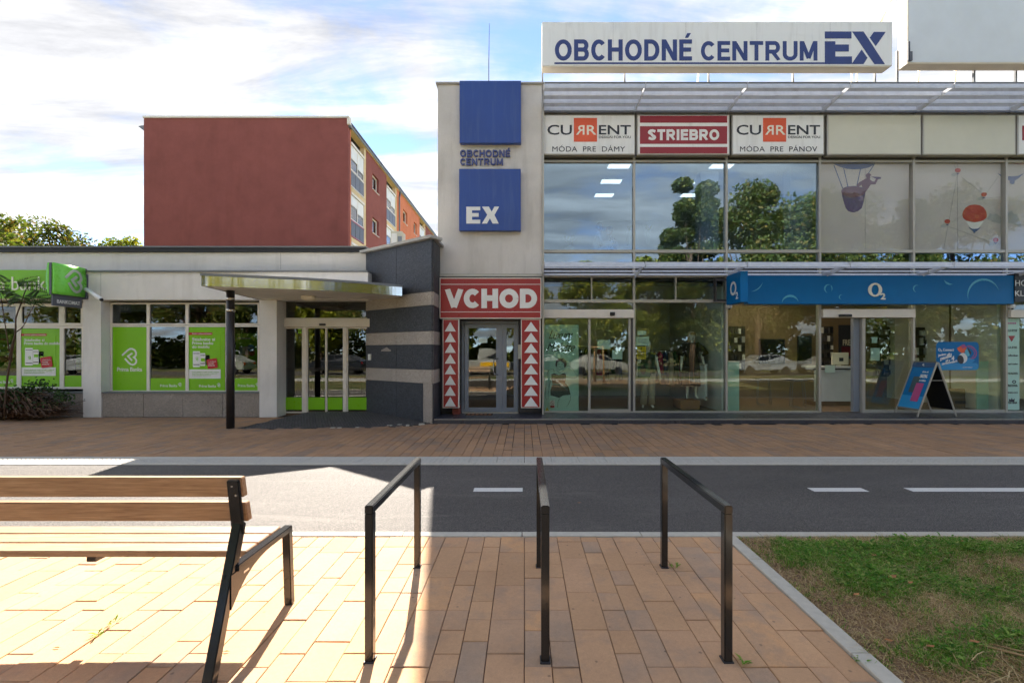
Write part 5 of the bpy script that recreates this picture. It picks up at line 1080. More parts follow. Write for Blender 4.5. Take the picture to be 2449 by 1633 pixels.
bk = thing('jeweller_sign', (X(2500, YO), YO, Z(725, YO)), 'black shop sign with white serif letters at the picture edge', 'sign')
pbox('board', 2427, 654, 2640, 722, YO - .02, .22, 'ink_black', bk, .004)
text('lettering', 'HO', 2428.5, 670, 2456, 684, YO - .026, 'letter_white', bk, .004); text('lettering', 'KL', 2428, 695, 2449, 708, YO - .026, 'letter_white', bk, .004)
# pavement board
ab = thing('pavement_board', (9.5, 10.6, .1), 'blue advertising A-board standing on the terrace', 'A-board')
xa0, xa1, xt_, y0_, y1_, zt_ = 9.03, 9.93, 9.50, 10.33, 10.95, 1.345
def leg_(name, x, y): bar(name, (x, y, .101), (xt_ + (.012 if x > xt_ else -.012), y, zt_), .034, .022, 'aluminium', ab, (0, 1, 0), .004)
for x in (xa0, xa1):
    for y in (y0_, y1_): leg_('leg', x, y)
bar('ridge_bar', (xt_ - .012, y0_, zt_ + .004), (xt_ - .012, y1_, zt_ + .004), .03, .03, 'zinc', ab)
def slope(t, y, off=0.0):   # point on the poster side: t = 0 at the foot, 1 at the ridge
    nx_, nz_ = -(zt_ - .1), (xt_ - xa0); l = math.hypot(nx_, nz_); return (xa0 + (xt_ - xa0) * t + nx_ / l * off, y, .1 + (zt_ - .1) * t + nz_ / l * off)
def slab(name, t0, t1, ya, yb, off, mat, th=.004):
    vs = [slope(t0, yb, off), slope(t0, ya, off), slope(t1, ya, off), slope(t1, yb, off)] + [slope(t0, yb, off - th), slope(t0, ya, off - th), slope(t1, ya, off - th), slope(t1, yb, off - th)]
    return mobj(name, vs, [(0, 1, 2, 3), (7, 6, 5, 4)] + [(i, 4 + i, 4 + (i + 1) % 4, (i + 1) % 4) for i in range(4)], mat, ab)
slab('poster', .13, .90, y0_ + .02, y1_ - .02, .010, 'cyan_blue'); slab('poster_foot', .135, .36, y0_ + .022, y1_ - .022, .015, 'sky_blue', .003); slab('header', .90, .985, y0_ - .01, y1_ + .01, .022, 'deep_blue', .012); slab('bottom_rail', .11, .135, y0_, y1_, .016, 'zinc', .02)
fo = slope(0, y1_ - .02, .016); up_ = np.array(slope(1, 0, 0)) - np.array(slope(0, 0, 0)); nn_ = np.array([-(zt_ - .1), 0, (xt_ - xa0)]); nn_ = nn_ / np.linalg.norm(nn_)
FR = (fo, (0, -(y1_ - y0_ - .04), 0), tuple(up_), tuple(nn_))
text('lettering', '50%', .52, .70, .86, .765, 0, 'letter_white', ab, .03, 0, .95, .004, frame=FR); text('lettering', 'zľava až', .55, .80, .83, .835, 0, 'letter_white', ab, .01, 0, 1, .004, frame=FR); text('lettering', 'na tablet', .55, .635, .85, .67, 0, 'letter_white', ab, .01, 0, 1, .004, frame=FR)
text('lettering', 'O', .46, .925, .52, .965, 0, 'letter_white', ab, .02, 0, 1, .016, frame=FR); text('lettering', '2', .525, .915, .55, .935, 0, 'letter_white', ab, .01, 0, 1, .016, frame=FR)
slab('phone_picture', .42, .72, y1_ - .35, y1_ - .16, .018, 'phone_teal', .003); slab('phone_picture', .26, .60, y1_ - .50, y1_ - .30, .022, 'magenta', .003)
bk_ = [(xa1 - .05, y0_ + .02, .25), (xa1 - .05, y1_ - .02, .25), (xt_ + .01, y1_ - .02, 1.30), (xt_ + .01, y0_ + .02, 1.30)]
mobj('rear_sheet', bk_ + [(p[0] - .006, p[1], p[2]) for p in bk_], [(0, 1, 2, 3), (7, 6, 5, 4)] + [(i, 4 + i, 4 + (i + 1) % 4, (i + 1) % 4) for i in range(4)], 'ink_black', ab)
bar('spreader', (xa0 + .30, y0_, .93), (xa1 - .30, y0_, .93), .012, .012, 'aluminium', ab)
# window sticker of the telephone shop
YK = YGL - .004
wk = thing('window_sticker', (X(2290, YK), YK, Z(885, YK)), 'rounded blue advertising sticker on the shop window behind the A-board', 'sticker')
flat('sheet', [rrect(2239, 817.5, 2341, 885, 9)], YK - .004, 'cyan_blue', wk, .003); flat('sheet_foot', [rrect(2240, 868, 2340, 884, 7)], YK - .0055, 'sky_blue', wk, .001)
S4 = lambda x, y: (2120 + x / 7.149, 800 + y / 7.149); Yk = YK - .008
text('lettering', 'O₂ Connect', *S4(888, 235), *S4(1155, 292), Yk, 'letter_white', wk, .012)
def tilt_text(s, x0, y0, x1, y1, h, bold=.03):
    a, b = S4(x0, y0), S4(x1, y1); xa, za, xb, zb_ = X(a[0], Yk), Z(a[1], Yk), X(b[0], Yk), Z(b[1], Yk); hh = h / 7.149 * Yk / F_PX
    text('lettering', s, 0, 0, 1, 1, 0, 'letter_white', wk, bold, 0, .95, .003, frame=((xa, Yk, za), (xb - xa, 0, zb_ - za), (0, 0, hh), (0, -1, 0)))
tilt_text('Jeden', 880, 388, 1015, 362, 50); tilt_text('vš', 1030, 362, 1085, 350, 38); tilt_text('paušál', 922, 460, 1112, 402, 80); tilt_text('až v', 1010, 470, 1090, 455, 42); tilt_text('4', 1108, 448, 1160, 438, 75); tilt_text('zariadeniach', 945, 522, 1210, 470, 46, .02); tilt_text('o2.sk/connect', 1298, 568, 1468, 568, 20, .0)
P4 = lambda pts: [S4(*p) for p in pts]
flat('tablet_picture', [P4([(1205, 235), (1310, 170), (1375, 220), (1340, 300), (1290, 320), (1235, 280)])], Yk, 'orange_print', wk, .003); flat('tablet_picture', [P4([(1270, 190), (1330, 168), (1375, 215), (1300, 240)])], Yk - .003, 'magenta', wk, .003)
flat('swirl', [stroke(P4(smoothline([(1380, 195), (1450, 200), (1520, 260), (1540, 330), (1500, 400), (1430, 410)], 3)), 2.0), stroke(P4(smoothline([(1390, 215), (1450, 230), (1500, 290), (1505, 340), (1460, 390)], 3)), 1.2)], Yk, 'magenta', wk, .003)
flat('tablet_picture', [P4([(1330, 470), (1410, 395), (1515, 435), (1430, 515)])], Yk, 'sky_blue', wk, .003); flat('earphone_picture', [P4(ell(1310, 400, 75, 88))], Yk - .003, 'film_white', wk, .003); flat('earphone_picture', [P4(ell(1270, 425, 52, 75, rot=-15))], Yk - .006, 'ink_dark', wk, .003); flat('watch_picture', [P4([(1345, 270), (1385, 245), (1430, 350), (1385, 380), (1350, 330)])], Yk - .006, 'bubble_blue', wk, .003); flat('watch_strap', [P4([(1385, 245), (1405, 235), (1445, 290), (1450, 320), (1430, 352)])], Yk - .007, 'ink_dark', wk, .003)
# brand column in the jeweller's window
jb = thing('brand_panel', (X(2422, YK), YGL, .3), 'pale green panel listing watch brands in the window at the edge', 'panel'); flat('sheet', [rect(2405, 762, 2438, 980)], YGL - .004, 'mint_film', jb, .003)
for s, y, h, w in (('GUESS', 787.5, 6, 22), ('GUESS', 828, 5.5, 22), ('collection', 847, 5, 25), ('Royal London', 868, 5.5, 25), ('ZEADES', 890.5, 4.6, 25), ('PRECIOSA', 919, 5.6, 25), ('MORELLATO', 937, 3.6, 25), ('FESTINA', 960, 5.5, 23)): text('lettering', s, 2421.5 - w / 2, y, 2421.5 + w / 2, y + h, YGL - .008, 'ink_dark', jb, .012)
flat('triangle_mark', [[(2411, 803), (2428, 803), (2419.5, 817)]], YGL - .008, 'maroon', jb, .003); flat('dot_mark', [ell(2408 + k * 5, 773, 2, 2, n=10) for k in range(5)], YGL - .008, 'magenta', jb, .003)
oval_ring(2425.5, 913, 4.6, 4.2, 2.2, 2.0, YGL - .008, 'ink_dark', jb, 'ring_mark', .003); flat('crown_mark', [[(2414, 960), (2413, 953), (2418, 956), (2420, 951), (2422, 956), (2427, 953), (2426, 960)]], YGL - .008, 'ink_dark', jb, .003)
# notices and the lingerie banner of the clothing shop
bn = thing('window_banner', (X(1340, YGL), YGL + .1, .15), 'pale mint banner with a drawn woman and script lettering', 'banner'); YN = YGL + .10
L3 = lambda x, y: (1290 + x / 6.03, 740 + y / 6.03); LP = lambda pts: [L3(*p) for p in pts]
flat('sheet', [rect(*L3(50, 220), *L3(566, 1468))], YN, 'mint_film', bn, .004)
text('lettering', 'Luxury', *L3(135, 300), *L3(488, 465), YN - .006, 'ink_black', bn, 0.0, .5, .9, .003); text('lettering', 'Molette', *L3(102, 478), *L3(514, 606), YN - .006, 'ink_black', bn, 0.0, .5, .9, .003)
flat('drawn_hair', [LP([(230, 790), (240, 730), (290, 700), (350, 705), (390, 745), (395, 800), (360, 845), (352, 780), (300, 740), (262, 760), (255, 830), (235, 820)])], YN - .006, 'ink_black', bn, .003)
flat('drawn_top', [LP([(170, 935), (215, 920), (280, 945), (345, 920), (385, 935), (388, 985), (335, 995), (180, 990)])], YN - .006, 'ink_black', bn, .003); flat('drawn_band', [LP([(172, 990), (386, 990), (370, 1062), (190, 1072)])], YN - .006, 'cardboard', bn, .003)
flat('drawn_shorts', [LP([(190, 1082), (375, 1062), (425, 1120), (450, 1225), (340, 1240), (285, 1275), (160, 1235), (160, 1160)])], YN - .006, 'top_green', bn, .003)
lines = [[(205, 860), (130, 880), (105, 1000), (85, 1240), (110, 1300)], [(175, 1000), (140, 1110), (125, 1290)], [(300, 1275), (270, 1330), (262, 1410)], [(452, 1230), (440, 1320), (392, 1405)], [(385, 830), (440, 820), (530, 930), (540, 970), (480, 990), (390, 970)], [(205, 860), (215, 925)], [(350, 880), (370, 925)], [(245, 860), (290, 915), (350, 870)], [(250, 790), (255, 850), (295, 868), (345, 840)], [(265, 790), (290, 785)], [(315, 790), (340, 785)], [(285, 830), (320, 832)]]
flat('drawn_line', [stroke(LP(smoothline(q, 4)), .7) for q in lines], YN - .005, 'ink_black', bn, .002)
def notice(px0, py0, px1, py1, mat, label, name='notice'):
    o = flat(name, [rect(px0, py0, px1, py1)], YGL + .012, mat, None, .002); tag(o, label, 'notice'); return o
notice(1429, 813, 1460, 834.5, 'paper', 'pale paper notice on the sliding shop door, upper'); notice(1464, 838, 1488, 859, 'paper', 'pale paper notice on the sliding shop door, lower'); notice(1524, 791, 1545, 801, 'paper', 'small paper slip above two notices in clothes shop window')
nt = notice(1521, 805, 1552, 826.5, 'paper', 'white printed notice above the yellow notice in shop window'); flat('print_lines', [rect(1525, 810 + k * 3.4, 1548, 811 + k * 3.4) for k in range(4)], YGL + .011, 'print_line', nt, .001)
ny_ = notice(1523, 828.5, 1545, 859, 'paper_yellow', 'yellow notice in the clothes shop window'); flat('print_lines', [rect(1527, 841 + k * 3.6, 1541, 842.3 + k * 3.6) for k in range(4)] + [rect(1533, 831, 1535, 836)], YGL + .011, 'ink_dark', ny_, .001)
ns = notice(1315, 957, 1327, 975.5, 'film_white', 'white and red no smoking notice low on the door glass'); oval_ring(1321, 963, 4.6, 4.4, 3.6, 3.4, YGL + .010, 'print_red', ns, 'ring', .001); flat('bar', [stroke([(1318, 960), (1324, 966)], 1)], YGL + .010, 'print_red', ns, .001); flat('red_panel', [rect(1316, 969, 1326, 974.5)], YGL + .010, 'print_red', ns, .001)
nw = flat('notice', [[(1303, 983), (1308.5, 972), (1314, 983)]], YGL + .012, 'paper_yellow', None, .002); tag(nw, 'yellow warning triangle low in the door glass corner', 'notice')
np_ = notice(1525, 868, 1555, 902, 'cloth_green', 'green picture notice under the yellow notice'); flat('print_shape', [ell(1538, 884, 7, 11)], YGL + .011, 'ink_black', np_, .001)
n1_ = notice(2085, 806, 2098, 820, 'paper', 'small slip on the blue shop door above a notice'); n2_ = notice(2082, 832, 2104, 862, 'paper', 'tall paper notice on the blue shop door')
# ---------------------------------------------------------------- rooms behind the glass
XA, XBd, XC, XD = X(1297, YGL), X(1735.5, YGL), X(2402, YGL), 16.5
box('room_partition', XA - .1, XA, YGL + .1, 18, .1, 3.36, 'room_white', sc_); box('room_partition', XBd - .05, XBd + .05, YGL + .12, 18, .1, 3.36, 'room_white', sc_); box('room_partition', XC - .05, XC + .05, YGL + .12, 18, .1, 3.36, 'room_white', sc_)
box('shop_floor', XA, 16.5, YGL + .08, 18, .04, .098, 'room_floor', sc_); box('shop_ceiling', XA, 16.5, YGL + .1, 18, 3.30, 3.355, 'room_white', sc_)
box('shop_back_wall', XBd + .05, XC - .05, 14.6, 14.7, .098, 3.30, 'room_wall', sc_); box('shop_back_wall', XA, XBd - .05, 15.2, 15.3, .098, 3.30, 'room_white', sc_); box('shop_back_wall', XC + .05, 16.4, 14.2, 14.3, .098, 3.30, 'room_white', sc_)
# upper floor
box('upper_back_wall', XA, 16.5, 16.6, 16.7, 3.741, 6.9, 'room_white', sc_); box('upper_ceiling', XA, 16.5, YGL + .1, 16.6, 6.40, 6.45, 'room_white', sc_); box('upper_side_wall', XA - .1, XA - .001, YGL + .1, 16.6, 3.741, 6.4, 'room_white', sc_)
box('upper_column', X(1676, 12.0), X(1719, 12.0), 12.0, 12.4, 3.741, 6.4, 'room_white', sc_); box('upper_column', X(1890, 11.7), X(1945, 11.7), 11.7, 12.0, 3.741, 6.4, 'room_white', sc_)
k = 0
for ix, lx in enumerate((2.45, 5.1)):
    for iy, ly in enumerate((11.62, 12.68, 13.80)):
        c = thing('ceiling_light', (lx, ly, 6.39), ('row nearest the tower', 'row behind the second window')[ix] + ' of upstairs ceiling lights, ' + ('front', 'middle', 'rear')[iy] + ' panel', 'ceiling light', 'square ceiling lights upstairs')
        box('frame', lx - .32, lx + .32, ly - .18, ly + .18, 6.385, 6.399, 'frame_white', c); box('panel', lx - .28, lx + .28, ly - .15, ly + .15, 6.378, 6.384, 'office_light', c)
k = 0
for iy, ly in enumerate((11.75, 12.5, 13.3, 14.0)):
    for ix, lx in enumerate((5.7, 6.7, 7.7, 8.7)):
        px = 1254 + lx * 1075 / ly
        if iy == 3 and ix in (0, 3): continue
        c = thing('spot_light', (lx, ly, 3.29), ('front', 'second', 'third', 'rear')[iy] + ' row ceiling spot in blue shop, ' + ('first', 'second', 'third', 'last')[ix] + ' from the clothes shop', 'ceiling light', 'ceiling spots in the blue sign shop')
        box('frame', lx - .16, lx + .16, ly - .16, ly + .16, 3.286, 3.298, 'frame_white', c); box('panel', lx - .11, lx + .11, ly - .11, ly + .11, 3.280, 3.285, 'shop_light', c)
# pots on the upper sill
def pot(px, py0, py1, w, Y, label, leafy, seed):
    z0, z1, x = Z(py1, Y), Z(py0, Y), X(px, Y); w = w * Y / F_PX / 2; t = thing('flower_pot', (x, Y, z0), label, 'flower pot', 'white flower pots upstairs')
    lathe('pot', [(w * .75, z0), (w * .95, z1 - .02), (w * 1.02, z1 - .02), (w * 1.02, z1), (w * .85, z1), (w * .8, z1 - .03)], x, Y, 'pot_white', t, 16)
    if leafy:
        r = random.Random(seed); bm = bmesh.new(); vs, fs = [], []
        for i in range(leafy):
            a = r.uniform(0, 6.28); l = r.uniform(.5, 1) * leafy * .016 + .1; c, s = math.cos(a), math.sin(a); P = [(x, Y, z1 - .03), (x + c * l * .25, Y + s * l * .15, z1 + l * .5), (x + c * l * .6, Y + s * l * .3, z1 + l)]; bm_tube(bm, P, [.008, .006, .003], 4, False)
            for j in range(12):
                f = r.uniform(.3, 1); p = Vector(P[0]).lerp(Vector(P[1]), min(1, f * 2)) if f < .5 else Vector(P[1]).lerp(Vector(P[2]), f * 2 - 1); b = r.uniform(0, 6.28); q = len(vs); ll = .07
                vs += [tuple(p), (p.x + math.cos(b) * ll * .5 - .015, p.y, p.z + .03), (p.x + math.cos(b) * ll, p.y + math.sin(b) * .03, p.z + .05), (p.x + math.cos(b) * ll * .5 + .015, p.y, p.z + .015)]; fs.append((q, q + 1, q + 2, q + 3))
        from_bm('stems', bm, 'leaf_lime', t); o = mobj('leaves', vs, fs, 'leaf_lime', t); o['kind'] = 'stuff'
zsill = Z(600.5, YGL)
def sillpot(px, h, w, lab, leafy, seed, Y=11.35):
    zz_ = zsill; py1 = CY - (zz_ - EYE) * F_PX / Y; pot(px, py1 - h, py1, w, Y, lab, leafy, seed)
sillpot(1361, 16, 22, 'large white pot with leafy branches in first upstairs window', 9, 1); sillpot(1651, 11, 18, 'white pot on the sill beside the pale upstairs column', 3, 2); sillpot(1772, 10, 18, 'white pot on the sill of the third upstairs window', 2, 3); sillpot(1877, 9, 20, 'white pot on third upstairs sill farthest from the tower', 0, 4)
# low cupboard with pots and a picture frame farther back
cb = thing('low_cupboard', (X(1530, 13.6), 13.6, 3.74), 'low pale cupboard in the room upstairs', 'cupboard'); box('carcass', X(1462, 13.6), X(1590, 13.6), 13.6, 14.1, 3.741, 4.75, 'room_white', cb, .01); box('top', X(1460, 13.6), X(1592, 13.6), 13.58, 14.12, 4.751, 4.79, 'frame_white', cb)
for px, lb in ((1504, 'white pot on the upstairs cupboard nearer the tower'), (1550, 'white pot with leaves on the upstairs cupboard')): pot(px, 554, 840 - (4.79 - 1.6) * 1075 / 13.8, 11, 13.8, lb, 4, px)
# people seated upstairs
def sitter(x, y, z, face, body, hair, label, lean=.12):
    p = thing('person', (x, y, z), label, 'person'); f = face; j = [(x, y, z + .50, (.15, .12)), (x + .02 * f, y, z + .70, (.14, .11)), (x + lean * f, y, z + .95, (.19, .12)), (x + lean * 1.25 * f, y, z + 1.06, (.07, .07)), (x + lean * 1.55 * f, y, z + 1.13, (.055, .06)),
        (x + lean * f, y - .20, z + .98, .065), (x + (lean + .08) * f, y - .25, z + .72, .05), (x + (lean + .34) * f, y - .14, z + .80, .038), (x + (lean + .42) * f, y - .12, z + .84, .03),
        (x + lean * f, y + .20, z + .98, .065), (x + (lean + .08) * f, y + .25, z + .72, .05), (x + (lean + .34) * f, y + .14, z + .78, .038), (x + (lean + .42) * f, y + .12, z + .82, .03),
        (x + .1 * f, y - .10, z + .50, .095), (x + .45 * f, y - .12, z + .52, .075), (x + .47 * f, y - .12, z + .10, .05), (x + .58 * f, y - .12, z + .05, .04), (x + .1 * f, y + .10, z + .50, .095), (x + .45 * f, y + .12, z + .52, .075), (x + .47 * f, y + .12, z + .10, .05), (x + .58 * f, y + .12, z + .05, .04)]
    e = [(0, 1), (1, 2), (2, 3), (3, 4), (2, 5), (5, 6), (6, 7), (7, 8), (2, 9), (9, 10), (10, 11), (11, 12), (0, 13), (13, 14), (14, 15), (15, 16), (0, 17), (17, 18), (18, 19), (19, 20)]
    skin_body('body', j, e, body, p); hx, hz = x + lean * 1.7 * f, z + 1.25
    h = lathe('head', [(.02, hz - .115), (.06, hz - .10), (.082, hz - .04), (.088, hz + .03), (.075, hz + .09), (.04, hz + .12), (.01, hz + .125)], hx, y, 'skin', p, 14)
    lathe('hair', [(.09, hz - .02), (.097, hz + .03), (.085, hz + .095), (.045, hz + .13), (.01, hz + .137)], hx - .018 * f, y, hair, h, 14); box('nose', hx + .07 * f, hx + .105 * f, y - .012, y + .012, hz - .02, hz + .02, 'skin', h, .005)
    for sy in (-1, 1):
        for q in range(5):
            o_ = (x + (lean + .42) * f, y + sy * (.12 - .02 + .01 * q), z + .82); tube('finger', [o_, (o_[0] + (.05 if q else .03) * f, o_[1] - sy * .005, o_[2] + .02), (o_[0] + (.08 if q else .045) * f, o_[1] - sy * .01, o_[2] + .005)], [.009, .008, .006], 'skin', p, 6)
    s = thing('stool', (x, y, z), 'seat under ' + label.split(' seated')[0] + ' upstairs', 'stool'); box('seat', x - .22, x + .24, y - .22, y + .22, z + .34, z + .375, 'frame_dark', s, .01)
    for dx in (-.18, .2):
        for dy in (-.18, .18): tube('leg', [(x + dx, y + dy, z), (x + dx, y + dy, z + .34)], .014, 'frame_dark', s, 6)
sitter(X(1418, 12.3), 12.3, 3.741, 1, 'shirt_white', 'hair_dark', 'person in white shirt seated in profile upstairs by window'); sitter(X(1474, 12.7), 12.7, 3.60 + .141, -1, 'jacket_dark', 'hair_dark', 'person in dark jacket seated facing the white shirt upstairs')
# clothes shop: mannequins, rail, radiator
def mannequin(px, Y, z0, h, label, arms=True):
    x = X(px, Y); m = thing('mannequin', (x, Y, z0), label, 'mannequin', 'mannequins in the clothes shop window'); H = h / 1.78; q = lambda dx, dy, dz, r: (x + dx * H, Y + dy * H, z0 + dz * H, r if not isinstance(r, tuple) else r)
    j = [q(0, 0, .95, (.15, .10)), q(0, 0, 1.15, (.12, .09)), q(0, 0, 1.40, (.17, .10)), q(0, 0, 1.52, (.05, .05)), q(0, -.01, 1.58, (.045, .045)), q(.19, 0, 1.42, .05), q(.26, -.03, 1.15, .04), q(.29, -.10, .92, .03), q(.30, -.12, .85, .028), q(-.19, 0, 1.42, .05), q(-.27, -.03, 1.15, .04), q(-.31, -.08, .92, .03), q(-.32, -.10, .85, .028),
         q(.09, 0, .90, .085), q(.10, -.02, .50, .055), q(.11, 0, .09, .035), q(.13, -.10, .03, .03), q(-.09, 0, .90, .085), q(-.10, .02, .50, .055), q(-.12, .02, .09, .035), q(-.15, -.08, .03, .03)]
    skin_body('body', j, [(0, 1), (1, 2), (2, 3), (3, 4), (2, 5), (5, 6), (6, 7), (7, 8), (2, 9), (9, 10), (10, 11), (11, 12), (0, 13), (13, 14), (14, 15), (15, 16), (0, 17), (17, 18), (18, 19), (19, 20)], 'mannequin_skin', m)
    for s_ in (1, -1):
        for k_ in range(5):
            bx, by, bz = x + (.30 if s_ > 0 else -.32) * H, Y - .11 * H + (.018 * (k_ - 2)) * H, z0 + .845 * H; ln = (.05, .085, .095, .088, .07)[k_]
            tube('finger', [(bx, by, bz + .01), (bx + s_ * .008, by - (.02 if k_ == 0 else .004), bz - ln * .5), (bx + s_ * .004, by - (.03 if k_ == 0 else .01), bz - ln)], [.009, .008, .006], 'mannequin_skin', m, 6)
    hz = z0 + 1.68 * H; hd_ = lathe('head', [(.015, hz - .12), (.05, hz - .105), (.07, hz - .05), (.08, hz + .02), (.074, hz + .08), (.045, hz + .115), (.01, hz + .12)], x, Y - .01, 'mannequin_skin', m, 16)
    box('nose', x - .010, x + .010, Y - .11, Y - .08, hz - .03, hz + .012, 'mannequin_skin', hd_, .004); box('lips', x - .02, x + .02, Y - .083, Y - .072, hz - .062, hz - .050, 'cloth_wine', hd_, .003)
    for s_ in (-1, 1): box('eye', x + s_ * .03 - .013, x + s_ * .03 + .013, Y - .092, Y - .082, hz + .008, hz + .018, 'ink_dark', hd_)
    return m, x, hz, H
def garment(name, x, Y, prof, mat, parent, n=22, flat_=.62, fold=.0):
    """loose cloth tube: prof = (half width, z)"""
    vs, fs = [], []
    for i, (w, z) in enumerate(prof):
        for k in range(n):
            a = 2 * math.pi * k / n; r_ = 1 + fold * math.sin(a * 6) * (i / len(prof)); vs.append((x + w * math.cos(a) * r_, Y + w * flat_ * math.sin(a) * r_, z))
    for i in range(len(prof) - 1):
        for k in range(n): fs.append((i * n + k, i * n + (k + 1) % n, (i + 1) * n + (k + 1) % n, (i + 1) * n + k))
    return mobj(name, vs, fs, mat, parent, True)
pf = thing('display_platform', (X(1650, 11.9), 11.9, .1), 'low brown box platform under the dressed mannequin', 'platform'); box('box', X(1622, 11.8), X(1668, 11.8), 11.62, 12.2, .099, .33, 'cardboard', pf, .01)
m, x, hz, H = mannequin(1654.5, 11.9, .332, 1.76, 'mannequin with long wig in dark patterned dress behind shop glass')
z0 = .332; garment('dress', x, 11.9, [(.10, z0 + 1.50), (.20, z0 + 1.46), (.205, z0 + 1.30), (.175, z0 + 1.10), (.20, z0 + .98), (.25, z0 + .75), (.29, z0 + .48), (.30, z0 + .36)], 'dress_dark', m, 26, .6, .10)
for s_ in (-1, 1): tube('sleeve', [(x + s_ * .12, 11.9, z0 + 1.45), (x + s_ * .24, 11.89, z0 + 1.36), (x + s_ * .34, 11.87, z0 + 1.17)], [.08, .095, .105], 'dress_dark', m, 14)
wg = garment('wig', x, 11.92, [(.02, hz + .135), (.07, hz + .12), (.098, hz + .06), (.105, hz - .02), (.11, hz - .12), (.13, hz - .24), (.12, hz - .30)], 'wig_blonde', m, 24, .75, .05); wg.location = (0, .035, 0); box('fringe', x - .075, x + .075, 11.90 - .10, 11.90 - .07, hz + .03, hz + .10, 'wig_blonde', m, .02)
for k_ in (-1, 1): flat('dress_trim', [stroke([(1654.5 + k_ * 3, 824), (1654.5 + k_ * 5, 850), (1654.5 + k_ * 4, 880), (1654.5 + k_ * 6, 915)], 1.0)], 11.9 - .19, 'cardboard', m, .003)
m2, x2, hz2, H2 = mannequin(1549, 11.7, .12, 1.72, 'mannequin in beige trousers and green top half hidden by notices')
garment('top', x2, 11.7, [(.09, 1.58), (.20, 1.54), (.20, 1.36), (.18, 1.16), (.20, .98)], 'top_green', m2, 22, .6, .05); garment('hair', x2, 11.71, [(.02, hz2 + .135), (.075, hz2 + .11), (.1, hz2 + .03), (.1, hz2 - .05)], 'hair_dark', m2, 18, .95).location = (0, .03, 0)
for s_ in (-1, 1): tube('trouser_leg', [(x2 + s_ * .085, 11.7, 1.02), (x2 + s_ * .095, 11.69, .62), (x2 + s_ * .115, 11.70, .22)], [.115, .092, .085], 'trouser_beige', m2, 14)
rl = thing('clothes_rail', (X(1595, 13.2), 13.2, .1), 'metal clothes rail with hanging garments in the shop', 'clothes rail')
xa_, xb_ = X(1556, 13.2), X(1640, 13.2)
tube('rail', [(xa_, 13.2, 1.62), (xb_, 13.2, 1.62)], .014, 'chrome', rl, 8)
for xx_ in (xa_, xb_): tube('post', [(xx_, 13.2, .1), (xx_, 13.2, 1.62)], .014, 'chrome', rl, 8); bar('foot', (xx_, 13.0, .115), (xx_, 13.4, .115), .03, .02, 'chrome', rl)
for i, (mt, ln, nm) in enumerate((('cloth_grey', .85, 'grey'), ('cloth_pink', .62, 'pink'), ('cloth_blue', .95, 'blue'), ('cloth_sand', 1.0, 'sand coloured'), ('cloth_green', .9, 'green'), ('cloth_wine', .8, 'wine red'))):
    xx_ = xa_ + .12 + i * .15; g_ = garment('garment', xx_, 13.2, [(.02, 1.60), (.05, 1.55), (.075, 1.45), (.085, 1.2), (.10, 1.58 - ln)], mt, None, 16, 2.2, .08); tag(g_, nm + ' garment hanging on the clothes rail', 'garment', 'garments on the rail')
rl2 = thing('clothes_rail', (3.9, 14.4, .1), 'second clothes rail with garments deeper in the shop', 'clothes rail')
tube('rail', [(1.2, 14.4, 1.72), (3.9, 14.4, 1.72)], .014, 'chrome', rl2, 8)
for xx_ in (1.2, 3.9): tube('post', [(xx_, 14.4, .1), (xx_, 14.4, 1.72)], .014, 'chrome', rl2, 8); bar('foot', (xx_, 14.2, .115), (xx_, 14.6, .115), .03, .02, 'chrome', rl2)
for i, (mt, ln, nm) in enumerate(((m_, l_, n_) for m_, l_, n_ in (('cloth_wine', .9, 'wine red'), ('cloth_sand', 1.0, 'sand'), ('cloth_blue', .8, 'blue'), ('top_green', .95, 'dark green'), ('cloth_grey', .7, 'grey'), ('cloth_pink', .85, 'pink'), ('dress_dark', 1.1, 'brown'), ('cloth_green', .8, 'green'), ('cloth_blue', 1.0, 'long blue'), ('cloth_sand', .75, 'short sand'), ('jacket_dark', .9, 'charcoal'), ('cloth_wine', .7, 'short wine red')))):
    xx_ = 1.35 + i * .21; g_ = garment('garment', xx_, 14.4, [(.02, 1.70), (.05, 1.65), (.075, 1.55), (.085, 1.3), (.10, 1.68 - ln)], mt, None, 16, 2.2, .08); tag(g_, nm + ' garment hanging on the deeper clothes rail', 'garment', 'garments on the deeper rail')
rd_ = thing('radiator', (X(1700, 11.9), 12, .3), 'white panel radiator at the clothes shop side wall', 'radiator'); ya_ = 11.55
bm = bmesh.new(); bm_box(bm, 4.62, 4.68, 11.5, 12.35, .35, 1.25)
from_bm('panel', bm, 'room_white', rd_)
for k_ in range(12): box('rib', 4.607, 4.619, 11.53 + k_ * .068, 11.565 + k_ * .068, .38, 1.22, 'room_white', rd_)
box('top_grille', 4.61, 4.70, 11.49, 12.36, 1.251, 1.27, 'frame_white', rd_); lathe_y('valve', 4.65, 11.46, .42, .025, .04, 'chrome', rd_)
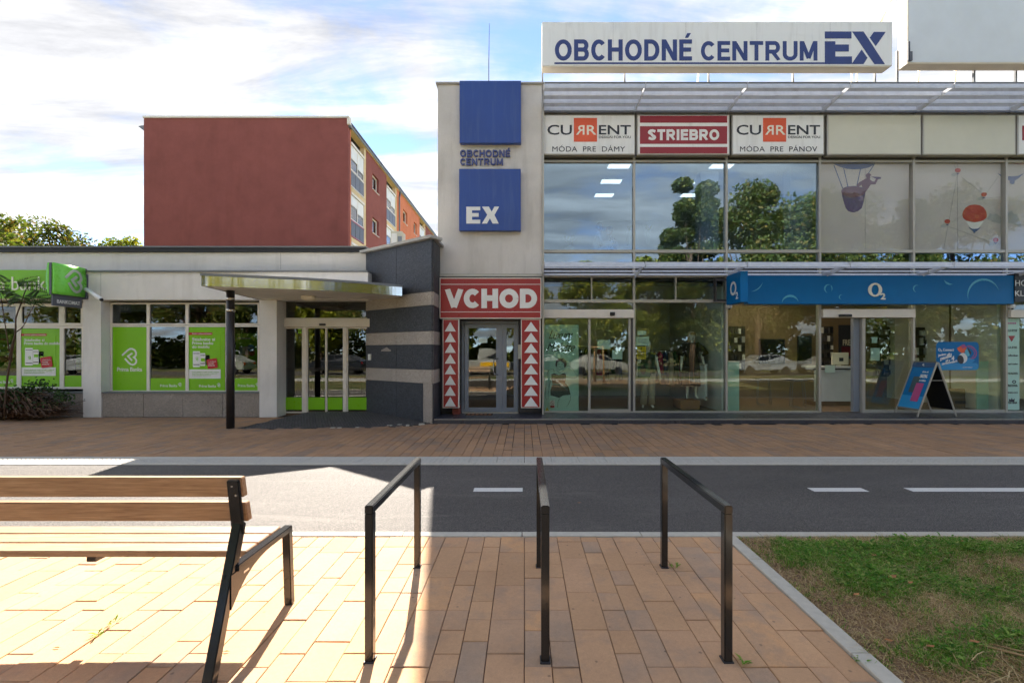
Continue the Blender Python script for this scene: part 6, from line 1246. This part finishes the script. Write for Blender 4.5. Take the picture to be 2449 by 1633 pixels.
# telephone shop: plinth, counter, screens, stools, racks
wp = thing('display_plinth', (X(1752, 11.4), 11.5, .1), 'white display plinth at the window edge of blue sign shop', 'plinth'); box('body', X(1739, 11.35), X(1768, 11.35), 11.35, 11.75, .099, 1.33, 'mint_film', wp, .006); box('top', X(1738, 11.35) + .002, X(1769, 11.35), 11.33, 11.77, 1.331, 1.35, 'frame_white', wp)
ct = thing('counter', (X(2000, 12.4), 12.6, .1), 'white service counter inside the open shop door', 'counter'); xc0, xc1 = X(1950, 12.4), X(2046, 12.4)
box('front', xc0, xc1, 12.4, 12.46, .22, 1.09, 'room_white', ct); box('worktop', xc0 - .02, xc1 + .02, 12.36, 13.0, 1.13, 1.19, 'room_white', ct, .006); box('shadow_gap', xc0, xc1, 12.42, 12.9, 1.0905, 1.1295, 'frame_dark', ct); box('kick', xc0, xc1, 12.44, 12.9, .099, .22, 'room_floor', ct); box('card', X(1972, 12.36), X(1996, 12.36), 12.34, 12.345, Z(891, 12.36), Z(873, 12.36), 'paper', ct)
mo = thing('monitor', (X(2008, 12.7), 12.7, 1.19), 'white monitor seen from behind on the service counter', 'monitor'); box('screen', X(1990, 12.65), X(2030, 12.65), 12.65, 12.69, 1.22, 1.56, 'panel_ivory', mo, .01); box('stand', X(2006, 12.65), X(2014, 12.65), 12.70, 12.74, 1.191, 1.36, 'panel_ivory', mo); box('badge', X(2007, 12.65), X(2017, 12.65), 12.645, 12.649, 1.32, 1.42, 'ink_dark', mo)
tube('cable', [(X(2020, 12.6), 12.6, 1.22), (X(2030, 12.5), 12.5, 1.20), (X(2040, 12.45), 12.45, 1.26), (X(2044, 12.45), 12.45, 1.35)], .008, 'black_plastic', mo, 6)
po = thing('wall_poster', (X(2030, 14.5), 14.58, 1.5), 'dark poster on the wall behind the counter', 'poster'); box('sheet', X(2010, 14.5), X(2062, 14.5), 14.57, 14.595, 1.35, 2.45, 'ink_dark', po); text('lettering', 'FREE', 2016, 812, 2040, 826, 14.565, 'panel_ivory', po, .02); box('picture', X(2016, 14.5), X(2055, 14.5), 14.562, 14.568, 1.45, 1.75, 'cloth_wine', po)
def rack(px0, px1, y, z0, z1, label, seed):
    r = random.Random(seed); t = thing('accessory_rack', (X((px0 + px1) / 2, y), y, z0), label, 'rack'); box('board', X(px0, y), X(px1, y), y, y + .05, z0, z1, 'room_dark', t)
    n_ = 5; m_ = 4
    for i in range(n_):
        for jx in range(m_):
            a = X(px0 + (px1 - px0) * (jx + .12) / m_, y); b = X(px0 + (px1 - px0) * (jx + .8) / m_, y); zb_ = z0 + (z1 - z0) * (i + .15) / n_; box('package', a, b, y - .05, y - .002, zb_, zb_ + (z1 - z0) / n_ * r.uniform(.5, .75), r.choice(['ink_black', 'ink_dark', 'print_grey', 'frame_dark', 'room_white']), t)
rack(1962, 1992, 14.4, 1.1, 2.4, 'dark rack of packaged accessories behind the counter', 1); rack(2186, 2228, 13.2, .9, 2.3, 'dark rack of packaged accessories by the shop window', 2)
rack(1745, 1782, 14.5, 1.0, 2.4, 'dark rack of packaged accessories behind the mint plinth', 3); rack(2100, 2150, 14.5, .8, 2.4, 'dark rack of packaged accessories behind the shop door glass', 4)
def wire_stool(px, y, label):
    t = thing('wire_stool', (X(px, y), y, .1), label, 'stool', 'white wire stools in the blue sign shop'); x = X(px, y); w = .24
    for sx in (-1, 1):
        c = x + sx * .06; P = smoothline([(c - w * .75, y - .15, .12), (c - w * .65, y - .15, .70), (c - w * .5, y - .15, .80), (c, y - .15, .81), (c + w * .5, y - .15, .80), (c + w * .65, y - .15, .70), (c + w * .8, y - .15, .12), (c, y - .15, .115), (c - w * .75, y - .15, .12)], 3)
        tube('wire_leg', [(p[0], p[1] + (sx + 1) * .15, p[2]) for p in P], .008, 'zinc', t, 6, cap=False)
    box('seat', x - .18, x + .18, y - .16, y + .16, .812, .835, 'frame_dark', t, .008)
wire_stool(1826, 12.6, 'white wire stool farther into the blue sign shop'); wire_stool(1907, 12.1, 'white wire stool nearest the window of blue sign shop')
for px, y, z0, z1, w, lb in ((1847, 14.5, 1.2, 2.0, 62, 'dark wall screen in blue sign shop between the stools'), (1925, 14.5, 1.2, 2.1, 34, 'narrow dark wall screen near the open shop door')):
    s = thing('wall_screen', (X(px, y), y, z0), lb, 'screen'); pbox('panel', px - w / 2, CY - (z1 - EYE) * F_PX / y, px + w / 2, CY - (z0 - EYE) * F_PX / y, y + .03, .05, 'ink_black', s, .008); pbox('bezel', px - w / 2 + 2, CY - (z1 - EYE) * F_PX / y + 2, px + w / 2 - 2, CY - (z0 - EYE) * F_PX / y - 2, y + .025, .004, 'car_window', s)
w5 = thing('window_board', (X(2350, 11.5), 11.5, .1), 'tall mint board standing inside the shop window', 'board'); box('sheet', X(2337, 11.4), X(2372, 11.4), 11.4, 11.44, .099, 1.35, 'mint_film', w5); box('foot', X(2335, 11.4), X(2374, 11.4), 11.38, 11.5, .0985, .115, 'frame_white', w5)
box('shop_inner_wall', X(2300, 12.4), XC - .05, 12.4, 12.46, .098, 3.3, 'room_wall', sc_); fh = thing('floor_heater', (X(2310, 12), 12, .1), 'grey floor heater grille under the blue sticker', 'heater'); pbox('case', 2270, 930, 2330, 975, 12.0, .2, 'room_wall', fh, .01); pbox('grille', 2285, 958, 2325, 966, 11.99, .012, 'frame_dark', fh)
# ---------------------------------------------------------------- apartment block behind
XW, XE, YS0 = X(344, 27), X(833, 27), 27.0
apt = thing('apartment_block', ((XW + XE) / 2, 27, 0), 'red and orange apartment block with a blind gable wall', 'building')
zt0 = Z(283, 27)
box('gable_wall', XW, XE, 27.0, 27.3, 0, zt0, 'red_plaster', apt); box('west_wall', XW, XW + .3, 27.31, 58, 0, zt0 - .5, 'red_plaster', apt); box('roof', XW - .1, XE + .05, 27.31, 58, zt0 - .4, zt0 - .1, 'bitumen', apt)
box('gable_coping', XW - .03, XE + .05, 26.94, 27.32, zt0 + .001, Z(278.5, 27), 'beige_metal', apt); box('gable_parapet', XW - .02, XE, 27.31, 58, zt0 - .099, zt0 - .02, 'zinc', apt)
bx2 = mobj('west_eave', [(XW - .35, 27, zt0 - .48), (XW - .001, 27, zt0 - .75), (XW - .001, 27, zt0 - .42), (XW - .35, 58, zt0 - .48), (XW - .001, 58, zt0 - .75), (XW - .001, 58, zt0 - .42)], [(0, 1, 2), (5, 4, 3), (0, 3, 4, 1), (1, 4, 5, 2), (2, 5, 3, 0)], 'zinc', apt)
ze = zt0 - .55
def estrip(name, y0, y1, mat, rec=0.0, z0=0, z1=None): return box(name, XE - .3, XE - rec, y0, y1, z0, z1 or ze, mat, apt)
estrip('wall_corner', 27.305, 27.40, 'orange_plaster'); segs = [(27.40, 30.06, 'bay', 'cream_plaster'), (30.06, 34.5, 'wall', 'red_plaster'), (34.5, 37.3, 'bay', 'cream_plaster'), (37.3, 45.4, 'wall', 'orange_plaster'), (45.4, 48.1, 'bay', 'cream_plaster'), (48.1, 56, 'wall', 'red_plaster')]
FL = [11.63, 8.58, 5.53]
for si, (y0, y1, kd, mt) in enumerate(segs):
    if kd == 'wall':
        # wall with window openings left free: strips between and around them
        wins = [(31.3, 32.65)] if si == 1 else ([(39.2, 40.6), (43.0, 44.2)] if si == 3 else [(50, 51.3)])
        ys = [y0] + [v for w in wins for v in w] + [y1]
        for k in range(0, len(ys), 2): estrip('facade_strip', ys[k] + .001, ys[k + 1] - .001, mt)
        for (wa, wb) in wins:
            zs = [0] + sorted(v for f in FL for v in (f + 1.30, f + 2.40)) + [ze]
            for k in range(0, len(zs), 2): estrip('facade_strip', wa, wb, mt, 0, zs[k] + .001, zs[k + 1] - .001)
            for f in FL:
                w = boxes('window', [(XE - .22, XE - .16, wa, wa + .09, f + 1.30, f + 2.40), (XE - .22, XE - .16, wb - .09, wb, f + 1.30, f + 2.40), (XE - .22, XE - .16, wa + .09, wb - .09, f + 1.30, f + 1.39), (XE - .22, XE - .16, wa + .09, wb - .09, f + 2.31, f + 2.40)], 'frame_white', apt)
                box('pane', XE - .20, XE - .195, wa + .09, wb - .09, f + 1.39, f + 2.31, 'far_glass', w); box('sill', XE - .16, XE + .05, wa, wb, f + 1.26, f + 1.299, 'frame_white', w); box('curtain', XE - .28, XE - .27, wa + .1, wa + .6, f + 1.39, f + 2.31, 'film_white', w)
    else:
        box('bay_back', XE - .9, XE - .85, y0, y1, 0, ze, mt, apt); estrip('bay_pier', y1 - .35, y1 - .002, mt, .02); box('bay_cheek', XE - .85, XE - .02, y0, y0 + .05, 0, ze, 'orange_plaster', apt)
        for f in FL:
            box('balcony_slab', XE - .85, XE + .02, y0 + .05, y1 - .352, f - .28, f, mt, apt)
            rl_ = boxes('balcony_rail', [(XE - .06, XE, y0 + .05, y1 - .36, f + 1.02, f + 1.09), (XE - .06, XE, y0 + .05, y1 - .36, f + .06, f + .12)], 'frame_white' if f > 11 else 'maroon', apt)
            for k in range(3):
                a = y0 + .06 + k * (y1 - y0 - .42) / 3; box('rail_panel', XE - .04, XE - .02, a + .02, a + (y1 - y0 - .42) / 3 - .02, f + .12, f + 1.02, 'slate_plastic' if f > 11 else 'frame_dark', rl_)
            wy0, wy1 = y0 + .06, y1 - .38; gl_ = boxes('balcony_glazing', [(XE - .10, XE - .04, a, a + .07, f + 1.10, f + 2.62) for a in (wy0, (wy0 + wy1) / 2, wy1 - .07)] + [(XE - .10, XE - .04, wy0 + .071, wy1 - .071, f + 1.10, f + 1.17)], 'frame_white', apt)
            box('pane', XE - .08, XE - .075, wy0 + .07, wy1 - .07, f + 1.17, f + 2.6, 'far_glass', gl_)
            for k in range(2):
                a, b = (wy0 + .08, (wy0 + wy1) / 2 - .02) if k == 0 else ((wy0 + wy1) / 2 + .08, wy1 - .08); box('roller_shutter', XE - .06, XE - .035, a, b, f + (2.0, 1.75)[k] - (.2 if f > 11 else 0), f + 2.6, 'film_white', gl_)
            box('shutter_box', XE - .14, XE + .03, wy0, wy1, f + 2.625, f + 2.77, 'frame_white', apt)
box('gutter', XE - .02, XE + .16, 27.0, 57, ze + .02, ze + .16, 'zinc', apt, .03); box('eave_board', XE - .3, XE + .10, 27.31, 57, ze + .001, ze + .02, 'cream_plaster', apt)
tube('downpipe', [(XE + .1, 38.0, ze + .02), (XE + .04, 37.9, ze - .5), (XE + .04, 37.9, 0)], .07, 'zinc', apt, 8)
box('gutter_end', XE - .05, XE + .12, 26.9, 27.2, zt0 - .42, zt0 - .05, 'beige_metal', apt, .02)
# ---------------------------------------------------------------- trees
def leaf_cloud(name, pts, size, mat, parent, rng):
    """leaf-sized quads at the given points, random turns"""
    n = len(pts); a = rng.normal(size=(n, 3)); a /= np.linalg.norm(a, axis=1)[:, None]; b = np.cross(a, rng.normal(size=(n, 3))); b /= np.linalg.norm(b, axis=1)[:, None]
    s = size * rng.uniform(.6, 1.25, size=(n, 1)); V = np.stack([pts - a * s * .5, pts + b * s * .32, pts + a * s * .5, pts - b * s * .32], 1).reshape(-1, 3)
    me = bpy.data.meshes.new(name); me.vertices.add(n * 4); me.vertices.foreach_set('co', V.ravel()); me.loops.add(n * 4); me.loops.foreach_set('vertex_index', np.arange(n * 4)); me.polygons.add(n); me.polygons.foreach_set('loop_start', np.arange(n) * 4); me.polygons.foreach_set('loop_total', np.full(n, 4)); me.update(); me.materials.append(MATS[mat]); me.validate()
    return link(bpy.data.objects.new(name, me), parent)
def tree(name, label, x, y, h, cr, ch, mat, n, leaf, seed, group=None, clumps=26, trunk=.2):
    rng = np.random.default_rng(seed); t = thing(name, (x, y, -.12), label, 'tree', group); cz = h - ch / 2; cs = []
    while len(cs) < clumps:
        p = rng.uniform(-1, 1, 3)
        if .25 < np.linalg.norm(p) < 1: cs.append(np.array([x, y, cz]) + p * np.array([cr, cr, ch / 2]) * .80)
    bm = bmesh.new(); top = Vector((x, y, h - ch * .25)); fork = Vector((x + .1, y, h - ch * .92)); bm_tube(bm, [(x, y, -.12), fork, (x - .1, y + .1, cz), top], [trunk, trunk * .75, trunk * .45, trunk * .12], 8); 
    for c in cs[::2]: c = Vector(c); m_ = fork.lerp(c, .5) + Vector((0, 0, .3)); bm_tube(bm, [fork.lerp(top, random.uniform(0, .5)), m_, c], [trunk * .32, trunk * .2, trunk * .06], 5, False)
    from_bm('trunk', bm, 'bark', t, True); P = []; per = n // clumps
    for c in cs:
        r_ = rng.uniform(.22, .42) * cr; q = rng.normal(size=(per, 3)); q /= np.linalg.norm(q, axis=1)[:, None]; q *= (rng.uniform(0, 1, (per, 1)) ** .45) * r_ * np.array([1.15, 1.15, .85]); P.append(c + q)
    leaf_cloud('crown', np.concatenate(P), leaf, mat, t, rng); return t
tree('leafy_tree', 'olive green tree behind the bank, cut by the picture edge', X(-75, 25), 25, 10.5, 2.8, 6.4, 'leaf_olive', 5200, .26, 1, 'trees behind the bank')
tree('leafy_tree', 'wide olive green tree rising behind the bank roof', X(118, 30), 30, 10.5, 2.7, 5.6, 'leaf_olive', 6600, .24, 2, 'trees behind the bank', 30)
tree('leafy_tree', 'small yellow green tree top beside the red gable wall', X(292, 36), 36, 11.0, 2.1, 6.0, 'leaf_lime', 8000, .26, 3, 'trees behind the bank')
# trees across the road behind the viewer: the shop windows mirror them
GRP = 'trees across the road mirrored in the glass'
ta = tree('roadside_tree', 'tall dense tree across the road mirrored in second upstairs window', 14.0, -15.5, 18.6, 2.8, 17.6, 'leaf_green', 20000, .34, 11, GRP, 34, .3)
tb = tree('roadside_tree', 'broad tree across the road mirrored in third upstairs window', 20.0, -16.5, 17.6, 4.8, 16.4, 'leaf_olive', 24000, .34, 12, GRP, 36, .32)
tc_ = tree('roadside_tree', 'low round tree across the road mirrored above the doors', 6.0, -18.5, 10.0, 3.4, 9.4, 'leaf_lime', 8000, .40, 13, GRP, 28, .22)
k = 0
for src, x, y, s_ in ((tb, 27, -18, 1.0), (ta, 33, -16, .9), (tb, 40, -20, 1.05), (tc_, 0, -19.5, .95), (tc_, 12, -21, 1.1), (tc_, -6, -18.5, 1.05), (tb, -13, -17.5, .85), (tc_, -19, -19, 1.2), (ta, -24, -16.5, .75), (tb, -30, -19, .9), (tc_, 17.5, -19, 1.05), (tb, -38, -18, .95), (tc_, 23.5, -22, 1.2)):
    k += 1; copy_tree(src, (x, y, -.12), k * 1.3, s_, ['second broad tree beyond the silver car', 'slim tree past the white car', 'last broad tree at far end of the mirrored row', 'round tree mirrored over the red sign', 'round tree between tall and low trees', 'round tree mirrored over granite wall', 'broad tree mirrored in bank doors', 'large round tree mirrored in bank windows', 'slim tree mirrored in bank windows', 'broad tree mirrored above the white bank car', 'round tree beside the tall dense tree', 'broad tree at bank end of the mirrored row', 'large round tree behind the broad trees'][k - 1] + ' across the road', GRP)
rng = np.random.default_rng(21); n_ = 26000; hp = np.stack([rng.uniform(-60, 60, n_), rng.uniform(-25.5, -22, n_), np.zeros(n_)], 1)
hp[:, 2] = rng.uniform(0, 1, n_) ** .7 * (3.4 + 1.4 * np.sin(hp[:, 0] * .55) + 1.0 * np.sin(hp[:, 0] * 1.7 + 1)); hg = leaf_cloud('shrubbery', hp, .55, 'leaf_green', None, rng); tag(hg, 'dense shrubbery beyond the road behind the viewer', 'shrubbery', kind='stuff')
# young staked tree on the lawn behind the viewer
yt = thing('staked_tree', (3.7, -1.2, 0), 'young staked tree on the lawn mirrored in the shop door', 'tree'); tube('trunk', [(3.7, -1.2, -.05), (3.72, -1.2, 1.6), (3.7, -1.18, 3.0)], [.035, .03, .012], 'bark', yt, 8)
for a in range(3): tube('stake', [(3.7 + .45 * math.cos(a * 2.1 + .5), -1.2 + .45 * math.sin(a * 2.1 + .5), -.05), (3.7 + .38 * math.cos(a * 2.1 + .5), -1.2 + .38 * math.sin(a * 2.1 + .5), 1.9)], .035, 'stake_wood', yt, 8)
for a in range(3): bar('cross_bar', (3.7 + .38 * math.cos(a * 2.1 + .5), -1.2 + .38 * math.sin(a * 2.1 + .5), 1.82), (3.7 + .38 * math.cos(a * 2.1 + 2.6), -1.2 + .38 * math.sin(a * 2.1 + 2.6), 1.82), .03, .06, 'stake_wood', yt)
rng = np.random.default_rng(5); leaf_cloud('crown', np.array([3.7, -1.2, 2.9]) + rng.normal(size=(700, 3)) * np.array([.35, .35, .5]), .09, 'leaf_green', yt, rng)
# parked cars on the road, mirrored in the windows
def car(x, y, face, mat, label, kind='hatch'):
    c = thing('parked_car', (x, y, -.1), label, 'car', 'cars parked on the road'); f = face; z = -.1; W2 = .88
    side = [(-2.05, .35), (-2.08, .70), (-1.95, .92), (-1.05, 1.0), (-.45, 1.42), (.95, 1.46), (1.75, 1.05), (2.02, .95), (2.08, .60), (2.02, .33)] if kind == 'hatch' else [(-2.3, .35), (-2.34, .75), (-2.2, 1.0), (-1.6, 1.15), (-1.1, 1.85), (-.1, 1.92), (.0, 1.0), (2.4, 1.0), (2.4, .45)]
    bm = bmesh.new(); L_ = [bm.verts.new((x + f * p[0], y - W2 + (.14 if p[1] > 1.1 else 0), z + p[1])) for p in side]; R_ = [bm.verts.new((x + f * p[0], y + W2 - (.14 if p[1] > 1.1 else 0), z + p[1])) for p in side]; n_ = len(side)
    bm.faces.new(L_); bm.faces.new(R_[::-1])
    for i in range(n_): bm.faces.new((L_[i], R_[i], R_[(i + 1) % n_], L_[(i + 1) % n_]))
    bmesh.ops.recalc_face_normals(bm, faces=bm.faces); bmesh.ops.bevel(bm, geom=list(bm.edges), offset=.05, segments=2, affect='EDGES'); from_bm('body', bm, mat, c)
    wins = ([[(-.95, 1.03), (-.42, 1.36), (.10, 1.39), (.10, 1.03)], [(.16, 1.03), (.16, 1.39), (.90, 1.39), (1.45, 1.05)]] if kind == 'hatch' else [[(-1.5, 1.2), (-1.05, 1.75), (-.25, 1.80), (-.25, 1.2)]])
    for sd in (-1, 1):
        for wv in wins: yy = y + sd * (W2 - .05); vs = [(x + f * p[0], yy + sd * .012 - sd * .14 * (p[1] - 1.0) / .45 + sd * .05, z + p[1]) for p in wv]; mobj('side_window', vs + [(v[0], v[1] - sd * .02, v[2]) for v in vs], [(0, 1, 2, 3), (7, 6, 5, 4)] + [(i, 4 + i, 4 + (i + 1) % 4, (i + 1) % 4) for i in range(4)], 'car_window', c)
        for wx in (-1.3, 1.32):
            w = lathe_y('wheel', x + f * wx, y + sd * (W2 - .10) - .09, z + .32, .32, .20, 'rubber', c, 20); lathe_y('rim', x + f * wx, y + sd * (W2 - .10) + (.10 if sd > 0 else -.10) - .005, z + .32, .21, .012, 'chrome', w, 14)
        box('headlight', x + f * -2.06 - .03, x + f * -2.06 + .03, y + sd * .62 - .14, y + sd * .62 + .14, z + .62, z + .76, 'film_white', c, .02); box('tail_light', x + f * 2.04 - .03, x + f * 2.04 + .03, y + sd * .66 - .12, y + sd * .66 + .12, z + .72, z + .90, 'lamp_red', c, .02)
    if kind != 'hatch': box('stripe', x - f * 2.2, x - f * .2, y + W2 + .002, y + W2 + .006, z + .62, z + .92, 'car_yellow', c)
car(5.4, -10.9, -1, 'car_white', 'white hatchback parked on the road mirrored in clothes shop door'); car(-3.3, -11.0, -1, 'car_white', 'white pickup with yellow stripe mirrored in the grey door', 'pickup'); car(-22.5, -11.2, 1, 'car_white', 'white car mirrored in the bank window'); car(17.5, -11.0, 1, 'car_silver', 'silver car mirrored in the blue sign shop window'); car(22.3, -11.0, 1, 'car_white', 'white car behind the silver car in the mirrored road'); car(-14, -11, 1, 'car_dark', 'dark car mirrored in the bank sliding door'); car(.9, -11.1, 1, 'car_dark', 'dark car mirrored behind the mint banner'); car(-33, -11, 1, 'car_silver', 'silver car mirrored in the bank window by the shrub')
# ---------------------------------------------------------------- planting by the bank
sh = thing('drooping_shrub', (X(40, 10.4), 10.4, 0), 'dark drooping shrub with bare brown twigs before the bank', 'shrub')
r = random.Random(3); bm = bmesh.new(); tips = []
for i in range(1000):
    px0 = r.uniform(-130, 85); ox, oy = X(px0, 10.45), r.uniform(10.3, 10.75); h = r.uniform(.2, .75) * (1 - max(0, (px0 - 20)) / 130); a = r.uniform(-.4, .9); l = r.uniform(.3, .9)
    P = [(ox, oy, .02 + r.uniform(0, .3)), (ox + l * .45, oy - .12 * a, h * .8), (ox + l * .8, oy - .3 * a, h * r.uniform(.85, 1.05)), (ox + l * 1.05, oy - .4 * a, h * r.uniform(.5, 1.0))]; P = smoothline(P, 2)
    bm_tube(bm, P, [.010] * 4 + [.007] * (len(P) - 4), 3, False); tips.append(P[-1]); tips.append(P[-3])
o = from_bm('twigs', bm, 'twig_brown', sh); o['kind'] = 'stuff'
rng = np.random.default_rng(8); pts = np.repeat(np.array(tips), 1, 0) + rng.normal(size=(len(tips), 3)) * .05; pts[:, 2] += .05; pts = pts[(pts[:, 0] < X(172, 10.4)) & (pts[:, 2] > .3)]; o = leaf_cloud('leaves', pts, .05, 'leaf_dark', sh, rng)
tw = np.array([(X(r.uniform(-120, 165), 10.4), 10.35 + r.uniform(-.1, .2), 0) for _ in range(800)]); px_ = CX + tw[:, 0] * F_PX / 10.4; tw[:, 2] = .56 + .26 * np.exp(-((px_ - 95) / 45) ** 2) + rng.normal(size=800) * .07 - .0012 * np.maximum(0, px_ - 120); leaf_cloud('leaf_sprays', tw, .07, 'leaf_dark', sh, rng)
yt2 = thing('sumac_sapling', (X(12, 10.2), 10.2, 0), 'slender sapling with feathery leaves in front of the green sign', 'sapling')
def stem(pts, r0, r1): P = [(X(p[0], 10.15), 10.15 + .05 * i, Z(p[1], 10.15)) for i, p in enumerate(pts)]; P = smoothline(P, 3); n_ = len(P); tube('stem', P, [r0 + (r1 - r0) * i / (n_ - 1) for i in range(n_)], 'twig_brown', yt2, 7); return P
stem([(10, 995), (12, 900), (24, 800), (20, 760), (28, 720), (32, 690), (36, 678)], .022, .008); stem([(20, 862), (30, 800), (42, 782), (50, 755), (58, 728), (62, 712)], .015, .006); stem([(22, 840), (0, 735), (-10, 705)], .012, .006); stem([(26, 735), (12, 720), (-5, 705)], .009, .005); stem([(58, 728), (52, 720), (48, 712)], .007, .004)
vs, fs = [], []
def frond(px, py, ang, ln, droop):
    x0_, z0_ = X(px, 10.15), Z(py, 10.15); yy = 10.15 + r.uniform(-.25, .25); c, s = math.cos(ang), math.sin(ang); n_ = 13; q = 0
    for i in range(n_):
        t = (i + 1) / n_; x_ = x0_ + c * ln * t; z_ = z0_ + s * ln * t - droop * t * t; y_ = yy + (yy - 10.15) * t
        for sd in (-1, 1):
            l = .095 * (1 - .55 * t) + .014; a = ang + sd * 1.15; k_ = len(vs); dx, dz = math.cos(a) * l, math.sin(a) * l - .015; wx = .017
            vs.extend([(x_, y_, z_), (x_ + dx * .5 + wx * c, y_ - .015, z_ + dz * .5 + wx * s), (x_ + dx, y_ - .02 * sd, z_ + dz), (x_ + dx * .5 - wx * c, y_ - .015, z_ + dz * .5 - wx * s)]); fs.append((k_, k_ + 1, k_ + 2, k_ + 3))
for px, py, a, l, d_ in ((36, 678, .45, .46, .05), (36, 678, .15, .40, .04), (36, 678, 2.6, .32, .06), (36, 680, 3.0, .38, .06), (36, 682, -.1, .38, .08), (36, 680, 1.9, .22, .06), (30, 700, 2.7, .34, .10), (30, 704, .35, .30, .08), (62, 712, .5, .34, .03), (62, 714, .1, .40, .07), (62, 714, 2.7, .30, .06), (60, 716, -.2, .30, .1), (62, 712, 1.2, .2, .02), (0, 712, 2.5, .3, .1), (0, 708, .6, .28, .08), (-8, 706, 1.0, .3, .05), (28, 708, -.15, .34, .1), (26, 716, 3.2, .3, .1), (48, 714, 2.9, .26, .08)): frond(px, py, a, l, d_)
o = mobj('fronds', vs, fs, 'leaf_dark', yt2)
